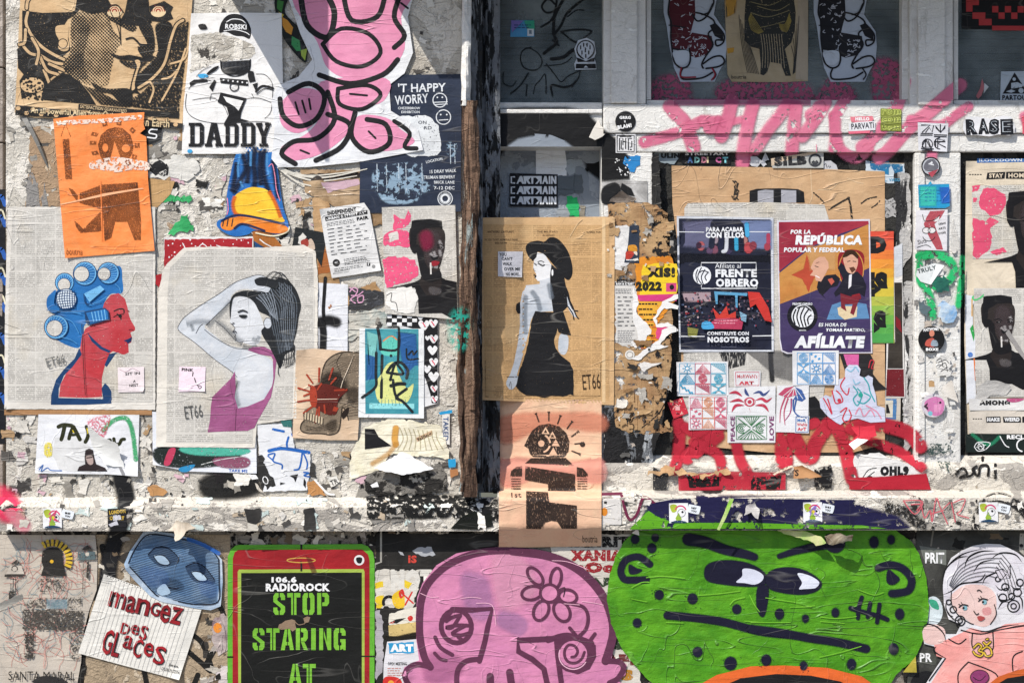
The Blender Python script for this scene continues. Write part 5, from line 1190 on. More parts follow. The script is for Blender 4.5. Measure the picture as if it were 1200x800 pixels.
t.s('drip', K, '503 78 503 218', 10, sm=0, cap=0); t.s('drip', ink('1a2a10', 0), '118 664 146 664', 8); t.s('drip', ink('1a2a10', 0), '820 660 884 660', 8)
t.t('logo', WI, '106.6', 348, 246, 30, 130, bold=.05); t.t('logo', WI, 'RADIOROCK', 318, 280, 42, 334, bold=.05)
def stencil(ch, x, y, w, h):
    F = lambda *p: t.f('lettering', gn, [(x + a * w, y + b * h) for a, b in p])
    if ch == 'S':
        F((.05, .15), (.2, 0), (.45, 0), (.45, .2), (.36, .24), (.36, .34), (.95, .62), (.95, .86), (.8, 1), (.54, 1), (.54, .82), (.62, .78), (.62, .68), (.05, .40)); F((.55, 0), (.8, 0), (.95, .14), (.95, .32), (.64, .32), (.64, .2), (.55, .18)); F((.05, .66), (.36, .66), (.36, .78), (.45, .82), (.45, 1), (.2, 1), (.05, .86))
    if ch == 'T': F((0, 0), (.44, 0), (.44, 1), (.3, 1), (.3, .2), (0, .2)); F((.52, 0), (1, 0), (1, .2), (.7, .2), (.7, 1), (.52, 1))
    if ch == 'O' or ch == 'G':
        F((.05, .15), (.2, 0), (.46, 0), (.46, .2), (.38, .24), (.38, .76), (.46, .8), (.46, 1), (.2, 1), (.05, .85))
        if ch == 'O': F((.55, 0), (.8, 0), (.96, .15), (.96, .85), (.8, 1), (.55, 1), (.55, .8), (.64, .76), (.64, .24), (.55, .2))
        else: F((.55, 0), (.8, 0), (.96, .15), (.96, .34), (.66, .34), (.66, .22), (.55, .2)); F((.55, .5), (.96, .5), (.96, 1), (.8, 1), (.76, .94), (.55, 1), (.55, .8), (.64, .78), (.64, .64), (.55, .64))
    if ch == 'P' or ch == 'R':
        F((.05, 0), (.36, 0), (.36, 1), (.05, 1)); F((.44, 0), (.8, 0), (.96, .14), (.96, .46), (.8, .6), (.44, .6), (.44, .44), (.62, .42), (.64, .2), (.44, .16))
        if ch == 'R': F((.44, .62), (.7, .62), (.98, 1), (.66, 1))
    if ch == 'A': F((.32, 0), (.48, 0), (.48, .25), (.4, .62), (.48, .62), (.48, .78), (.36, .78), (.3, 1), (0, 1)); F((.54, 0), (.7, 0), (1, 1), (.7, 1), (.64, .78), (.54, .78), (.54, .62), (.62, .62), (.54, .25))
    if ch == 'I': F((.2, 0), (.8, 0), (.8, 1), (.2, 1))
    if ch == 'N': F((.04, 0), (.34, 0), (.34, 1), (.04, 1)); F((.40, .1), (.62, .6), (.62, 0), (.96, 0), (.96, 1), (.70, 1), (.40, .36))
for txt, x, y, w, h, g_ in (('STOP', 354, 330, 68, 114, 8), ('STARING', 246, 514, 68, 114, 7), ('AT', 436, 700, 68, 112, 6)):
    for ch in txt: stencil(ch, x, y, w if ch != 'I' else 40, h); x += (w if ch != 'I' else 40) + g_
t.f('worn_patch', M('8a7460'), '378 512 400 486 430 474 470 470 470 500 480 520 456 530 440 516 410 520', torn=1.5); t.f('worn_patch', M('8a7460'), '512 460 530 450 548 460 540 480 520 486', torn=1.5); t.s('worn_patch', M('8a7460'), '470 480 490 496 520 490', 4)
t.f('glare', tint('6a2a2a', .5), '530 140 550 150 580 224 560 224', feather=8); t.done()
# strip right of phone
t = Thing('poster', 'remains of a black poster with the words IS and NOT left of the pink head', 'poster', lv=1.6)
t.C(240, 620, 4.446)
t.f('sheet', M('1b1a19', hex2='2c2a28'), '890 20 1540 20 1540 90 1240 330 1130 420 1120 812 890 812', torn=1); t.s('rail', M('a8a49c'), '918 10 918 170 886 180', 10, sm=0)
t.f('torn_white', M('cfc9bf', amt=2), '886 220 960 208 1040 220 1120 204 1110 330 1080 420 950 400 890 420', torn=2)
t.t('lettering', M('c9453a', 'ink', .2), 'IS', 1060, 135, 40, 44, bold=.05); t.t('lettering', M('d6d2ca', 'ink', .15), 'NOT', 970, 206, 118, 214, bold=.09)
t.f('torn_white', M('a9abb0'), '1080 110 1130 90 1180 92 1200 130 1150 140 1100 130', torn=1.5); t.f('torn_white', M('a9abb0'), '1006 112 1030 120 1040 136 1020 132', torn=.6)
t.f('yellow_print', ink('dfc02c', .1), '886 280 930 270 930 300 890 310', torn=1); t.f('yellow_print', ink('dfc02c', .1), '890 350 930 340 930 400 895 410', torn=1.5); t.o('black_ring', K, 960, 380, 30, 16, a0=160, a1=300)
t.f('yellow_print', ink('dfb82c', .1), '980 340 1030 316 1040 400 1000 410 978 380', sm=1); t.f('yellow_print', ink('dfc02c', .1), '1040 262 1080 280 1060 310 1040 300'); t.f('red_figure', ink('c9302c', .1), '1010 330 1030 310 1040 340 1020 360', sm=1); t.s('red_cross', ink('c9302c'), '1036 340 1086 384', 8); t.s('red_cross', ink('c9302c'), '1080 326 1044 392', 8)
t.f('torn_white', M('dcd6c8'), '960 440 1110 400 1110 480 960 500', torn=1); t.f('red_figure', ink('c9302c'), '1056 460 1072 448 1084 456 1082 470 1068 478', sm=1); t.f('red_figure', K, '960 486 1000 466 1050 460 1000 490'); t.f('red_cross', ink('c0504a'), '956 488 990 476 980 490')
t.f('yellow_print', M('cbb276', 'ink', .1), '956 500 1110 480 1130 540 1060 560 960 556'); t.f('shade_print', tint('1c1a14', .9), '930 560 1000 560 1100 540 1120 560 1000 580', sm=1, feather=10); t.done()
t = Thing('flyer', 'white flyer with the blue lettered word ART and small print beside the pink ear', 'flyer', lv=2.4)
t.C(240, 620, 4.446); t.f('sheet', M('d4d2d6'), '950 584 1150 566 1150 812 930 812 932 700'); t.f('blue_band', ink('2a90c0'), '954 590 1090 586 1090 640 960 646', torn=1); t.t('lettering', WI, 'ART', 966, 596, 40, 120, bold=.08); t.t('small_print', K, 'OPEN MEETING', 954, 690, 16, 98, bold=.02); t.lines('small_print', ink('c07a70', .1), 952, 720, 1040, 760, 12, 4, 3, wl=(8, 24), gap=4); t.f('red_spot', ink('c9302c', .1), '936 770 980 764 1020 780 1020 812 936 812', sm=1); t.e('red_spot', ink('e0a040'), 970, 800, 16); t.done()
t = Thing('paper_scrap', 'grey peeling paper strip along the right side of the phone poster', 'torn paper', lv=2); t.C(240, 620, 4.446); t.f('sheet', M('9a969c', hex2='b2aeb2'), '888 420 912 418 930 480 926 740 892 780', torn=1.5); t.done()
# red letter pattern between pink and green
t = Thing('poster', 'old poster patterned with red and black letters between pink and green heads', 'poster', lv=1.2)
t.f('sheet', M('c8c2b8', amt=1.6), '640 626 740 626 735 680 752 806 690 806', torn=1)
rg = random.Random(8)
for row, (y, txt, c) in enumerate(((628, 'SANRIT', '1c1a1a'), (644, 'XANIAR', '8e2028'), (658, 'nOosE', '8e2028'), (676, 'QABE', '2c3a28'), (694, 'RUST', '6a2a2a'), (712, 'KOBE', '2c2a2a'), (730, 'SEAN', '8e2028'), (748, 'ROSA', '2c3a28'), (766, 'MABE', '6a2a2a'), (784, 'NOS', 'b07a2a'))):
    t.t('lettering', ink(c, .25), txt, 664 + (row % 3) * 4 + (20 if row > 3 else 0), y, 13, 74 - (16 if row > 3 else 0), bold=.09)
t.done()
# pink head
t = Thing('paste_up', 'huge pink round head paste-up with plum outlines, a flower and a spiral eye', 'paste-up', lv=4, curls=[(475, 790, 14, .008)])
t.C(460, 620, 4.286)
pm = M('cf84a8', hex2='c47ba2', amt=1.4); pl = ink('5c2f48', .02)
out = '540 98 640 96 760 110 880 150 980 220 1060 300 1110 400 1126 480 1110 600 1100 650 1150 654 1176 680 1170 730 1130 760 1170 780 1190 840 30 840 60 780 46 730 60 690 110 664 134 656 120 560 116 440 124 340 150 270 220 180 320 120 430 100'
t.f('sheet', pm, out)
t.f('wash', tint('9a7aa8', .35), '360 240 460 260 480 420 400 420', sm=1, feather=40); t.f('wash', tint('9a7aa8', .4), '560 420 660 460 640 520 540 470', sm=1, feather=30); t.f('wash', tint('e4a6c0', .5), '520 140 640 160 700 300 560 380', sm=1, feather=50); t.f('wash', tint('b06a94', .5), '200 640 330 660 300 740 180 740', sm=1, feather=40)
t.s('outline', pl, '190 690 160 640 138 540 136 440 146 350 180 270 260 190 360 138 460 112 560 106 640 110', 36, sm=1); t.s('outline', pl, '600 108 760 128 880 170 980 240 1060 340 1100 440 1108 520 1090 600 1070 660', 42)
t.s('outline', pl, '190 688 120 676 76 700 62 740 90 790', 28); t.s('outline', pl, '1070 660 1140 666 1160 700 1130 750 1090 770', 28)
t.s('eye_left', pl, '300 400 400 404 500 398 480 480 464 560 436 660', 26, sm=0); t.s('eye_left', pl, '436 650 370 660 330 700 322 760 330 790', 26); t.o('eye_left', pl, 320, 486, 76, 24, ry=82, rot=-10)
for a in ('270 460 300 440 340 430', '340 432 300 490 270 490 330 480 380 482', '370 480 300 520 340 530 380 520', '330 540 360 560'): t.s('eye_left', pl, a, 18)
t.f('eye_left', pl, '250 470 280 410 330 398 300 420 270 460')
t.s('brow_line', pl, '214 540 240 590 300 628', 20); t.s('brow_line', pl, '212 620 240 648 268 656', 18)
t.s('eye_right', pl, '800 548 630 556 632 612 700 650 760 700 780 790', 28, sm=0); t.s('eye_right', pl, '824 560 830 640 850 790', 26, sm=0); t.f('eye_right', pl, '812 560 880 520 960 540 1020 580 1022 640 990 700 930 726 870 710 840 690 830 640'); t.e('eye_right', pm, 908, 626, 70, 68); t.o('eye_right', M('e2b0c6'), 908, 630, 72, 5, a0=30, a1=200)
t.s('eye_right', pl, '900 640 918 636 930 612 916 586 886 580 866 604 866 640 886 666 920 670 950 650 964 616', 15); t.s('eye_right', pl, '890 494 920 530', 18); t.s('eye_right', pl, '1016 524 990 560', 18); t.s('eye_right', pl, '780 556 880 530 1000 570', 26)
t.s('nostril', pl, '490 736 492 800', 36); t.s('nostril', pl, '588 716 600 800', 36)
for x, y, rx, ry, ro_ in ((716, 234, 28, 52, -40), (820, 244, 27, 52, 10), (700, 318, 52, 34, -12), (880, 336, 46, 34, 12), (746, 406, 36, 52, 25), (850, 410, 38, 54, -28)): t.o('flower', pl, x, y, rx, 15, ry=ry, rot=ro_)
t.e('flower', pm, 788, 320, 48, 46); t.o('flower', pl, 788, 320, 46, 15, ry=44); t.s('flower', pl, '900 372 960 390 982 440 970 500 930 540', 17); t.s('flower', K, '838 300 866 292 858 336', 4)
for a in ('140 320 190 340 230 338', '340 346 400 340 446 346', '800 156 880 162 980 200', '420 370 500 380 520 480', '950 360 1020 370 1060 380', '860 372 940 378'): t.s('crease', M('eeb6cc'), a, 3)
t.done()
# green face
t = Thing('paste_up', 'wide lime green sprayed face with dark eyes, scar and straight frown', 'paste-up', lv=5, curls=[(1075, 780, 30, .008), (725, 780, 20, .006)])
gm = M('5a9d1c', hex2='448814', amt=2.7, var=.2, rough=.45, spec=.35)
t.f('sheet', gm, '745 621 1050 621 1068 634 1078 650 1086 680 1089 712 1084 745 1072 772 1050 790 1040 806 770 806 748 784 730 762 716 730 711 700 714 674 722 650 732 634', torn=.6)
dn = spray('14132a'); 
t.C(700, 570, 3.478)
t.s('brow', dn, '372 214 440 226 520 256 600 274 640 286', 44, w2=22, soft=9); t.f('eye', dn, '440 340 460 314 520 302 600 310 660 336 690 370 680 396 620 404 520 396 450 380', sm=1, feather=8)
t.f('eye_white', ink('cdd0e0', 0), '594 334 640 338 676 360 670 384 640 398 600 392 566 388 590 364', sm=1)
t.f('eye', dn, '690 366 730 336 800 332 860 350 910 390 896 420 840 436 760 430 700 410', sm=1, feather=8); t.f('nose', dn, '656 410 694 410 690 480 674 528 652 490', sm=1, feather=7)
t.s('ear_ring', dn, '214 316 170 286 118 298 96 340 110 376 150 380 200 378', 22, soft=7); t.f('ear_ring', dn, '132 320 160 334 180 340 160 352 134 352', sm=1, feather=6)
t.s('mouth', dn, '286 524 400 534 520 552 660 588 780 602', 26, soft=8)
for x, y, r in ((154, 214, 14), (236, 208, 12), (222, 250, 15), (252, 440, 15), (388, 456, 17), (568, 498, 15), (742, 516, 14), (162, 554, 14), (408, 672, 16), (542, 718, 22), (688, 704, 16)):
    t.e('spot', dn, x, y, r, r * 1.1, n=12, feather=9); t.dots('spatter', ink('14132a', 0), [(x - r * 2, y - r * 1.5), (x + r * 2, y - r * 1.5), (x + r * 2, y + r * 2.6), (x - r * 2, y + r * 2.6)], 14, 1, 2.4, int(x))
t.C(880, 570, 3.478)
t.f('eye_white', ink('d4d8e6', 0), '190 352 240 362 278 388 262 412 220 416 196 416 208 390', sm=1); t.s('mouth', dn, '0 578 120 594 240 616 360 634 470 660', 27, soft=8)
t.s('brow', dn, '116 282 180 262 260 244 330 232', 14, w2=34, soft=8); t.f('brow', dn, '310 196 370 206 380 240 350 266 310 250', sm=1, feather=6)
t.s('ear_ring', dn, '520 330 570 318 620 334 654 376 644 420 600 432 574 434', 24, soft=8); t.f('ear_ring', dn, '560 340 584 356 604 376 580 396 556 386', sm=1, feather=6)
t.s('scar', dn, '406 494 460 510 520 526 556 540', 14, soft=5); t.s('scar', dn, '452 450 440 490 436 534', 13, soft=4); t.s('scar', dn, '486 474 476 530', 13, soft=4); t.s('scar', dn, '524 478 514 552', 13, soft=4)
for x, y, r in ((502, 226, 16), (572, 216, 12), (116, 518, 14), (222, 536, 10), (344, 512, 12), (606, 518, 15), (62, 706, 15), (214, 728, 12), (410, 722, 15), (582, 660, 16)):
    t.e('spot', dn, x, y, r, r * 1.3, n=12, feather=9); t.dots('spatter', ink('14132a', 0), [(x - r * 2, y - r * 1.5), (x + r * 2, y - r * 1.5), (x + r * 2, y + r * 2.6), (x - r * 2, y + r * 2.6)], 12, 1, 2.4, int(x) + 5)
lc = M('7cbc3a', hex2='6cb02c', amt=.6)
for a in ('230 486 260 484', '160 490 246 488', '284 530 350 536 430 528', '284 548 380 556', '0 552 160 552', '440 420 500 440 540 430', '60 452 180 470', '280 694 360 676 450 650'): t.s('crease', lc, a, 3.5)
t.C(700, 570, 3.478)
for a in ('200 370 270 364 356 372', '410 442 490 436 580 424', '620 440 640 480 660 508', '540 480 560 460 600 450', '600 546 680 552 765 552', '140 410 180 390 210 388', '280 552 350 554', '140 456 200 468'): t.s('crease', lc, a, 3.5)
t.s('lettering', M('3f7a18'), '270 640 330 640', 2)
t.C(880, 570, 3.478); t.f('corner_gap', M('b8a83c', hex2='9c8f3c'), '620 756 640 730 672 690 676 756'); t.done()
# orange arc
t = Thing('paste_up', 'orange arc over a black field at the bottom edge below the green face', 'paste-up', lv=6.2)
t.f('sheet', M('d8642c', amt=1), '812 806 840 790 880 780 920 779 970 782 1010 792 1030 806', sm=0); t.f('black_field', KS, '840 806 868 794 910 789 950 791 985 798 1000 806'); t.done()
for pts, lb in (('1085 640 1111 641 1111 660 1085 658', 'PRIT'), ):
    pass
t = Thing('poster', 'dark poster with white PRIT lettering squeezed between green face and doll', 'poster', lv=1.2)
t.C(1040, 570, 3.481)
t.f('sheet', M('4a4a46', hex2='2f2f2d'), '120 180 560 180 560 400 300 700 200 812 80 812'); t.f('band', M('6f726c'), '130 240 240 258 240 320 150 300'); t.t('lettering', WI, 'PRIT', 154, 268, 44, 78, bold=.03)
t.f('panel', M('4a4c46'), '120 672 200 680 200 724 124 724'); t.t('lettering', WI, 'PR', 132, 678, 36, 50, bold=.03); t.e('badge', M('c9d4d8', 'ink', .1), 186, 506, 40, 60); t.f('badge', ink('3a9a7a', .1), '170 460 200 466 210 500 180 490', sm=1); t.f('bolt', ink('a8a49a'), '540 190 557 190 557 280 536 260'); t.s('bar', M('77736a'), '190 160 178 240', 7); t.e('bolt', KS, 546, 240, 8)
t.f('black_swoosh', KS, '100 812 110 770 160 750 200 770 200 812', sm=1); t.done()
# doll
t = Thing('paste_up', 'white haired doll girl cut-out in a pink hooded top at the lower right', 'paste-up', lv=5, curls=[(1105, 640, 12, .006)])
t.C(1040, 570, 3.481)
t.f('sheet', M('d8d6da'), '226 400 240 330 260 290 300 262 350 240 400 232 460 234 520 262 560 290 560 812 150 812 190 750 230 690 190 650 150 640 140 580 180 556 240 600 280 600 300 560 250 540 230 480', sm=0)
sk2 = ink('dcbab4', 0, hex2='dfc2bc'); pk2 = M('e2928c', 'ink', 0, hex2='e8a8a2'); dl = ink('17171a', 0)
t.f('face', sk2, '260 430 330 396 400 404 440 440 444 500 440 540 400 570 350 560 320 540 290 520 264 480', sm=1)
t.f('hair', M('c9c3cc', 'ink', 0, hex2='d8d6dc'), '226 420 240 340 300 270 400 240 480 250 550 290 557 420 557 500 520 520 500 480 450 500 444 450 430 410 380 400 320 400 270 430 250 460 240 480', sm=1)
t.f('hood', pk2, '300 596 340 574 400 590 440 580 480 560 557 552 557 812 170 812 240 700 200 690 190 640 250 620')
t.f('hand', sk2, '146 580 180 560 220 570 236 590 230 630 190 644 150 630', sm=1)
t.f('hood', M('e6b0aa', 'ink', .1), '330 600 440 600 430 690 340 670'); t.f('cheek', tint('d8707a', .35), '390 500 416 494 420 516 396 520', sm=1, feather=6)
for a, w in (('222 412 230 350 270 300 320 270 400 250', 7), ('314 336 330 290 380 264 440 262', 8), ('350 350 380 310 440 296', 6), ('252 320 290 290 330 284', 6), ('226 440 262 424 300 396 360 390 420 392', 7), ('388 398 400 370 440 350 470 340', 7), ('420 296 460 270 520 276 550 310', 7), ('330 390 380 380 400 350', 6), ('440 400 460 420 490 414 500 440', 6), ('236 490 250 520 270 530', 6), ('240 460 240 500 270 540 300 545', 6), ('450 500 470 470 500 470', 6), ('446 430 460 460 500 458 520 430', 6), ('500 400 530 420 550 400', 6), ('530 440 548 460 550 500', 6), ('320 572 400 590 470 570 540 560', 6), ('300 584 380 600 460 582 557 566', 5), ('346 600 344 640 350 660', 5), ('430 590 432 650 424 670', 5), ('250 620 290 640 320 620', 5), ('240 640 230 600 200 570 160 560 140 580', 6), ('240 700 190 670 200 650', 6), ('330 714 440 760 450 812', 5), ('330 714 290 760 290 812', 5), ('236 700 170 790', 5), ('520 812 510 700 550 670', 5), ('260 430 262 480 290 524 330 552 350 560', 4), ('436 480 444 520 420 560', 4)): t.s('outline', dl, a, w, cap=2 if w > 5 else 1)
for x, y, r in ((296, 546, 20), (296, 546, 9), (514, 486, 24), (514, 486, 11), (470, 452, 16), (480, 408, 14), (450, 376, 10), (530, 430, 16), (506, 446, 12), (540, 390, 14), (268, 500, 13), (250, 470, 10)): t.o('curl', dl, x, y, r, 5)
t.f('bow', M('c9c3cc'), '440 340 466 336 486 350 500 322 490 318 500 330 498 370 470 376 450 370'); t.s('bow', dl, '440 342 470 334 486 350 500 318 500 370 484 356 460 384 440 342', 4, sm=0)
for x, y in ((312, 494), (392, 470)): t.f('eye', ink('7aa8b4', 0), [(x - 6, y), (x, y - 9), (x + 12, y - 6), (x + 12, y + 6), (x, y + 9)], sm=1); t.s('eye', dl, [(x - 20, y - 4), (x - 4, y - 14), (x + 16, y - 10)], 5); t.s('eye', dl, [(x - 22, y - 16), (x - 12, y - 10)], 3); t.s('eye', dl, [(x - 12, y - 24), (x - 6, y - 14)], 3); t.e('eye', dl, x - 2, y, 5)
t.strip('strands', dl, '250 400 290 320 380 270 470 262', '270 420 330 380 400 370 440 380', 6, 2.4); t.strip('strands', dl, '470 270 510 320 540 400', '440 330 470 380 490 450', 5, 2.4); t.s('brow', dl, '366 424 374 420 384 428', 4); t.s('nose', dl, '352 506 362 520 372 516', 4); t.f('lips', ink('a84a48', 0), '366 530 380 526 398 534 384 546 372 544', sm=1)
om = ink('d8b43a', 0); 
for m_, w in ((dl, 12), (om, 6)):
    for a in ('352 656 370 640 384 652 372 668 390 676 380 690 360 684 350 672', '386 664 404 652 420 660 424 684 404 690 394 676', '392 634 404 644 420 632', '404 622 410 620'): t.s('emblem', m_, a, w)
t.e('button', ink('8a3a6a', .1), 376, 776, 38, 30); t.o('button', dl, 376, 776, 38, 3, ry=30); t.s('button', dl, '350 776 376 790 400 770', 3); t.done()
t = Thing('paste_up', 'orange curved corner of a paste-up below the doll at the right edge', 'paste-up', lv=6.4)
t.f('sheet', M('c8602c'), '1152 806 1170 792 1190 785 1206 782 1206 806'); t.f('black_field', KS, '1160 806 1180 794 1206 790 1206 806'); t.done()
# the paint that continues over the ledge
graf('spray_mark', 'navy spray band along the ledge above the green face', [lambda t: t.f('paint', spray('1a1840', .3, ws=28), '762 590 790 585 820 583 1000 586 1020 598 1050 606 1064 618 1050 619 760 619 752 612', feather=6)], RS, 1.2)
graf('spray_mark', 'lime green spray along the bottom of the ledge above the green face', [lambda t: t.f('paint', spray('5a9e1c', .26, ws=40), '738 619 760 598 772 606 790 612 880 612 940 614 1010 615 1040 619', feather=3)], RS, 1.3)
t = Thing('torn_flap', 'lime green paper strip hanging diagonally across the navy ledge', 'torn paper', d=ledge_r, lv=3, fold=lambda x, y: .012 + .012 * (620 - y) / 40)
t.f('sheet', M('8fd03c', hex2='d8e0a0'), '855 584 860 584 856 594 850 608 843 621 840 620 848 602'); t.done()
t = Thing('torn_flap', 'torn white paper knot on the navy ledge right of the green strip', 'torn paper', d=ledge_r, lv=3)
t.flap(M('c8c4c0', hex2='5a5660'), '874 592 884 588 890 596 888 608 880 600 872 604', 872, 590, 890, 592, .02); t.done()
t = Thing('torn_flap', 'long pale green and beige torn strip sticking out below the ledge', 'torn paper', d=-.03, lv=3, curls=[(985, 632, 40, .05)])
t.f('sheet', M('d0c49a', hex2='a8c070'), '905 612 914 620 944 622 962 628 968 636 956 639 950 634 930 628 912 622 900 614', torn=.8); t.f('sheet', M('c9bfa8', hex2='5a4a3a'), '966 628 980 624 992 628 1000 626 998 634 984 636 972 638', torn=1.2); t.done()
t = Thing('torn_flap', 'tiny white paper triangle at the upper left corner of the green face', 'torn paper', lv=6.2); t.flap(WHT, '740 624 747 619 749 627', 740, 624, 749, 627, .012); t.done()
crust('torn_paper', 'scraps and paint flakes over the lower wall between the pasted heads', [(112, 626, 150, 680), (268, 622, 530, 642), (236, 720, 268, 806), (436, 640, 445, 806), (1082, 626, 1200, 650), (430, 640, 520, 700)], 200, ['b9b2a6', '8d857b', '1b1a18', '3a3632', 'a8a098', '6a5a48', 'd0c8ba'], 21, sz=(1.5, 9))
crust('torn_paper', 'crusts of torn paper and flaking paint along the right ledge', [(706, 576, 760, 618), (1060, 586, 1206, 618)], 90, ['e3ded6', 'cfc9bf', '2a2826', 'f0ece4', '8d8880', '6a6662'], 23, d=ledge_r, sz=(1.5, 6))
# ---------------------------------------------------------------- door
def ring_sticker(name, label, x, y, r, col, d, lv, fn=None, cat='sticker', crop=None):
    t = Thing(name, label, cat, d=d, lv=lv); t.e('sheet', col, x, y, r, n=28)
    if fn: fn(t)
    return t.done()
graf('graffiti_tag', 'black marker tag scrawled over the door window', [lambda t: [t.C(540, 0, 4)] + [t.s('paint', ink('101214', .04), a, w) for a, w in (
    ('440 20 410 -4 380 30 400 60 440 50 450 0 440 60 420 100 376 128', 10), ('480 0 440 80 434 162', 14), ('560 10 500 60 470 120 440 160', 12), ('500 80 540 50 576 50', 6), ('600 -10 540 20 510 60', 6),
    ('470 150 540 140 610 146 590 170 540 200 470 150', 8), ('440 175 450 200 430 220 390 252', 14), ('600 200 520 240 480 270 424 278', 16), ('430 190 460 215', 8),
    ('330 222 290 240 280 280 300 320 350 330 380 300 370 260 330 230 300 228', 5), ('400 300 440 350 470 385 500 360 560 330', 5), ('390 310 480 300 520 270', 4), ('200 340 200 390 240 405 260 380', 5), ('235 440 280 400 316 345', 7), ('306 450 310 400', 6), ('340 440 350 400 370 380 396 350 400 440', 5), ('430 450 426 400 480 410 520 400 540 380', 9), ('520 410 550 370 560 330', 5))] and None], RS + [((575, -20, 707, 120.5), DW)], 1.0)
WD = [((576, -20, 708, 120.5), DW)]
graf('spray_mark', 'broad black spray arch over the top rail of the lower door', [lambda t: t.C(550, 130, 5) and None, lambda t: t.f('paint', tint('8d96a2', .9), '200 215 240 160 360 132 480 142 570 180 640 225', feather=6), lambda t: t.f('paint', spray('121214'), '150 20 200 0 300 -8 560 -8 680 10 700 40 780 120 860 180 930 290 930 390 780 400 700 340 690 300 640 220 570 165 460 138 360 134 280 150 220 190 176 250 166 320 150 200 140 100', feather=26)], RS, .8)
t = Thing('spray_mark', 'pale grey spray haze curving down the right of the door panel', 'graffiti', d=DP, lv=.8)
t.s('paint', tint('9aa4b0', .7), '664 190 684 214 696 240 702 262', 14, soft=10); t.done()
t = Thing('sticker', 'iridescent blue rectangular sticker on the dusty door window', 'sticker', d=DW, lv=2)
t.C(540, 0, 4); t.f('sheet', M('3f8fc0', rough=.25, spec=.6), '236 96 344 96 344 174 232 174'); t.f('sheen', tint('8a7ac8', .8), '238 98 290 98 240 150', feather=8); t.f('sheen', tint('3fb08a', .8), '300 100 342 100 342 140 320 150', feather=8); t.lines('small_print', ink('1a3a6a'), 250, 116, 330, 136, 12, 5, 2, wl=(8, 20), gap=4); t.r('code_block', ink('cdd4da'), 312, 136, 342, 170); t.r('code_block', ink('6a7a88'), 320, 142, 332, 160); t.done()
t = Thing('sticker', 'white outlined crystal ball sticker on the right of the door window', 'sticker', d=DW, lv=2.4)
t.C(540, 0, 4); t.f('sheet', M('c9d0da'), '532 230 550 190 590 178 626 196 634 250 626 270 634 300 636 326 536 328 532 300 544 274', sm=0); t.e('ball', KS, 585, 234, 44, 46); t.e('ball', ink('c9d0da'), 585, 232, 38, 38); t.f('ball', ink('c9d0da'), '562 262 608 262 586 284')
for x, y in ((562, 216), (576, 204), (592, 204), (606, 216), (568, 240), (584, 230), (600, 240), (586, 256)): t.s('ball', KS, [(x, y), (x, y + 14)], 6)
t.f('stand', KS, '542 270 562 276 586 288 610 276 628 270 626 290 548 292'); t.f('stand', KS, '540 300 632 300 634 322 538 322'); t.f('stand', ink('c9d0da'), '576 318 586 308 598 318'); t.done()
t = Thing('poster', 'blank white paper sheet, tinted with the cool of its shade, on the grey door panel', 'poster', d=DP, lv=1.2, curls=[(663, 176, 6, .01)]); t.f('sheet', M('eef2f8'), '628 175 662 175 664 190 664 206 628 206'); t.done()  # white paper; the blue of its shade is mixed into the colour
t = Thing('sticker', 'black sticker with CARTRAIN printed three times on the door panel', 'sticker', d=DP, lv=2.2)
t.C(550, 130, 5); t.f('sheet', M('1b1d24'), '238 366 518 372 518 562 236 558')
for i in range(3):
    y = 382 + i * 60
    w6 = ink('eef2f8', 0)
    t.s('lettering', w6, [(268, y + 5), (246, y + 5), (246, y + 41), (268, y + 41)], 9, sm=0, cap=0)
    t.f('lettering', w6, [(276, y + 46), (296, y), (310, y), (322, y + 46), (310, y + 46), (304, y + 34), (290, y + 34), (286, y + 46)])
    t.f('lettering', w6, [(316, y), (352, y), (358, y + 12), (346, y + 24), (360, y + 46), (346, y + 46), (334, y + 26), (332, y + 46), (322, y + 46)]); t.f('lettering', w6, [(352, y), (392, y), (392, y + 9), (376, y + 9), (374, y + 46), (364, y + 46), (362, y + 9), (352, y + 9)])
    t.f('lettering', w6, [(392, y), (424, y), (424, y + 46), (414, y + 46), (412, y + 28), (398, y + 46), (386, y + 46), (404, y + 24), (392, y + 12)]); t.f('lettering', w6, [(426, y + 46), (440, y), (452, y), (462, y + 46), (452, y + 46), (447, y + 34), (438, y + 34), (436, y + 46)])
    t.r('lettering', w6, 465, y, 475, y + 46); t.f('lettering', w6, [(478, y + 46), (478, y), (488, y), (500, y + 26), (500, y), (510, y), (510, y + 46), (500, y + 46), (488, y + 22), (488, y + 46)])
t.done()
t = Thing('paper_scrap', 'grey torn paper lump right of the blank sheet on the door', 'torn paper', d=DP, lv=1.5); t.C(550, 130, 5); t.f('sheet', M('aab4be', amt=2.6), '576 290 600 276 650 284 664 310 630 330 620 360 590 376 574 360', torn=3); t.done()
t = Thing('paper_scrap', 'dark grey square of layered paper beside the CARTRAIN sticker', 'torn paper', d=DP, lv=1.4, curls=[(682, 205, 8, .01)]); t.C(550, 130, 5); t.f('sheet', M('616a72', amt=2), '520 380 660 376 664 480 600 490 520 500', torn=1.5); t.done()
t = Thing('paper_scrap', 'green painted paper scrap hanging below the CARTRAIN sticker', 'torn paper', d=DP, lv=1.6); t.C(550, 130, 5); t.f('sheet', M('2ab468', amt=1.6), '568 504 636 506 650 560 640 626 586 620 570 560', torn=2); t.f('edge', M('8a8478', amt=2), '640 560 680 560 690 626 650 626', torn=3); t.f('edge', M('9aa0a6', amt=2), '520 560 566 556 580 620 520 626', torn=3); t.done()
t = Thing('torn_flap', 'cream paper triangle peeling out over the black spray arch', 'torn paper', d=DF, lv=2)
t.flap(M('f2ebe0'), '701 140 704 147 711 155 706 160 697 164 690 161 694 152', 701, 140, 711, 156, .03, torn=.5); t.done()
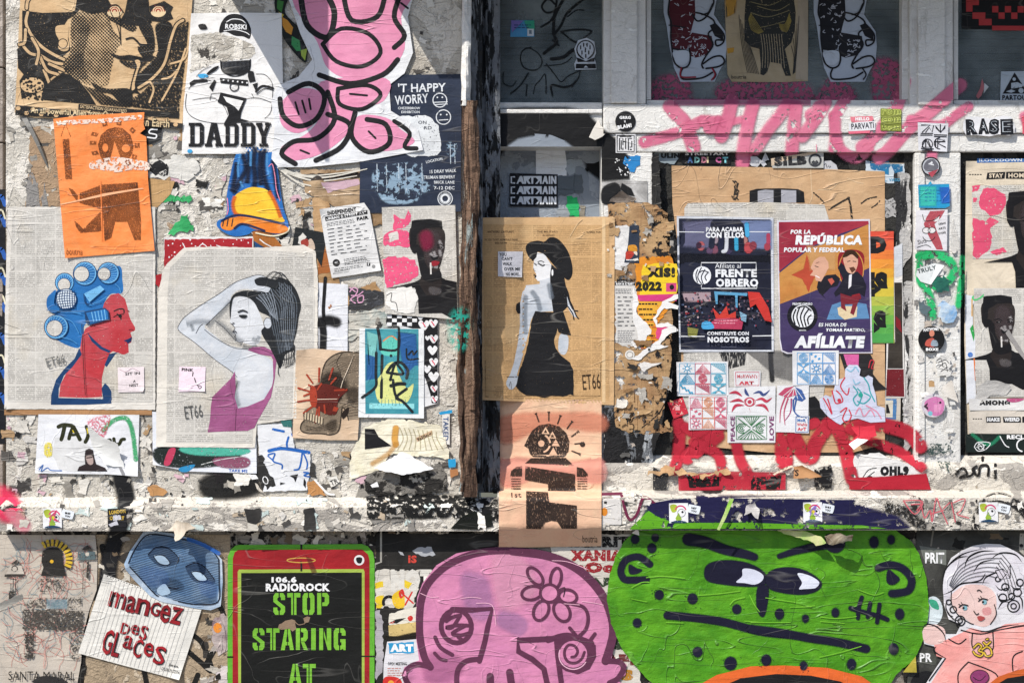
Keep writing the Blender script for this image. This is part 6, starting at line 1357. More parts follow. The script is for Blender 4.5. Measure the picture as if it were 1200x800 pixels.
t = Thing('sticker', 'round black sticker with white lettering at the top of the mullion', 'sticker', d=DF - .005, lv=2)
t.C(700, 110, 5); t.e('sheet', M('17181a'), 165, 162, 60, n=28); t.t('lettering', WI, 'GRRG', 130, 130, 18, 66, bold=.05); t.t('lettering', WI, 'x', 156, 156, 12, 12); t.t('lettering', WI, 'BLAM!', 116, 186, 24, 84, rot=-10, bold=.07); t.done()
t = Thing('sticker', 'square white sticker with a black maze glyph under the round black one', 'sticker', d=DF, lv=2)
t.C(700, 110, 5); t.f('sheet', M('dcdcde'), '108 236 224 236 226 346 108 346'); t.o('maze', K, 165, 290, 0.1, .1)
for a in ('116 244 216 244 216 338 116 338 116 244', '130 330 130 260 150 260 150 300', '166 258 166 324', '150 316 150 330', '182 330 182 262 202 262', '202 276 202 312 190 312', '130 250 200 250', '150 280 170 280', '202 326 190 326', '140 272 140 326'): t.s('maze', K, a, 6, sm=0, cap=0)
t.done()
t = Thing('sticker', 'torn bright blue sticker remnant under the maze sticker', 'sticker', d=DF, lv=1.8); t.C(540, 100, 4.615); t.f('sheet', M('2a80c0'), '894 378 972 384 972 430 950 440 940 468 918 470 900 440 880 420', torn=1.5); t.done()
graf('spray_mark', 'white paint specks on the black spray beside the blue remnant', [lambda t: t.C(540, 100, 4.615).many.add('paint'), lambda t: t.dots('paint', WI, '830 395 920 400 915 490 860 490 835 440', 26, 2, 5, 4)], RS, 1.4)
t = Thing('poster', 'torn black and white print under the spray arch on the mullion', 'poster', d=DF, lv=1.6)
t.C(540, 100, 4.615); t.f('sheet', M('c4c2c0', hex2='8a8886'), '762 516 1010 518 1010 632 764 640'); t.f('black_print', spray('17181a'), '770 560 830 530 860 560 840 630 770 634', sm=1, feather=10); t.f('black_print', spray('17181a'), '870 530 920 560 940 600 900 590 866 560', feather=6); t.done()
t = Thing('torn_flap', 'crumpled grey and tan torn paper above the brown kraft remnant', 'torn paper', d=DF, lv=3); t.C(540, 100, 4.615); t.flap(M('a8998c', hex2='6a625c', amt=2.6), t.pp('800 630 830 600 870 570 900 590 950 610 940 630 880 634'), 713, 237, 745, 237, .02, torn=1); t.done()
def kraft_d(x, y): return .012 + .033 * max(0, min(1, (x - 588) / 26))
# kraft poster of woman in hat
t = Thing('poster', 'brown newsprint poster of a woman in a black hat and strapless black dress', 'poster', d=kraft_d, lv=2, curls=[(718, 256, 16, .006)])
t.C(550, 260, 3.637)
t.f('sheet', M('cba578', 'paper', hex2='d4b084'), '40 -18 612 -22 620 -16 616 780 50 758'); t.f('newsprint', M('c9a272', 'kraftnews'), '60 10 596 14 596 760 66 750')
hd = ink('3a2a1a', .2)
t.t('heading', hd, 'ANTWERP CAPTURED', 76, 38, 9, 116, bold=.03); t.t('heading', hd, 'WHEN THREE ADMIRALS SANK', 64, 72, 8, 144, bold=.02); t.t('heading', hd, 'THE MILITARY', 288, 38, 9, 90, bold=.02); t.t('heading', hd, 'IN HISTORY', 314, 54, 8, 50); t.t('heading', hd, 'BELGIUM', 110, 86, 8, 50, bold=.02); t.t('heading', hd, 'GAMES FOR TO', 500, 40, 8, 80)
t.f('light_strip', M('dabb90'), '566 -16 580 -16 580 770 566 768')
bw = ink('17171a', .03); ws_ = M('c9ccd2', 'ink', 0, hex2='b4bcc6')
t.f('arm', ws_, '240 270 300 264 350 250 360 380 280 384 262 420 250 480 230 560 206 640 200 664 184 700 170 714 158 690 172 654 190 600 206 520 216 440 214 360 226 300', sm=0)
t.f('hand', ws_, '158 680 176 650 206 656 210 676 196 700 180 714 162 702', sm=1); t.s('hand', hd, '170 700 176 680 180 712', 2); t.s('bracelet', hd, '160 660 206 660', 3)
t.f('arm', ws_, '386 480 420 486 420 540 404 566 380 548', sm=1); t.f('arm', ws_, '404 240 424 330 444 380 460 410 440 400 420 366 400 320')
t.f('face', M('e0e0e2', 'ink', 0), '276 160 290 130 320 136 354 190 354 230 330 250 292 252 280 236 286 224 272 200', sm=0)
t.f('neck', ws_, '300 250 350 236 360 262 350 290 300 280')
t.f('hat', bw, '240 116 252 90 290 80 320 84 344 66 376 72 410 108 430 150 440 200 434 236 412 244 356 180 320 140 290 128 280 152 258 156', sm=1)
t.f('hair', bw, '350 180 404 230 414 300 420 360 400 380 420 440 434 484 404 480 380 470 360 400 346 300 344 230', sm=0)
t.f('hair', bw, '276 130 290 128 286 150 270 168 262 156'); t.f('hair', bw, '200 350 216 340 218 390 206 390 198 374')
for a in ('404 250 420 320 440 370 462 380', '410 300 440 360 456 400 466 412', '420 360 440 390 446 416', '396 250 420 300 430 350'): t.s('hair', bw, a, 5)
t.f('dress', bw, '280 380 360 386 384 396 374 440 372 470 360 500 368 536 392 570 430 600 444 640 444 740 430 734 400 744 360 738 320 748 280 740 240 738 212 720 198 700 212 640 240 560 256 480 266 420', torn=.5)
t.s('eye', bw, '294 176 310 186 320 184', 5); t.s('eye', bw, '278 178 286 184', 4); t.s('eye', bw, '292 170 306 166 318 172', 3); t.s('lips', bw, '276 226 284 230 280 236', 5); t.s('nose', hd, '274 196 276 206 282 208', 2); t.e('earring', WI, 354, 216, 4, 14)
for a in ('270 300 290 330 300 370', '240 320 236 400 240 470', '340 270 350 320'): t.s('shading', tint('76808c', .5), a, 10, soft=10)
t.s('frame_line', hd, '68 590 70 744 558 740 560 600', 2, sm=0); t.s('fold', M('d8b88c'), '430 60 460 10 480 -10', 4); t.t('signature', hd, 'ET66', 480, 650, 66, 76, rot=-4, bold=0); t.done()
t = Thing('note', 'white note on the kraft poster with handwriting YOU CAN\'T WALK OVER ME NO MORE', 'note', d=kraft_d, lv=4, curls=[(611, 324, 8, .004)])
t.C(550, 260, 3.637); t.f('sheet', M('dcdae0'), '122 126 228 126 224 236 122 232')
for s_, x, y, w in (('YOU', 128, 132, 30), ("CAN'T", 138, 150, 46), ('WALK', 142, 172, 40), ('OVER ME', 148, 194, 68), ('NO MORE...', 156, 216, 62)): t.t('lettering', ink('17171a', 0), s_, x, y, 13, w, bold=.02)
t.done()
# peach poster over the ledge
def peach_d(x, y):
    if y < 533: return .045 - (0 if y < 520 else .004 * (y - 520) / 13)
    if y < 617: return min(ledge_r(x, y), .041) - .004
    return min(0, -.054 + (y - 617) / 23 * .05)
t = Thing('poster', 'peach poster of a round headed robot with sun rays hanging over the ledge', 'poster', d=peach_d, lv=2)
t.C(570, 460, 4.211)
pc = M('e0b294', hex2='e2bc9c', amt=1.3, var=.06)
pts_ = [(62, 24)] + [(570, 24)] + [(568, y) for y in range(60, 760, 20)] + [(566, 756)] + [(60, 764)] + [(62, y) for y in range(750, 40, -20)]
t.f('sheet', pc, pts_, g=4)
t.f('red_wash', tint('d98266', .5), '80 130 400 110 560 120 560 180 300 160 90 240', sm=1, feather=30); t.f('red_wash', tint('e8948a', .45), '80 330 400 350 560 330 560 440 300 400 100 460', sm=1, feather=20)
pb = M('2a201c', 'ink', .24, hex2='3c2c24', stretch=(420, 60, 130))
t.f('head', pb, '186 262 208 216 226 186 260 160 310 152 360 166 396 200 410 240 406 290 380 318 300 320 230 316 214 300 208 276', sm=0, g=4); t.o('head', pc, 270, 250, 44, 9, a0=-60, a1=70); t.e('head', pc, 271, 250, 16)
for x, y, a in ((292, 190, 20), (326, 212, 60), (342, 250, 90), (330, 292, 120)): t.f('tooth_ring', pc, [(x - 20, y + 12), (x, y - 22), (x + 20, y + 14)]); t.f('tooth_ring', pb, [(x - 9, y + 8), (x, y - 10), (x + 9, y + 8)])
for x, y, a in ((252, 124, -20), (308, 118, 0), (358, 134, 20), (410, 160, 36), (436, 204, 52), (456, 250, 85), (440, 294, 112)):
    r_ = math.radians(a); dx, dy = math.sin(r_) * 22, -math.cos(r_) * 22; t.s('rays', pb, [(x - dx, y - dy), (x + dx, y + dy)], 7, cap=0); t.s('rays', pb, [(x + dx - dy * .3, y + dy + dx * .3), (x + dx + dy * .3, y + dy - dx * .3)], 7, cap=0)
t.e('rays', pb, 474, 254, 13)
t.f('collar', pb, '220 322 390 320 434 360 186 352', g=4); t.f('body', pb, '192 362 438 402 438 486 304 484 304 450 190 430', g=4); t.f('body', pb, '196 484 304 490 310 540 446 556 446 670 372 670 350 636 320 630 290 640 268 672 196 670', g=4)
t.f('shoulder', pb, '118 412 122 386 146 366 176 362 176 412', g=4); t.f('shoulder', pb, '446 366 476 372 500 400 498 416 446 414', g=4)
for i in range(5): t.s('ribs', pb, [(124, 424 + i * 12), (168, 424 + i * 12)], 4); t.s('ribs', pb, [(450, 424 + i * 12), (496, 424 + i * 12)], 4)
t.t('lettering', pb, '1st', 122, 492, 22, 50); t.t('lettering', pb, 'boutria', 474, 704, 34, 74, bold=0); t.done()

# ---------------------------------------------------------------- paste-ups in the windows and on the frame
def clown(x0, lb, redside):
    t = Thing('paste_up', lb, 'paste-up', d=DW, lv=1.4); t.C(740 + x0, 0, 4)
    t.f('sheet', M('a9b2c0'), '150 -10 400 -10 386 70 440 150 446 220 440 290 414 330 390 384 230 384 200 320 178 220 166 130 150 60')
    bk, ml = ink('16151a', 0), ink('4a1620' if redside else '1a1a20', 0)
    t.f('coat', ml, '180 -10 296 -10 300 70 284 130 262 230 220 240 188 226 182 150 176 60'); t.f('coat', ml, '262 150 320 160 376 170 384 220 350 260 300 272 270 262'); t.f('coat', bk, '366 120 390 110 430 160 430 190 390 170')
    rg = random.Random(x0 + 3)
    for i in range(44):
        x = rg.choice((rg.uniform(186, 284), rg.uniform(268, 360))); y = rg.uniform(-6, 220) if x < 284 else rg.uniform(170, 260)
        t.s('pattern', ink('b4b8c4', 0), [(x, y), (x + rg.uniform(-12, 12), y + rg.uniform(3, 12)), (x + rg.uniform(-16, 16), y + rg.uniform(-8, 14))], 3)
    t.many.add('pattern')
    for a, w in (('180 -10 172 60 186 110 184 170 190 230 200 290 230 318 262 312 276 280 270 230', 8), ('286 70 310 100 350 80 384 20 380 -10', 8), ('300 60 340 70 384 96 390 130 360 160 382 210 350 262 330 300 336 320', 8), ('380 20 360 60 330 70', 7), ('390 110 432 160 430 200 400 216 396 190 430 190', 8), ('336 300 380 270 420 264 436 290 410 312 350 322', 8), ('240 320 230 350 246 372 330 366 380 340', 8), ('380 322 396 350 384 372', 7), ('176 120 250 130', 6), ('190 230 262 238', 7)): t.s('outline', bk, a, w)
    t.f('glove', M('b4bcc8'), '196 244 264 240 268 286 246 304 216 304 202 280', sm=1)
    if redside: t.s('red_edge', ink('8a1c2c'), '234 318 232 360 300 362', 7); t.s('red_edge', ink('8a1c2c'), '378 322 392 350 376 376', 7)
    t.done()
clown(0, 'white cut-out of a striding body in a dark marbled coat, left in the wide window', True)
clown(176, 'white cut-out of a striding body in a dark marbled coat, right in the wide window', False)
t = Thing('poster', 'yellowed woodcut print of a shaggy dark creature in the wide window', 'poster', d=DW, lv=1.8, curls=[(850, 95, 12, .008)])
t.C(740, 0, 4); t.f('sheet', M('a8987e', hex2='9c8c6e'), '436 -10 828 -10 828 380 700 386 470 384 450 350'); t.f('stain', tint('c8942c', .6), '444 -10 490 -10 480 60 450 80', feather=14); t.f('stain', tint('c8942c', .7), '450 230 480 226 476 244 452 250', feather=6); t.f('edge', M('a39684'), '780 -10 826 -10 826 376 770 370')
wc = M('2b2c2a', 'ink', .12, ws=150)
t.f('creature', wc, '536 -10 760 -10 770 60 766 140 750 200 720 230 736 300 748 356 722 356 700 300 650 292 636 340 620 354 604 350 606 300 600 230 560 220 530 190 530 80', sm=0)
t.strip('cut_lines', ink('a8987e', .1), '600 160 610 240 606 320', '710 160 716 240 724 320', 9, 2.4); t.strip('cut_lines', ink('8a7a40', .1), '548 90 560 140 596 160', '560 60 600 120 620 150', 7, 3); t.strip('cut_lines', ink('8a7a40', .1), '700 140 730 150 750 100', '690 110 720 110 740 60', 7, 3)
for a in ('600 130 650 120 720 100', '560 60 640 80 740 50', '590 30 680 50 740 20', '560 10 640 26 700 4'): t.s('cut_lines', ink('8a8060', .2), a, 3)
t.strip('cut_lines', wc, '500 60 512 200 540 340', '560 230 580 280 600 350', 8, 2.5); t.strip('cut_lines', wc, '744 230 760 280 756 350', '790 60 780 200 768 340', 5, 2.5); t.t('signature', wc, 'boutria', 468, 352, 18, 70, bold=0); t.done()
t = Thing('poster', 'black poster of red square pixels in the upper right window', 'poster', d=DW, lv=1.6)
t.C(960, 0, 4); t.f('sheet', M('151416'), '668 -10 980 -10 980 142 668 136')
for i, (x, y) in enumerate(((688, -4), (718, -4), (688, 26), (718, 60), (748, 60), (748, 90), (778, 90), (810, 30), (840, 60), (870, 30), (900, 60), (930, 30))): t.r('pixel', ink('b03a3c', 0), x, y, x + 30 - (i > 6), y + 30)
t.r('pixel', ink('b03a3c', 0), 810, 122, 980, 144); t.r('pixel', ink('b03a3c', 0), 748, -10, 980, 0); t.done()
t = Thing('sticker', 'white square sticker of a black pyramid with the word PARTOUT', 'sticker', d=DW, lv=1.6)
t.C(960, 0, 4); t.f('sheet', M('b4bec8'), '852 336 980 334 980 478 848 476'); t.f('pyramid', KS, '916 340 980 440 860 440'); t.f('pyramid', ink('b4bec8'), '900 390 930 386 956 400 950 410 900 416'); t.e('pyramid', ink('b4bec8'), 914, 372, 8); t.f('pyramid', ink('b4bec8'), '876 430 900 420 920 428 900 436'); t.e('pyramid', ink('b4bec8'), 946, 426, 12); t.t('lettering', KS, 'PARTOUT', 858, 446, 24, 130, bold=.04); t.done()
t = Thing('torn_flap', 'small pink and tan folded paper triangle on the right window glass', 'torn paper', d=DW, lv=1.5); t.C(960, 0, 4); t.flap(M('b06a70'), t.pp('734 452 752 420 764 370 774 410 760 450 744 464'), 1143, 114, 1151, 92, .012, torn=.3); t.f('white_side', M('c8ccd0'), '774 390 794 408 770 440'); t.done()
# pink tag
pkt = spray('d2688a', .2, ws=30, hex2='dc7c98', op=.88)
def pinktag(t):
    t.C(740, 0, 4)
    for a, w in (('180 500 215 540 250 580 290 690', 70), ('60 666 160 640 250 608 330 570 400 572', 52), ('330 560 360 610 400 600 410 560', 30), ('470 470 450 560 420 640', 64), ('430 580 520 560', 24), ('570 490 550 560 525 690 520 770', 62), ('730 490 680 560 640 610 580 700', 56), ('770 500 760 600 750 715', 62), ('910 480 860 560 800 640', 60), ('940 540 950 610 940 700', 26)): t.s('paint', pkt, a, w * .7, soft=18)
    for x, l in ((300, 40), (538, 60), (760, 36), (866, 30)): t.s('paint', pkt, [(x, 680), (x + 1, 690 + l)], 4)
    t.C(960, 0, 4)
    for a, w in (('-40 540 -10 520 0 500', 60), ('120 470 80 540 76 620 100 700 170 740 230 700', 50), ('400 380 380 450 340 540 250 650 200 690', 62), ('660 400 600 450 520 520 420 600 330 700 280 740', 66), ('430 560 560 590 640 540 700 500', 40), ('540 660 520 780', 40), ('960 545 990 625', 40)): t.s('paint', pkt, a, w * .7, soft=18)
graf('graffiti_tag', 'large pink spray tag sweeping across the white transom rail', [pinktag], RS, .8)
for i, (q, lb) in enumerate((('770 96 800 92 805 120 765 122', 'left'), ('850 98 900 100 942 96 945 116 850 118', 'middle'), ('968 98 990 100 1000 118 960 120', 'inner right'), ('1030 72 1062 86 1066 122 1028 118', 'outer right'))):
    t = Thing('spray_mark', 'pink overspray on the wide window glass, ' + lb + ' patch', 'graffiti', d=DW, lv=1.1); t.f('paint', spray('9c4a68', .42, ws=90), q, sm=1, feather=7); t.done()
graf('spray_mark', 'magenta shade of spray on the sill of the wide window', [lambda t: t.f('paint', tint('b0507a', .6), '790 117 950 117 950 123 790 123', feather=2)], RS, 1.0)
FD = DF - .006
t = Thing('sticker', 'torn red and white greeting sticker on the pink tagged rail', 'sticker', d=FD, lv=2); t.C(960, 0, 4); t.f('sheet', M('d87a88'), '146 548 250 544 256 560 240 575 170 578 150 570'); t.t('lettering', WI, 'HELLO', 170, 550, 16, 66, bold=.06); t.f('white_label', M('d8d8dc'), '138 580 180 572 262 568 264 610 140 616'); t.t('tag_print', ink('2a2a34'), 'PARVATI', 150, 580, 28, 106, rot=-4, bold=.03); t.f('white_label', M('d86a80'), '136 616 240 612 236 624 140 628'); t.done()
t = Thing('sticker', 'olive sticker with rounded lettering ROM COM TOM on the rail', 'sticker', d=FD, lv=2.2); t.C(960, 0, 4); t.f('sheet', M('7a8238'), '288 508 386 512 386 616 288 612', torn=.3)
for s_, y in (('rom', 512), ('com', 548), ('tom', 582)): t.t('lettering', ink('c2cc6a'), s_, 294, y, 27, 88, bold=.055); t.t('lettering', ink('4a5420'), s_, 297, y + 3, 21, 82, bold=-.01)
t.done()
t = Thing('sticker', 'white square sticker with four black line glyphs above the mullion', 'sticker', d=FD - .004, lv=2.4); t.C(960, 0, 4); t.f('sheet', M('d4d4da'), '462 574 606 580 600 712 466 704')
for a in ('480 586 520 586 484 620', '500 620 516 598 530 620 536 590', '478 626 532 626', '476 634 530 634', '546 592 570 622 590 592', '568 584 568 620', '548 600 568 620 590 600', '540 632 598 634', '540 640 596 642', '500 652 482 690 520 690 500 652', '500 660 500 690', '512 660 524 690', '480 696 536 698', '486 704 530 704', '546 654 546 690', '556 690 556 652 590 656 556 672 592 690', '540 664 590 664'): t.s('glyphs', ink('1a1a22', 0), a, 5, sm=0)
t.o('glyphs', ink('1a1a22', 0), 508, 676, 24, 4); t.o('glyphs', ink('1a1a22', 0), 566, 672, 26, 4, a0=90, a1=270); t.done()
t = Thing('sticker', 'black die-cut graffiti letter sticker reading RASE on the right of the rail', 'sticker', d=FD, lv=2.2)
t.C(960, 0, 4); t.f('sheet', M('dcdce0'), '676 572 692 548 740 546 800 556 860 544 902 548 904 570 918 590 914 624 890 636 840 630 800 640 740 634 690 634 674 606', sm=0)
for ch, x, w in (('R', 686, 56), ('A', 742, 52), ('S', 796, 50), ('E', 848, 60)): t.t('lettering', ink('16181e', 0), ch, x, 554 + (x % 3) * 3, 74, w, rot=(x % 7) - 3, bold=.12); t.t('lettering', ink('b8c0c8', 0), ch, x + 9, 564 + (x % 3) * 3, 50, w - 20, rot=(x % 7) - 3, bold=-.03)
t.done()
t = Thing('sticker', 'red sticker corner at the right edge of the rail', 'sticker', d=FD, lv=2); t.f('sheet', M('d8586a'), '1198 136 1206 136 1206 157 1198 157'); t.done()
# mullion stickers
MD = DF - .008
def holo(t):
    t.C(1020, 120, 4); t.o('rim', KS, 284, 300, 42, 6)
    t.f('picture', M('6a6a72', rough=.3), '250 300 270 270 300 268 320 300 300 320 262 320', sm=1); t.f('picture', ink('b04a58'), '270 330 320 312 290 352'); t.f('picture', ink('d8dade'), '270 290 290 276 300 296')
ring_sticker('sticker', 'round silver rimmed sticker below the four glyph sticker', 1091, 195, 11, M('b9bcc2', rough=.3), MD, 2, holo)
t = Thing('sticker', 'cyan and blue iridescent rectangular sticker on the white mullion', 'sticker', d=MD, lv=2.2); t.C(1020, 120, 4); t.f('sheet', M('2a94c4', rough=.25, spec=.6), '224 386 370 382 372 486 350 496 228 494'); t.f('sheen', tint('3fc0b0', .8), '240 400 300 400 300 480 240 480', feather=20); t.f('sheen', tint('2a5fc0', .7), '330 400 366 400 366 470 340 470', feather=14); t.f('tip', ink('2a9ac0'), '270 384 282 368 292 384'); t.lines('small_print', ink('1f6a9a'), 256, 410, 340, 470, 16, 4, 2, wl=(8, 20), gap=5); t.done()
t = Thing('sticker', 'white sticker drawing of a red bull-headed figure on the mullion', 'sticker', d=MD, lv=2); t.C(1020, 120, 4); t.f('sheet', M('d6d4d8'), '214 506 362 502 358 696 208 690')
t.f('figure', ink('a84a54', .08), '280 510 350 506 330 540 300 570 310 600 330 650 340 690 310 690 280 640 260 600 250 570 262 540', sm=0); t.f('figure', ink('dcd8d8'), '246 526 262 560 250 556 240 540'); t.f('figure', ink('dcd8d8'), '300 548 324 530 320 556 300 560'); t.e('figure', ink('dcd8d8'), 262, 600, 18, 14); t.e('figure', ink('dcd8d8'), 288, 600, 18, 14); t.o('figure', K, 262, 600, 18, 3, ry=14); t.o('figure', K, 288, 600, 18, 3, ry=14); t.o('figure', K, 274, 620, 30, 3, a0=20, a1=160); t.s('figure', K, '244 526 256 556 300 550 326 528', 3)
for i, s_ in enumerate(('URBAN', 'ARTS', 'STORE')): t.t('lettering', K, s_, 318, 566 + i * 22, 10, 34, rot=-10)
t.t('lettering', K, 'Sluts', 220, 646, 20, 40, rot=-12, bold=0); t.s('lettering', K, '218 680 260 668 284 680', 2.5); t.done()
def greenpaint(t):
    t.C(1020, 300, 4)
    g = spray('1fa860', .34, ws=50, hex2='2ab46c')
    for a, w in (('224 0 300 -10 370 20 390 70 360 120 300 140', 34), ('230 40 226 110 260 150', 24), ('250 130 280 200 290 280', 34), ('430 10 424 120 410 230', 22), ('300 -6 250 4 220 20', 20)): t.s('paint', g, a, w * .7, soft=14)
graf('graffiti_tag', 'green sprayed letter R running down the white mullion', [greenpaint], RS, 1.4)
t = Thing('torn_flap', 'white sticker half peeled from the green sprayed mullion', 'torn paper', d=MD, lv=2.4); t.C(1020, 300, 4); t.f('sheet', M('d8dcdc'), '218 60 300 34 346 44 280 134 236 120 214 90'); t.t('lettering', ink('2a3a3a', .1), 'TRULY', 218, 64, 20, 90, rot=-14, bold=.02); t.f('edge', M('f0f2f2'), '310 40 346 44 284 134 276 128'); t.done()
t = Thing('paper_scrap', 'torn green glitter sticker remnants on the mullion', 'torn paper', d=MD, lv=1.8); t.C(1020, 300, 4); t.f('sheet', M('2f8a6a', hex2='1f4a48', amt=2), '300 110 340 90 376 120 370 160 330 170 300 150', torn=4); t.done()
t = Thing('paper_scrap', 'torn blue and white sticker remnants below the green paint', 'torn paper', d=MD, lv=1.9); t.C(1020, 300, 4); t.f('sheet', M('c8d4dc', hex2='4a90c8', amt=2), '310 230 350 210 390 240 396 290 360 310 330 290', torn=4); t.f('grey_scrap', M('5a6a70', amt=2), '220 210 250 200 280 250 270 280 240 270', torn=4); t.done()
def anth(t):
    t.C(1020, 300, 4); t.t('lettering', WI, 'ANTHONY', 246, 338, 16, 76, rot=-4, bold=.06); t.t('lettering', WI, 'BOXE', 260, 430, 14, 58, bold=.06); t.e('figure', ink('c9806a', .1), 288, 362, 12, 16); t.f('figure', ink('b8564a', .1), '258 420 262 396 284 384 300 390 300 424', sm=1); t.f('figure', ink('8a98a4', .1), '284 420 290 394 310 396 316 420', sm=1)
ring_sticker('sticker', 'round black sticker of a boxer with white lettering on the mullion', 1091.5, 397.5, 15.6, M('141416'), MD, 2.4, anth)
def pinkr(t):
    t.C(1000, 440, 4.444); t.f('print', ink('c878a8', .15), '370 140 420 110 470 130 466 190 430 210 390 190', sm=1); t.f('print', ink('3a2a34', .1), '364 160 386 140 390 180'); t.e('print', ink('7ab8c8'), 400, 196, 12); t.f('print', ink('d890b8', .1), '420 150 460 150 450 190 420 190'); t.e('print', K, 452, 140, 6)
ring_sticker('sticker', 'round white and pink cartoonish print sticker low on the mullion', 1093.5, 475, 13.8, M('cfc8d0'), MD, 2.4, pinkr)
t = Thing('sticker', 'faded torn sticker with black scribble below the boxer sticker', 'sticker', d=MD, lv=1.7); t.C(1020, 300, 4); t.f('sheet', M('d8d6d2', amt=2), '300 470 370 466 380 560 310 570', torn=3)
for a in ('310 490 330 480 340 520', '320 520 350 500 360 540', '330 540 360 520', '316 500 350 486 366 500'): t.s('scribble', K, a, 3)
t.done()
t = Thing('torn_flap', 'torn white and tan sticker edges curling in the middle of the mullion', 'torn paper', d=MD, lv=2.4); t.C(1020, 300, 4); t.flap(M('dad4cc'), t.pp('340 610 380 580 400 640 410 690 380 670 350 660'), 1105, 450, 1120, 470, .014, torn=.8); t.f('tan_piece', M('b8946a'), '272 586 300 586 300 612 274 612', torn=1); t.done()
graf('graffiti_tag', 'dense black and green glitter scribble at the foot of the mullion', [lambda t: t.C(1000, 440, 4.444) and None, lambda t: t.f('paint', M('3a4a48', 'ink', .5, ws=140), '350 380 400 356 460 350 510 366 520 396 440 410 360 410', torn=3), lambda t: t.f('paint', M('4a5a54', 'ink', .6, ws=140), '440 440 500 440 520 490 460 490', torn=3)], RS, 1.2)
graf('graffiti_tag', 'black brush letters ending in an exclamation mark on the bottom rail', [lambda t: [t.C(1000, 440, 4.444)] + [t.s('paint', ink('1d1b1a', .1), a, w) for a, w in (('672 424 672 440', 14), ('640 470 620 490 650 520 660 470 700 470 700 520', 13), ('738 462 738 506', 16), ('738 522 738 530', 16), ('540 500 570 480 590 510 550 530 610 520 630 490', 12))] and None, lambda t: t.f('paint', M('2a2826', 'ink', .5, ws=120), '500 510 550 500 550 530 505 532', torn=1)], RS, 1.2)

# ---------------------------------------------------------------- recess left: torn kraft and layered posters between door and recess
t = Thing('cardboard', 'torn brown kraft paper with stencilled marks on the lower mullion beside the door', 'cardboard', d=DF - .003, lv=1.2, curls=[(780, 240, 14, .01)])
kb = M('b3926a', 'cardboard', .33, ws=26, amt=2, hex2='967250')
t.f('sheet', kb, '712 240 740 236 770 240 783 250 786 300 788 360 786 430 780 470 772 496 790 500 786 506 740 509 722 500 716 440 714 330', torn=1.2)
t.C(700, 330, 4.2125); 
for a in ('160 650 176 660 170 690 158 690', '160 700 178 706 178 726 160 728'): t.s('stencil_mark', ink('3a2a1c', .2), a, 6)
t.lines('print_lines', ink('6a4a2c', .2), 196, 560, 200, 740, 6, 3, 3, wl=(3, 5)); t.lines('print_lines', ink('6a4a2c', .2), 228, 560, 234, 740, 7, 3, 4, wl=(4, 7)); t.t('lettering', ink('5a3c22', .2), 'Greenwash', 178, 596, 8, 60, rot=-90); t.s('tear_line', K, '372 440 350 540 310 640 220 720', 5); t.done()
t = Thing('poster', 'torn yellow and magenta poster remnant with 2022 in black figures', 'poster', d=DF - .003, lv=2)
t.f('sheet', M('d88a2a'), '744 302 786 300 792 318 792 350 770 380 780 395 760 410 748 402', torn=1.2)
t.C(700, 160, 4.444); t.f('top_scrap', M('c87828'), '304 630 380 620 390 660 310 660', torn=2); t.f('yellow_band', ink('e6c42c', 0), '236 668 300 660 414 664 416 800 410 830 220 830', torn=1); t.t('lettering', ink('26241c', 0), 'XIS!', 256, 680, 54, 150, bold=.09); t.t('lettering', ink('26241c', 0), '2022', 200, 754, 52, 136, bold=.09); t.r('magenta', ink('c8447a', 0), 358, 762, 412, 808); t.e('magenta', KS, 388, 784, 12, 14)
t.C(700, 330, 4.2125); t.f('magenta', ink('c83a78', .03), '190 66 400 60 390 96 210 96'); t.f('yellow_band', ink('e0a83a', 0), '194 96 330 100 300 140 290 180 270 230 260 330 230 330 210 230')
for i, y in enumerate((106, 132, 158, 184, 210, 262, 288, 314)): t.lines('small_print', ink('2a1c14', 0), 200 + i * 3, y, 300 - i * 2, y + 8, 12, 8, i, wl=(8, 20), gap=3); t.s('red_rules', ink('c84a3a', 0), [(194 + i * 3, y + 14), (300, y + 14)], 3)
t.f('magenta', ink('d0447a', .05), '290 220 350 210 360 240 320 290 290 280', torn=1); t.done()
t = Thing('poster', 'torn fair flyer strip with small rows of print beside the kraft woman', 'poster', d=DF - .003, lv=1.8)
t.C(700, 330, 4.2125); t.f('sheet', M('cdcac6'), '84 -2 190 0 200 60 190 150 240 220 280 240 200 290 220 330 120 320 86 300', torn=2); t.f('bar', K, '86 4 186 4 186 18 86 18'); t.t('lettering', K, 'DEPENDENT', 96, -14, 16, 92, bold=.06); t.t('lettering', WI, 'BAN & STREET', 92, 6, 10, 90, bold=.05); t.lines('small_print', ink('55565a'), 90, 36, 190, 60, 9, 3.5, 3, wl=(5, 14), gap=3); t.lines('small_print', ink('4a4a4e'), 100, 74, 196, 230, 20, 5, 4, wl=(10, 34), gap=14); t.lines('small_print', ink('6a6a6e'), 100, 240, 190, 300, 9, 3, 6, wl=(5, 14), gap=3); t.done()
t = Thing('card', 'torn photo scrap of bright flowers over the white torn layers', 'card', d=DF - .003, lv=2.2)
t.C(700, 160, 4.444); t.f('white_layer', M('dad8d6', amt=2), '86 460 170 466 180 560 160 600 200 640 130 700 90 690', torn=2.5); t.f('sheet', M('2a3444'), '168 464 216 462 218 660 140 656 160 560'); t.f('flowers', ink('c88a2c'), '160 570 200 566 206 600 170 610', sm=1); t.f('flowers', ink('b0382c'), '150 600 190 600 180 630 150 640', sm=1); t.f('flowers', ink('d8c8b8'), '186 600 206 600 206 620', sm=1); t.lines('small_print', WI, 150, 640, 210, 650, 10, 5, 3, wl=(6, 12)); t.done()
t = Thing('torn_flap', 'long jagged white torn paper edges over the yellow remnant', 'torn paper', d=DF - .003, lv=2.8)
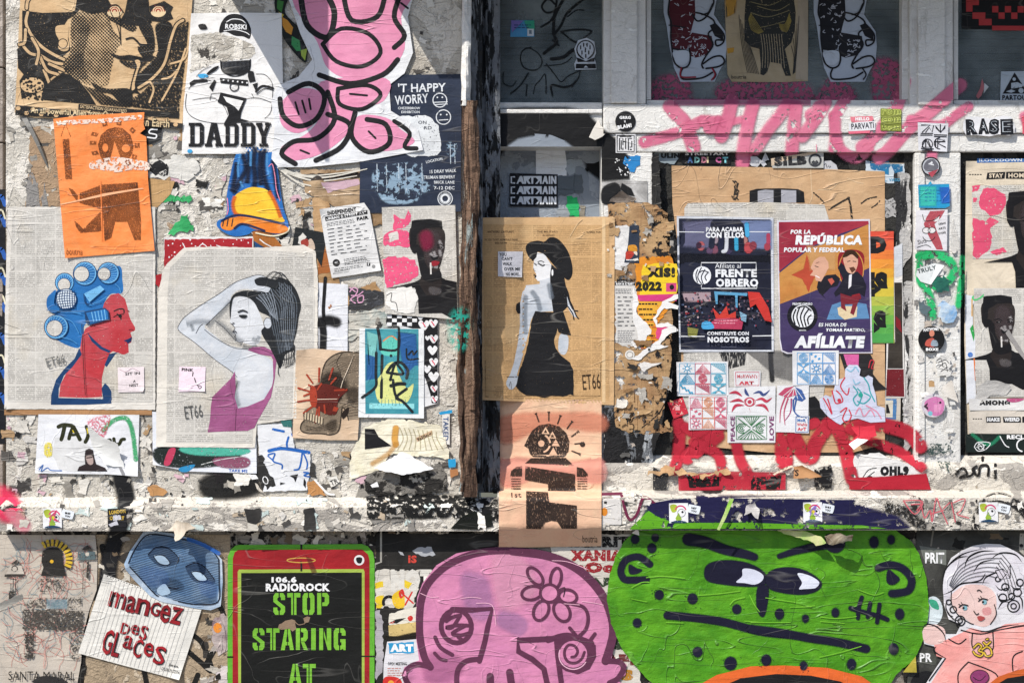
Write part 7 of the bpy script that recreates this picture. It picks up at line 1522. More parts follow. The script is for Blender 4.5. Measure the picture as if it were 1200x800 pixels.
t.C(700, 330, 4.2125)
t.f('sheet', M('e2e0de'), '180 20 206 100 190 150 226 190 270 240 230 300 190 330 160 300 200 280 180 200 170 120', torn=1.5); t.f('sheet', M('e6e4e2'), '320 100 398 60 400 84 350 100 400 120 396 134 330 130 290 180 296 210 350 200 400 240 340 270 310 310 352 316 250 350 200 390 170 380 240 330 300 290 320 240 350 226 290 224 276 180', torn=1); t.f('sheet', M('dcd8d4'), '186 396 250 400 320 400 270 420 230 446 200 410', torn=1); t.done()
t = Thing('sticker', 'small round white sticker on the torn kraft paper', 'sticker', d=DF - .003, lv=2.4); t.e('sheet', M('dcd8d2'), 738, 415.5, 5.6); t.o('print', ink('8a8884'), 738, 415.5, 3.6, .7); t.done()
t = Thing('wall_patch', 'black charred strip of paint between the kraft paper and the dark blue poster', 'torn paper', d=DF - .002, lv=.9)
t.f('sheet', M('17171a', hex2='2e2c2a', amt=2), '764 180 772 180 776 260 784 300 784 420 776 500 764 532', torn=1); t.done()
t = Thing('wall_patch', 'black and grey weathered paint below the kraft paper on the mullion', 'torn paper', d=DF - .002, lv=.7)
t.f('sheet', mat_wall('charred_mullion', ['6e7176', ('1a1a1c', .46, 9, (2, 1, .6)), ('a8acb0', .60, 14, (2, 1, .5)), ('101012', .58, 20, (1, 1, 1))], .005), '708 478 765 478 765 546 708 546', torn=.8); t.done()

# ---------------------------------------------------------------- boarded recess
def rec(lv=1, **k): return dict(d=REC, lv=lv, **k)
t = Thing('sticker', 'torn silver sticker reading ULIN in the recess corner', 'sticker', **rec(1)); t.C(740, 0, 4); t.f('sheet', M('8e9aa0', rough=.3), '104 722 130 708 228 714 224 740 200 770 140 760', torn=1); t.t('lettering', K, 'ULIN', 138, 718, 24, 88, bold=.08); t.done()
t = Thing('sticker', 'black sticker with STREETART ADDICT in small pastel capitals', 'sticker', **rec(1.2)); t.C(740, 0, 4); t.f('sheet', M('151517'), '236 708 464 708 464 770 236 768'); t.t('lettering', WI, 'STREETART', 252, 714, 14, 206, bold=.03)
for i, (ch, c) in enumerate(zip('ADDICT', ('4a6a9a', '8ac0b8', 'd88a9a', 'd8c8a0', 'c86a9a', '7ac0c8'))): t.t('lettering', ink(c), ch, 262 + i * 33 - (8 if ch == 'I' else 0), 736, 28, 26 if ch != 'I' else 8, bold=.06)
t.done()
t = Thing('paper_scrap', 'white jagged torn paper remnants at the top of the recess', 'torn paper', **rec(.8)); t.C(740, 0, 4); t.f('sheet', M('c4c4c8', amt=2), '530 760 560 740 590 730 610 745 620 720 636 750 640 780 560 784', torn=5); t.f('pink_paint', ink('c85a7a', .3), '500 720 560 700 600 710 560 740 540 776 500 770', torn=3); t.done()
t = Thing('sticker', 'half peeled white sticker with bold letters ILB and a round emblem', 'sticker', **rec(2, fold=lambda x, y: .004)); t.C(880, 160, 6); t.f('sheet', M('b4b4b0'), '144 160 300 130 510 108 510 222 150 222'); t.f('folded_edge', M('c9b49c'), '140 156 420 112 512 106 400 134 200 180 144 210'); t.t('lettering', ink('2c2c2e'), 'SILB', 160, 146, 66, 230, bold=.08, rot=-3); t.o('emblem', ink('3a3c40'), 450, 168, 40, 14); t.f('emblem', ink('3a3c40'), '424 180 440 168 450 178 462 166 476 184 460 200 436 200'); t.done()
t = Thing('sticker', 'white rounded sticker edge with a black zigzag by the round emblem', 'sticker', **rec(1.2)); t.C(880, 160, 6); t.f('sheet', M('bcbcc0'), '510 174 560 170 600 200 612 236 510 236', sm=0); t.s('zigzag', K, '514 200 526 190 534 220 548 206 552 220 560 210', 5, sm=0); t.done()
t = Thing('poster', 'torn blue and white ticket poster at the top right of the recess', 'poster', **rec(1)); t.C(880, 160, 6); t.f('sheet', M('c2ccd4', amt=1.4), '806 170 1080 190 1076 326 860 322 806 260', torn=1); t.f('blue_print', ink('2a6a94', .2), '812 172 930 184 1076 196 1072 240 1000 240 980 210 930 240 850 230', torn=3); t.t('lettering', ink('3a7a9a', .1), 'FOR MISTAKES', 900, 190, 16, 160); t.t('lettering', ink('3a8ab0', .1), 'L. VASO', 940, 294, 22, 110, bold=.03); t.s('rim', M('c9b49c'), '850 184 960 188 1076 190', 5); t.f('blue_print', ink('2a7aa8', .1), '930 224 970 222 970 270 936 260'); t.done()
t = Thing('paper_scrap', 'white crackled paper patch at the right side of the recess', 'torn paper', **rec(1.1)); t.C(880, 160, 6); t.f('sheet', M('c4c2c0', hex2='8a8888', amt=2.4, ws=90), '944 440 1080 438 1116 470 1110 520 1060 580 944 560', torn=2)
for i in range(36):
    x, y = rnd.uniform(955, 1090), rnd.uniform(445, 560); t.s('cracks', K, [(x, y), (x + rnd.uniform(-14, 14), y + rnd.uniform(-10, 10)), (x + rnd.uniform(-18, 18), y + rnd.uniform(4, 16))], 2.2)
t.many.add('cracks'); t.done()
t = Thing('poster', 'large tan kraft sheet with black brush strokes behind the two political posters', 'poster', **rec(2, curls=[(787, 195, 20, .008)]))
kf = M('bf9a74', hex2='c9a680', amt=1.3)
t.f('sheet', kf, '787 194 810 195 890 196 960 198 1037 201 1037 520 1000 530 900 530 800 520 796 300 788 240', g=7)
t.C(880, 160, 6); t.f('black_shape', KS, '-10 382 40 368 200 364 330 370 372 390 378 466 -10 466'); t.f('shape_window', M('a8a8b0'), '48 384 100 374 158 378 158 464 48 464'); t.f('shape_window', M('a8a8b0'), '212 376 318 380 318 466 212 466')
for a, w in (('440 396 480 430 512 464', 10), ('548 512 620 470 690 430', 13), ('684 430 700 490 710 580', 15), ('776 470 820 440 884 424', 10), ('906 452 880 480 850 500', 9)): t.s('brush_stroke', M('2a2622', 'ink', .3, ws=140), a, w)
for a in ('420 230 424 340 430 420 412 470', '470 374 560 370 610 330', '676 292 740 320 790 330'): t.s('fold', M('d8bc98'), a, 5)
t.C(700, 160, 4.444); t.f('brush_stroke', M('2e2a26', 'ink', .35, ws=100), '706 230 724 234 740 290 740 336 700 336 710 280', torn=3); t.done()
t = Thing('poster', 'grey newsprint sheet with inked horse legs behind the two political posters', 'poster', **rec(3))
t.f('sheet', NEWS, '802 244 806 238 900 237 966 240 971 256 971 420 960 500 800 500 802 300'); t.C(780, 400, 4)
t.f('ink_print', M('2a2a2c', 'ink', .35, ws=130, stretch=(320, 60, 40)), '250 50 380 50 370 110 300 128 266 90'); t.s('ink_print', tint('2a2a2c', .9), '492 40 494 100 500 180', 14, soft=8); t.f('ink_print', tint('4a4a4e', .5), '380 50 590 50 610 140 590 180 520 160', feather=16); t.f('white_patch', M('d0ccc6'), '180 180 320 190 480 180 480 210 200 210'); t.done()
# blue poster
t = Thing('poster', 'dark blue political poster headed PARA ACABAR CON ELLOS with a crowd photograph', 'poster', **rec(4.4, curls=[(904, 411, 10, .004)]))
t.C(790, 250, 4.708)
t.f('sheet', M('cfd2da'), '14 14 548 24 550 762 28 764'); nv2 = M('181a2a', 'ink', 0, hex2='202438', amt=.8); t.f('photo_ground', nv2, '26 28 532 34 538 752 36 750')
t.f('photo_sky', tint('6a6a88', .8), '60 60 200 50 200 180 60 170', feather=30); t.f('photo_sky', tint('7a88b0', .8), '380 50 530 50 530 190 420 180', feather=26); t.f('photo_sky', tint('12141f', .8), '30 230 530 230 530 270 30 270', feather=16)
wt = ink('e4e6ea', 0)
t.s('rule', wt, '26 102 166 104', 4, cap=0); t.s('rule', wt, '412 102 534 102', 4, cap=0)
for x, y, c, r in ((148, 180, 'b05a5c', 22), (226, 146, '9a8a94', 18), (222, 200, '7a4a5c', 22), (196, 206, '5a4460', 18), (388, 148, 'b07a74', 17), (410, 190, 'b84a50', 28), (436, 178, '8c3c48', 20), (514, 184, 'a03c4c', 18), (300, 196, '3a3450', 26), (136, 176, '3a2438', 14)): t.e('head', tint(c, .95), x, y, r * .8, r, n=10, feather=8)
for a, c, w in (('290 140 286 200 270 210', 'cdd0d8', 14), ('342 140 344 196', '3aa0c8', 16), ('210 140 206 180', '1e2438', 26), ('260 140 256 190', '20243c', 24), ('316 140 316 190', '161a2c', 20), ('370 130 372 200', '181c30', 22), ('400 60 404 120', '4aa8d8', 18), ('520 120 520 160', 'b0405a', 16)): t.s('clothes', tint(c, .9), a, w, soft=6)
t.t('lettering', wt, 'PARA ACABAR', 176, 76, 26, 206, bold=.04)
t.t('lettering', wt, 'CON ELLOS', 174, 104, 32, 212, bold=.055)
t.s('frame_line', wt, '148 300 150 272 452 272 452 310', 5, sm=0, cap=0); t.s('frame_line', wt, '150 396 150 414 456 414 456 400', 5, sm=0, cap=0)
t.e('emblem', wt, 154, 342, 50); 
for a in ('130 310 120 340 128 380', '150 300 130 350 150 388', '170 310 150 350 160 390', '184 330 170 350 178 370', '140 326 160 316 190 326'): t.s('emblem', nv2, a, 6)
t.t('lettering', wt, 'Afiliate al', 226, 276, 26, 142, bold=-.005); t.t('lettering', wt, 'FRENTE', 228, 308, 44, 228, bold=.05); t.t('lettering', wt, 'OBRERO', 230, 360, 46, 234, bold=.05)
rg = random.Random(31)
t.f('crowd', tint('b8a0a8', .8), '40 440 200 440 200 480 60 484', feather=10)
for i in range(230):
    x, y = rg.uniform(42, 530), rg.uniform(440, 620) ; c = rg.choice(('2a2030', '3a3044', '8a3040', 'a83a3e', '1a1a28', '6a5a6a', '4a3a4a', '201a24', 'b8a0a4', '5a6a8a')); t.e('crowd', ink(c, 0), x, y, rg.uniform(3, 8), rg.uniform(3, 8), n=6)
t.many.add('crowd')
t.f('banner', ink('b03a58', .03), '206 596 240 574 350 580 380 600 372 640 210 636'); t.lines('banner_print', ink('d890a0', 0), 222, 588, 350, 604, 14, 6, 2, wl=(8, 18), gap=4); t.f('flag', ink('c0342e', .03), '406 432 470 436 520 520 540 600 500 590 450 500 420 520'); t.f('flag', ink('c23a30', .03), '212 520 250 560 290 510 300 560 340 540 340 576 230 580'); t.f('stage', ink('5a9ac0', .05), '220 430 404 440 402 456 350 452 350 520 340 520 336 452 240 448 240 500 230 500'); t.f('stage', ink('4aa0d0', .05), '156 600 190 594 216 616 214 636 156 636', sm=1); t.f('stage', ink('7aa0b8', .1), '360 540 400 560 396 600 370 590'); t.f('vest', tint('9a9a4a', .7), '76 630 130 640 120 680 80 680', feather=8)
t.s('rule', wt, '36 678 168 678', 5, cap=0); t.s('rule', wt, '432 676 546 674', 5, cap=0); t.t('lettering', wt, 'CONSTRUYE CON', 182, 652, 20, 230, bold=.045); t.t('lettering', wt, 'NOSOTROS', 184, 680, 32, 230, bold=.06); t.s('rule', ink('6a6e80'), '258 736 344 736', 2); t.done()
# republica poster
t = Thing('poster', 'purple and red political poster headed REPUBLICA with two caricatures', 'poster', **rec(4.4, curls=[(913, 412, 14, .006)]))
t.C(905, 250, 4.706)
t.f('sheet', M('d4d0da'), '26 40 538 32 552 770 80 774 50 760 40 700'); t.f('purple_ground', M('43355e', 'ink', 0, hex2='383056'), '36 48 530 42 544 764 86 766 56 754 44 690'); t.f('orange_band', M('b8783c', 'ink', 0, hex2='c08848'), '38 330 200 200 530 60 536 300 400 360 200 440 42 500'); t.f('red_band', M('8c2438', 'ink', 0, hex2='9c3040'), '36 48 530 42 532 60 380 110 200 190 38 320')
t.f('star', tint('b84a34', .9), '190 230 214 310 300 300 230 350 200 430 170 360 110 340 176 310', feather=8); t.f('light', tint('d8a870', .6), '200 190 340 210 340 300 220 300', feather=30)
t.f('rug', ink('5a86b0', .03), '330 504 400 480 520 500 536 580 300 586'); t.f('rug_light', ink('d8c4a0', .03), '360 520 390 510 470 512 466 570 400 586 366 560')
skn = ink('d0a088', 0); 
t.f('chair', ink('8a2028', 0), '370 220 420 200 480 206 508 240 500 330 480 420 490 470 440 470 400 420 376 360 362 290', sm=1); t.o('chair', ink('c8944a'), 436, 310, 68, 5, ry=105)
t.f('figure', ink('1c1a24', 0), '254 370 300 340 350 336 376 360 360 400 320 410 280 450 296 470 260 440 246 410'); t.f('figure', skn, '212 300 230 260 260 240 290 240 310 270 312 300 296 330 270 376 240 370 236 346 208 342 226 318', sm=0); t.s('figure', KS, '236 290 254 296', 4); t.s('figure', ink('e8e0e0', 0), '240 344 260 354', 5); t.s('figure', ink('7a4a40', 0), '240 276 260 268', 3); t.f('figure', ink('c05a4a', 0), '306 364 330 356 344 376 326 396')
t.f('figure', ink('1c1a28', 0), '362 300 380 270 410 300 430 330 470 320 500 350 520 400 510 460 480 440 440 450 430 480 390 490 380 440 350 460 340 440 370 400 390 360'); t.f('figure', skn, '392 250 410 224 450 220 472 250 470 290 450 330 420 326 404 300', sm=1); t.f('figure', ink('3a2418', 0), '388 240 410 206 450 204 474 230 470 250 440 226 410 240', sm=1); t.s('figure', KS, '416 266 430 262', 4); t.s('figure', KS, '446 264 462 266', 4); t.f('figure', ink('5a3424', 0), '424 300 450 294 462 310 440 328'); t.f('figure', ink('e0dce0', 0), '424 340 440 334 436 400 420 416'); t.f('figure', ink('7a2430', 0), '376 440 440 460 490 450 470 500 450 560 430 550 444 500 400 500 410 540 380 520')
t.t('lettering', wt, 'POR LA', 100, 90, 24, 112, bold=.045, shear=.15); t.t('lettering', wt, 'REPÚBLICA', 126, 108, 66, 370, bold=.06, shear=.12); t.t('lettering', wt, 'POPULAR Y FEDERAL', 64, 188, 26, 334, bold=.045, shear=.1)
t.e('emblem', ink('14141c', 0), 166, 566, 84, n=32); t.e('emblem', wt, 168, 566, 62, n=28)
for a in ('130 530 116 570 126 610', '150 520 136 570 150 620', '176 520 156 570 170 624', '200 530 176 570 186 620', '214 560 196 580 200 610', '140 520 180 512 214 536'): t.s('emblem', ink('14141c', 0), a, 8)
t.t('emblem_print', wt, 'FRENTE OBRERO', 112, 492, 14, 110, bold=.04); t.t('emblem_print', wt, 'ESPAÑA', 148, 640, 8, 40, bold=.03)
t.t('lettering', wt, 'ES HORA DE', 256, 604, 20, 152, bold=.03, shear=.15); t.t('lettering', wt, 'TOMAR PARTIDO,', 294, 634, 20, 218, bold=.05, shear=.15); t.t('lettering', wt, 'AFÍLIATE', 120, 660, 82, 384, bold=.075, shear=.14); t.done()
# rainbow sheet
t = Thing('poster', 'rainbow gradient poster edge with heavy black letters right of the purple poster', 'poster', **rec(3.6))
t.f('sheet', M('c8a03c'), '1016 271 1047 271 1048 402 1016 402')
cs = ['d4503c', 'd8603c', 'dc7838', 'e09038', 'e0a43a', 'dcb43c', 'c8b440', 'a8b048', '88ac48', '6aa848', '54a04a', '4a984a']
for i, c in enumerate(cs): t.r('gradient', ink(c, 0), 1016, 271 + i * 10.9, 1047.4, 271 + (i + 1) * 10.9)
t.many.add('gradient')
t.C(1020, 300, 4); t.t('lettering', KS, 'D', 0, -92, 80, 76, bold=.1); t.t('lettering', KS, 'ES', -40, 74, 118, 122, bold=.1); t.t('lettering', KS, 'S', 14, 254, 122, 62, bold=.1); t.done()
t = Thing('poster', 'dark poster strip with a wine red foot right of the rainbow sheet', 'poster', **rec(3)); t.C(1020, 300, 4); t.f('sheet', M('d8d4d0'), '108 -30 150 -30 150 120 162 640 160 664 70 660 76 400 110 400'); t.f('print', M('26221f', hex2='3a342e'), '112 124 148 124 152 526 80 526 84 410 116 404'); t.f('print', ink('7a1c24', .1), '118 280 140 300 148 360 120 330'); t.f('foot', ink('6a1a22', .05), '78 530 156 530 158 658 72 656'); t.f('upper_layer', M('c9ccd2'), '108 -40 150 -60 150 90 118 100'); t.done()
t = Thing('poster', 'tan card strip and framed blue print below the wine red strip', 'poster', **rec(2.6)); t.C(1000, 440, 4.444); t.f('sheet', M('c4bcb0'), '164 112 246 112 244 240 166 236'); t.f('blue_frame', ink('4a78a8'), '168 120 226 120 222 228 168 226'); t.f('inner', M('cfc8b8'), '168 128 206 128 204 218 168 216'); t.f('inner', KS, '170 150 180 150 192 196 170 196'); t.done()
t = Thing('paper_scrap', 'pink and black torn print above the wavy cut-out', 'torn paper', **rec(3.4)); t.C(780, 400, 4); t.f('sheet', M('242224'), '816 60 960 60 976 90 970 150 1000 190 1040 224 980 230 900 200 860 200'); t.f('pink_piece', ink('d0609a', .04), '834 60 906 60 904 130 900 200 880 150 850 110'); t.s('sigil', ink('b8343c'), '952 122 960 90 976 92 964 124 974 126', 5); t.done()
t = Thing('poster', 'green sheet corner showing beside the purple poster foot', 'poster', **rec(3.3)); t.C(780, 400, 4); t.f('sheet', M('4a9a3a'), '972 -10 1074 -10 1074 8 972 8'); t.done()
t = Thing('paper_scrap', 'black paper blot left of the wavy cut-out', 'torn paper', **rec(3.4)); t.C(780, 400, 4); t.f('sheet', KS, '672 262 700 256 720 280 730 320 760 350 764 372 676 374', sm=0); t.done()
t = Thing('cardboard', 'tan cardboard showing between the horse print and the red paint', 'cardboard', **rec(2.4)); t.C(780, 400, 4); t.f('sheet', M('b98a62', 'cardboard'), '620 390 720 390 716 490 620 490'); t.done()
for q, lb in (('1048 200 1066 204 1068 300 1052 320', 'grey and black torn stripes at the right of the recess'), ('1054 330 1070 330 1070 520 1060 530', 'black and white torn stripes low at the right of the recess')):
    t = Thing('wall_patch', lb, 'torn paper', **rec(1.2)); t.f('sheet', mat_wall('torn_stripes_' + q[:4], ['b8b6b4', ('2a2a2c', .5, 8, (2, 1, .5)), ('dcdad8', .6, 12, (2, 1, .5))], .005), q, torn=1.2); t.done()
t = Thing('torn_flap', 'small white folded paper tip by the lower right corner of the recess', 'torn paper', **rec(4)); t.flap(WHT, '1057 486 1061 479 1067 484 1061 487', 1057, 487, 1067, 485, .012, torn=.2); t.done()
# red paint
def redtag(t):
    t.C(780, 400, 4); r1 = spray('b82a3c', .2, ws=40, hex2='a82234', op=.93)
    for a, w in (('60 380 66 440 56 540 40 600', 50), ('90 400 150 430 260 396', 44), ('240 440 170 490 100 540', 70), ('130 470 200 500 250 540 270 640', 44), ('330 480 350 560 380 610', 46), ('560 440 550 500 556 560', 84), ('600 450 640 520 680 540 700 480 760 390', 70), ('780 380 810 420 840 500 870 640', 62), ('870 410 950 384 1060 400 1140 430 1190 490', 66), ('900 450 1000 480 1100 520 1200 590', 40)): t.s('paint', r1, a, w * .78, soft=16)
    t.f('paint', r1, '60 626 300 610 560 616 560 690 60 694', feather=6); t.f('paint', spray('a81f30'), '860 640 1000 636 1220 620 1240 690 860 690', feather=6)
    for a in ('160 360 220 380 300 380', '560 380 640 400 700 380'): t.s('paint', r1, a, 40, soft=8)
graf('graffiti_tag', 'huge red spray tag across the foot of the recess and the sill', [redtag], RS, 3.9)
graf('spray_mark', 'black spray blots on the bottom rail inside the red tag', [lambda t: t.C(780, 400, 4) and None, lambda t: t.f('paint', spray('151315', .36, ws=70), '100 625 250 632 250 676 110 686', feather=10), lambda t: t.f('paint', spray('151315', .36, ws=70), '700 600 770 580 782 640 770 684 700 688', feather=12), lambda t: t.f('paint', spray('151315', .36, ws=70), '400 640 540 632 530 688 400 688', feather=8), lambda t: t.f('paint', spray('2a2a2c', .3), '-280 600 -60 590 10 620 0 690 -290 690', feather=8)], RS, 4.3)
t = Thing('torn_flap', 'long ragged brown torn paper edge along the bottom rail', 'torn paper', d=lambda x, y: .03, lv=3.5, fold=lambda x, y: .012 + .004 * math.sin(x * .25))
t.C(780, 400, 4); t.f('sheet', M('b58a60', hex2='d8b48a', amt=2), '-80 600 -10 592 60 600 140 616 220 610 280 600 300 612 240 626 160 634 60 622 -20 618 -84 624', torn=4); t.done()
t = Thing('torn_flap', 'kraft paper tongue with a letter S curling off the bottom rail', 'torn paper', d=.03, lv=4.6); t.C(780, 400, 4); t.flap(M('a8744c', hex2='b98a60'), t.pp('600 586 640 580 680 600 734 634 690 640 600 640'), 929, 545, 964, 559, .03, torn=.6); t.t('lettering', K, 'S', 606, 600, 30, 18, bold=.03); t.done()
t = Thing('torn_flap', 'beige pointed paper curl at the right of the red tag', 'torn paper', d=.03, lv=4.6); t.C(780, 400, 4); t.flap(M('c9b8a4'), t.pp('500 620 560 590 590 580 600 586 540 610 510 626'), 905, 556, 928, 545, .02, torn=.3); t.done()
t = Thing('torn_flap', 'red painted paper lifting in a jagged curl above the bottom rail', 'torn paper', d=lambda x, y: .045, lv=4.8); t.C(780, 400, 4); t.flap(M('c22a3c', amt=1.6), t.pp('870 400 980 392 990 440 940 466 900 470 880 500 860 470 900 440'), 997, 500, 1027, 498, .03, torn=.8); t.f('torn_rim', M('e8e4e2'), '860 480 900 452 950 462 930 474 884 506', torn=.8); t.done()
t = Thing('poster', 'torn white paper with bold black letter fragments on the bottom rail', 'poster', d=.03, lv=3); t.C(1000, 440, 4.444); t.f('sheet', M('dcdad8', amt=1.8), '10 410 120 400 200 430 300 470 370 510 340 526 0 530', torn=2); t.t('lettering', K, 'OHL9', 140, 470, 54, 150, bold=.09); t.s('scribble', K, '50 530 80 490 120 480', 4); t.s('scribble', K, '70 530 110 500', 4); t.done()
# small art stickers
def sheetsticker(lb, q, lv, fn, crop=(780, 400, 4), base='dddde0'):
    t = Thing('sticker', lb, 'sticker', d=REC, lv=lv, group=None); t.C(*crop); t.f('sheet', M(base, amt=.7), q); fn(t); return t.done()
def linogrid(t, x0, y0, x1, y1, c1, c2, c3, seed, off=0):
    w, h = (x1 - x0) / 3, (y1 - y0) / 3
    k = 0
    for r_ in range(3):
        for c_ in range(3):
            m = ink((c1, c2, c3)[(c_ + seed) % 3], .02); X, Y = x0 + c_ * w, y0 + r_ * h; k = (r_ * 3 + c_ + seed) % 9; cx, cy = X + w / 2, Y + h / 2
            t.s('print', m, [(X + 1, Y + 1), (X + w - 1, Y + 1), (X + w - 1, Y + h - 1), (X + 1, Y + h - 1), (X + 1, Y + 1)], 2.6, sm=0, cap=0)
            if k == 0:
                t.o('print', m, cx, cy, h * .2, 4)
                for i in range(8): a = i * .785; t.s('print', m, [(cx + h * .3 * math.cos(a), cy + h * .3 * math.sin(a)), (cx + h * .44 * math.cos(a), cy + h * .44 * math.sin(a))], 4)
            elif k in (1, 3):
                for i in range(5): t.s('print', m, [(X + 4 + i * 6, Y + h - 5), (cx, Y + 6 + i * 8), (X + w - 4 - i * 6, Y + h - 5)], 3, sm=(k == 3))
            elif k == 2 or k == 7:
                for i in range(6): t.s('print', m, [(X + 4 + i * w / 7, Y + 4), (X + w - 5, Y + h - 6 - i * h / 8)], 2.6)
            elif k in (4, 5):
                for i in range(4): t.o('print', m, cx, cy, 5 + i * (h * .5 - 8) / 3.4, 3, a0=0, a1=340)
            elif k == 6:
                for i in range(7): t.e('print', m, X + 8 + (i * 17) % (w - 12), Y + 8 + (i * 11) % (h - 14), 5, n=7)
            else:
                for i in range(4): t.s('print', m, [(X + 5 + i * 5, Y + 5), (cx, cy - 6 + i * 2), (X + w - 5 - i * 5, Y + 5)], 3, sm=0); t.s('print', m, [(X + 5 + i * 5, Y + h - 5), (cx, cy + 6 - i * 2), (X + w - 5 - i * 5, Y + h - 5)], 3, sm=0)
    t.many.add('print')
sheetsticker('square print sticker of nine blue and red lino panels, left in the row', '50 96 292 94 296 252 54 256', 5.6, lambda t: linogrid(t, 64, 102, 284, 246, '3a9ac0', 'c84a60', '4aa8c4', 0))
sheetsticker('square print sticker of nine pink and orange lino panels below the blue and red one', '108 256 290 254 290 412 108 414', 5.4, lambda t: linogrid(t, 114, 260, 286, 408, 'd0607a', 'd88a5a', 'd05a74', 3))
sheetsticker('square print sticker of nine light blue lino panels under the purple poster', '594 44 812 42 810 204 596 206', 5.6, lambda t: linogrid(t, 616, 52, 796, 200, '4a98d0', '3f8ac8', '5aa4d8', 5))
def art1(t): 
    r_ = ink('c84a58', .05); t.s('border', r_, '328 144 438 144 438 206 330 206 328 144', 3, sm=0); t.t('lettering', r_, "MoRWeN's", 336, 154, 18, 94, bold=.01); t.t('lettering', r_, 'ART', 344, 186, 16, 70, bold=.06)
sheetsticker("tiny sticker with hand-cut red lettering MoRWeN's ART", '320 138 446 138 444 212 322 212', 5.6, art1)
def art2(t):
    r_ = ink('b83a50', .04); t.e('eye', r_, 394, 283, 22); t.e('eye', ink('dddde0', 0), 394, 283, 16); t.e('eye', r_, 394, 283, 10); t.o('eye', r_, 394, 283, 26, 3, ry=20)
    for i, (a, c) in enumerate((('372 218 378 240 392 256', '3a4a80'), ('410 244 440 236 460 250 490 226', '3a4a80'), ('296 244 330 238 360 258', 'b83a50'), ('300 284 340 274 366 284', 'b83a50'), ('310 330 330 300 370 300', 'b83a50'), ('420 276 450 268 474 280 500 262', 'b83a50'), ('420 300 460 300 484 330', 'b83a50'), ('392 312 400 336', 'b83a50'), ('372 330 366 336', 'b83a50'))): t.s('rays', ink(c, .04), a, 14 if i not in (8,) else 5, cap=2)
sheetsticker('white print sticker of an eye with wavy red and blue rays', '292 216 516 208 514 346 292 346', 5.7, art2)
def art3(t):
    g_ = ink('3a7a4a', .04); t.s('border', g_, '330 350 474 350 474 458 332 458 330 350', 4, sm=0)
    for i in range(7): t.s('print', g_, [(366 + i * 12, 354), (402, 396)], 4, w2=1.5); t.s('print', g_, [(350 + i * 17, 456), (402, 416)], 4, w2=1.5)
    for x in (356, 446):
        for i in range(3): t.o('print', g_, x, 406, 6 + i * 8, 4, a0=30 * i, a1=330)
    for q in ('340 360 396 402', '466 360 408 402', '340 450 396 410', '466 450 408 410'): t.s('print', g_, q, 4)
    t.t('lettering', ink('7a3a6a', .03), 'PEACE', 304, 466, 20, 116, rot=-90, bold=.03); t.t('lettering', ink('7a3a6a', .03), 'LOVE', 486, 462, 22, 112, rot=-90, bold=.03)
sheetsticker('white print sticker with a green panel between the words PEACE and LOVE', '290 340 516 340 514 474 290 474', 5.5, art3)
def art4(t):
    t.f('bell', ink('b84a68', .05), '528 248 560 218 600 210 610 214 616 250 570 264', sm=0); t.f('bell', ink('3a5a98', .05), '606 212 640 228 658 268 640 282 600 270 612 250')
    for i in range(5): t.s('bell', ink('dddde0', 0), [(604, 212), (548 + i * 24, 258 + (i > 2) * 10)], 3)
    for a, c in (('560 264 540 320 536 380', 'b84a68'), ('574 268 556 330 560 390', 'b84a68'), ('590 270 586 330 560 370', 'a04a78'), ('600 274 600 320 620 350', '3a5a98'), ('612 276 606 330 640 356', '3a5a98')): t.s('tentacles', ink(c, .05), a, 8, w2=3)
sheetsticker('white print sticker of a red and blue jellyfish', '524 206 672 204 670 352 606 426 516 424', 5.6, art4)
def art5(t):
    b_ = ink('3a6aa8', .04); t.s('border', b_, '612 352 670 352 668 424 610 424 612 352', 4, sm=0); t.t('lettering', b_, 'MoR', 618, 362, 14, 40, bold=.05); t.t('lettering', ink('c84a58', .04), 'WeNs', 616, 382, 14, 48, bold=.03); t.t('lettering', ink('c84a58', .04), 'ArT', 618, 402, 16, 42, bold=.05); t.dots('border', b_, '640 356 668 356 668 376 640 376', 6, 2, 3, 2)
sheetsticker('tiny blue bordered sticker with the lettering MoRWeNs ArT under the jellyfish', '606 350 674 350 672 430 606 428', 5.9, art5)
def art6(t): t.dots('specks', ink('e8c8b8', 0), '20 280 80 268 100 330 40 350', 26, 2, 3.5, 3); t.r('block', ink('e0a8a8', 0), 46, 300, 66, 322)
sheetsticker('small tilted red square sticker with pale specks left of the lino prints', '8 286 80 262 106 336 38 362', 5.6, art6, base='c23040')
t = Thing('paste_up', 'pale blue wavy coral shaped cut-out with red and teal squiggles', 'paste-up', **rec(5.2)); t.C(780, 400, 4)
t.f('sheet', M('c8cce0'), '842 130 860 108 900 110 914 130 908 160 930 170 950 158 972 170 970 200 985 250 990 300 1026 310 1030 376 960 380 900 360 840 372 820 390 800 380 760 350 726 310 722 270 750 250 776 260 790 220 800 180 840 170', sm=0)
for c, L in (('c8384a', ('780 230 790 270 800 290 830 280 820 250 800 230', '740 266 760 300 780 340 770 300 760 270', '840 170 820 210 850 250 860 220', '820 330 850 310 830 360 850 380 870 350 860 320')), ('3aa0a8', ('880 210 900 240 880 270 900 300 920 250 900 220', '900 280 930 290 960 260 930 240', '930 170 950 200 960 240 980 280')), ('d890a8', ('890 340 910 310 930 350 960 320 980 350', '940 300 960 310 990 330 1010 360')), ('8ab8d0', ('850 130 870 140 890 120 904 140', '880 180 890 200 910 190'))):
    for a in L: t.s('squiggle', ink(c, .03), a, 6)
t.e('squiggle', ink('c8384a'), 814, 276, 9); t.e('squiggle', ink('2aa090'), 914, 250, 11); t.done()
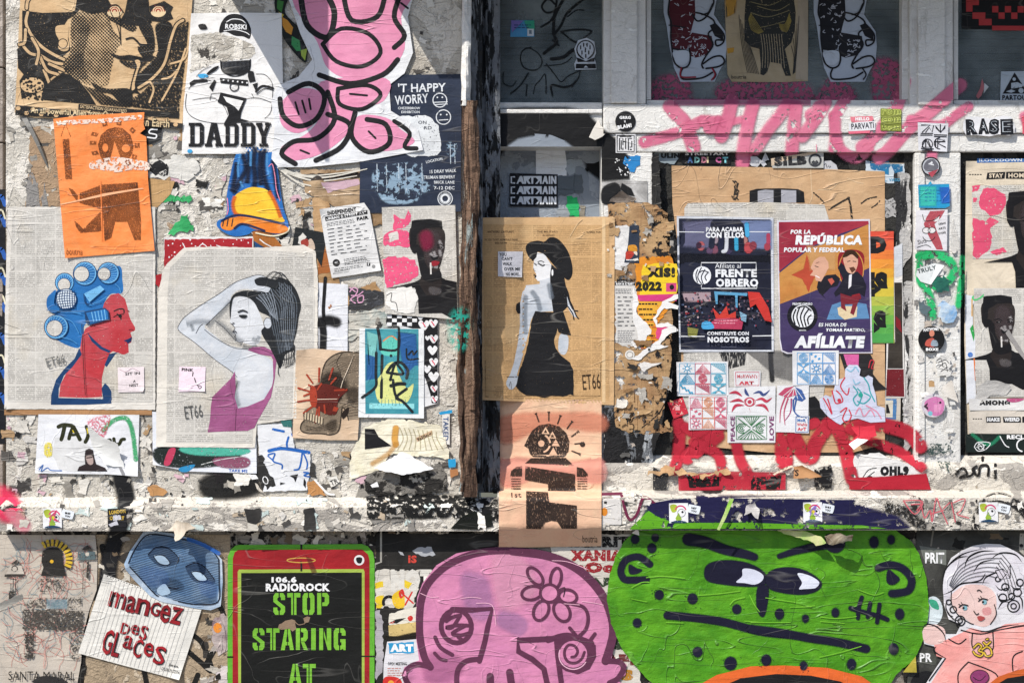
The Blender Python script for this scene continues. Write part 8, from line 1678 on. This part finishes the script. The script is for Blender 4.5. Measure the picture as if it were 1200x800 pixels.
# right recess posters
t = Thing('poster', 'cream poster headed STAY HOME with two stacked dark portraits at the right edge', 'poster', d=REC, lv=2, curls=[(1132, 190, 12, .008)])
t.f('sheet', M('d2c4ae', hex2='dacdb8'), '1132 189 1210 188 1210 506 1134 512 1130 400 1131 300')
t.C(1020, 120, 4); t.f('blue_label', ink('3a6aa8'), '500 262 720 264 720 280 500 284'); t.t('lettering', ink('d8dce0'), 'ILOCKDOWN', 510, 264, 14, 200, bold=.03)
t.t('lettering', K, '.....', 462, 336, 5, 60, bold=.05); t.f('caption', K, '548 330 632 326 628 358 542 362'); t.t('lettering', ink('d8c8b0', 0), 'STAY', 556, 334, 20, 66, bold=.04); t.f('caption', K, '636 326 760 324 760 360 634 358'); t.t('lettering', ink('d8c8b0', 0), 'HOME', 646, 332, 22, 90, bold=.04)
t.f('upper_print', NEWS, '474 392 760 384 760 730 480 734'); 
for q in ('476 390 516 388 500 416 478 420', '510 440 530 404 580 400 630 430 636 480 610 520 560 534 520 500 506 470', '480 540 540 560 560 540 600 560 560 590 570 630 560 690 500 736 480 720', '560 700 620 680 640 700 590 716', '480 446 500 446 496 466 480 470'): t.f('pink_splash', ink('d85070', .14, ws=110), q, sm=0, torn=1)
t.done()
def port(lb, x0, y0, k, lv, tone):
    t = Thing('poster', lb, 'poster', d=REC, lv=lv)
    t.cr = (x0, y0, k); return t
t = port('dark flat-top portrait print cut off by the frame below STAY HOME', 1055.5, 186, 4.3, 3.4, 0)
flat_top(t, lips='3a3436'); t.done()
t = port('second dark flat-top portrait with cigarette lower at the right edge', 1020, 300, 4, 3.9, 0)
t.f('sheet', NEWS, '484 150 740 150 740 660 500 660 490 560')
t.cr = (1036.7, 311, 4.7); flat_top(t, lips='3a3436'); t.done()
t = Thing('torn_flap', 'white torn paper lump over the lower portrait', 'torn paper', d=REC, lv=5); t.C(1020, 300, 4); t.flap(M('c9c6c2', amt=2), t.pp('500 610 540 580 600 586 650 600 660 620 640 650 560 650 520 690 490 680'), 1145, 470, 1182, 462, .012, torn=1); t.done()
t = Thing('poster', 'narrow striped yellow and green edge left of the lower portrait', 'poster', d=REC, lv=4); t.C(1020, 300, 4); t.f('sheet', M('d8dae0'), '444 180 500 190 480 230 480 330 492 400 490 560 496 670 450 690'); t.s('stripe', ink('d8a02c'), '476 200 476 280', 5, sm=0); t.f('stripe', ink('2f9a4a'), '466 340 480 320 488 370 484 400'); t.s('stripe', ink('d87030'), '486 480 492 580', 6, sm=0); t.e('stripe', ink('4a78c0'), 468, 462, 12); t.f('green_scrap', ink('5ac07a', .1), '476 190 520 170 530 190 490 210', sm=1); t.done()
t = Thing('poster', 'white strip with cut off black letters AMONG above the weird strip', 'poster', d=REC, lv=4.6); t.C(1000, 440, 4.444); t.f('sheet', M('d6d4d2'), '600 120 900 120 900 180 604 180'); t.t('lettering', K, 'AMONG', 656, 128, 26, 160, bold=.08); t.f('pink_print', ink('b0507a'), '800 120 890 120 860 136 820 138', sm=1); t.done()
t = Thing('label_strip', 'black letter tape reading MAKE WEIRD on cream paper', 'label', d=REC, lv=4.2); t.C(1000, 440, 4.444); t.f('backing', M('cfc6ba'), '600 182 900 182 900 304 600 300'); t.t('lettering', K, '....', 620, 222, 5, 50, bold=.05); t.f('tape_piece', K, '690 214 766 212 768 244 692 244'); t.t('lettering', WI, 'MAKE', 696, 218, 20, 66, bold=.06); t.f('tape_piece', K, '778 214 872 214 874 244 782 244'); t.t('lettering', WI, 'WEIRD', 786, 218, 20, 80, bold=.05); t.r('tape_piece', K, 880, 212, 900, 244); t.done()
t = Thing('sticker', 'black and dark green sticker sheet with a white outlined fish eye mark', 'sticker', d=REC, lv=4.4); t.C(1000, 440, 4.444); t.f('sheet', M('17221f'), '584 304 900 304 900 400 586 398'); t.s('green_line', tint('2a8a64', .7), '620 306 700 360 760 320', 8, soft=10); t.s('mark', WI, '630 370 650 346 712 350 690 382 650 392 630 370', 4); t.o('mark', WI, 664, 368, 16, 4); t.s('mark', WI, '650 350 680 386', 3); t.s('mark', WI, '640 372 690 360', 3); t.s('mark', WI, '764 316 790 360 810 372', 5); t.o('mark', WI, 884, 362, 32, 7, a0=100, a1=260); t.t('lettering', WI, 'RECL', 800, 308, 22, 90, bold=.05); t.done()
t = Thing('torn_flap', 'grey curled paper spike crossing the lower portrait', 'torn paper', d=REC, lv=5.4); t.f('sheet', M('9a9694'), '1178 390 1182 386 1204 420 1204 428', torn=.4); t.done()
crust('torn_paper', 'flakes and peeling specks on the white mullion', [(1074, 290, 1124, 540), (712, 520, 764, 560)], 60, ['dcdad6', 'c8c4bf', '8a8682', 'efece8', '5a5856', 'b8aca0'], 31, d=MD + .002, sz=(1.5, 6))
crust('torn_paper', 'shreds of brown, white and black paper around the torn kraft sheet', [(712, 240, 788, 330), (716, 400, 788, 512)], 70, ['b3926a', '8a6a48', 'd8d2c8', '2a2826', 'a9a49c'], 41, d=DF - .006, lv=2, sz=(1.5, 9))
graf('graffiti_tag', 'thin red marker tag on the pale right part of the ledge', [lambda t: [t.C(1000, 440, 4.444)] + [t.s('paint', ink('c8606a', .1), a, 6) for a in ('260 650 360 654 320 720 260 650', '300 670 350 670 330 700', '350 650 370 740 400 700 410 760 430 640 450 680 490 770', '400 720 470 700', '510 660 530 760', '520 660 580 640 560 700 540 720 600 740', '470 690 500 660')] and None], RS, 1.6)
graf('spray_mark', 'sooty black arc sprayed at the right end of the ledge', [lambda t: t.s('paint', spray('1d1c1c', .4, ws=120), '1142 618 1150 594 1168 582 1190 590 1206 606', 8, soft=3), lambda t: t.s('paint', spray('1d1c1c', .45, ws=120), '1040 594 1060 600 1080 616', 9, soft=3)], RS, 1.1)
graf('spray_mark', 'plum lines and white paint on the ledge right of the peach poster', [lambda t: t.C(700, 470, 5.335) and None, lambda t: t.f('paint', ink('d4d0cc', .1), '30 590 130 580 150 640 150 770 30 770'), lambda t: [t.s('paint', ink('6a2440', .05), a, 18) for a in ('150 580 180 700 210 740 250 700 290 600 360 640', '30 580 150 576')] and None, lambda t: t.e('paint', ink('d8862c', 0), 44, 690, 20, 26)], RS, 1.1)
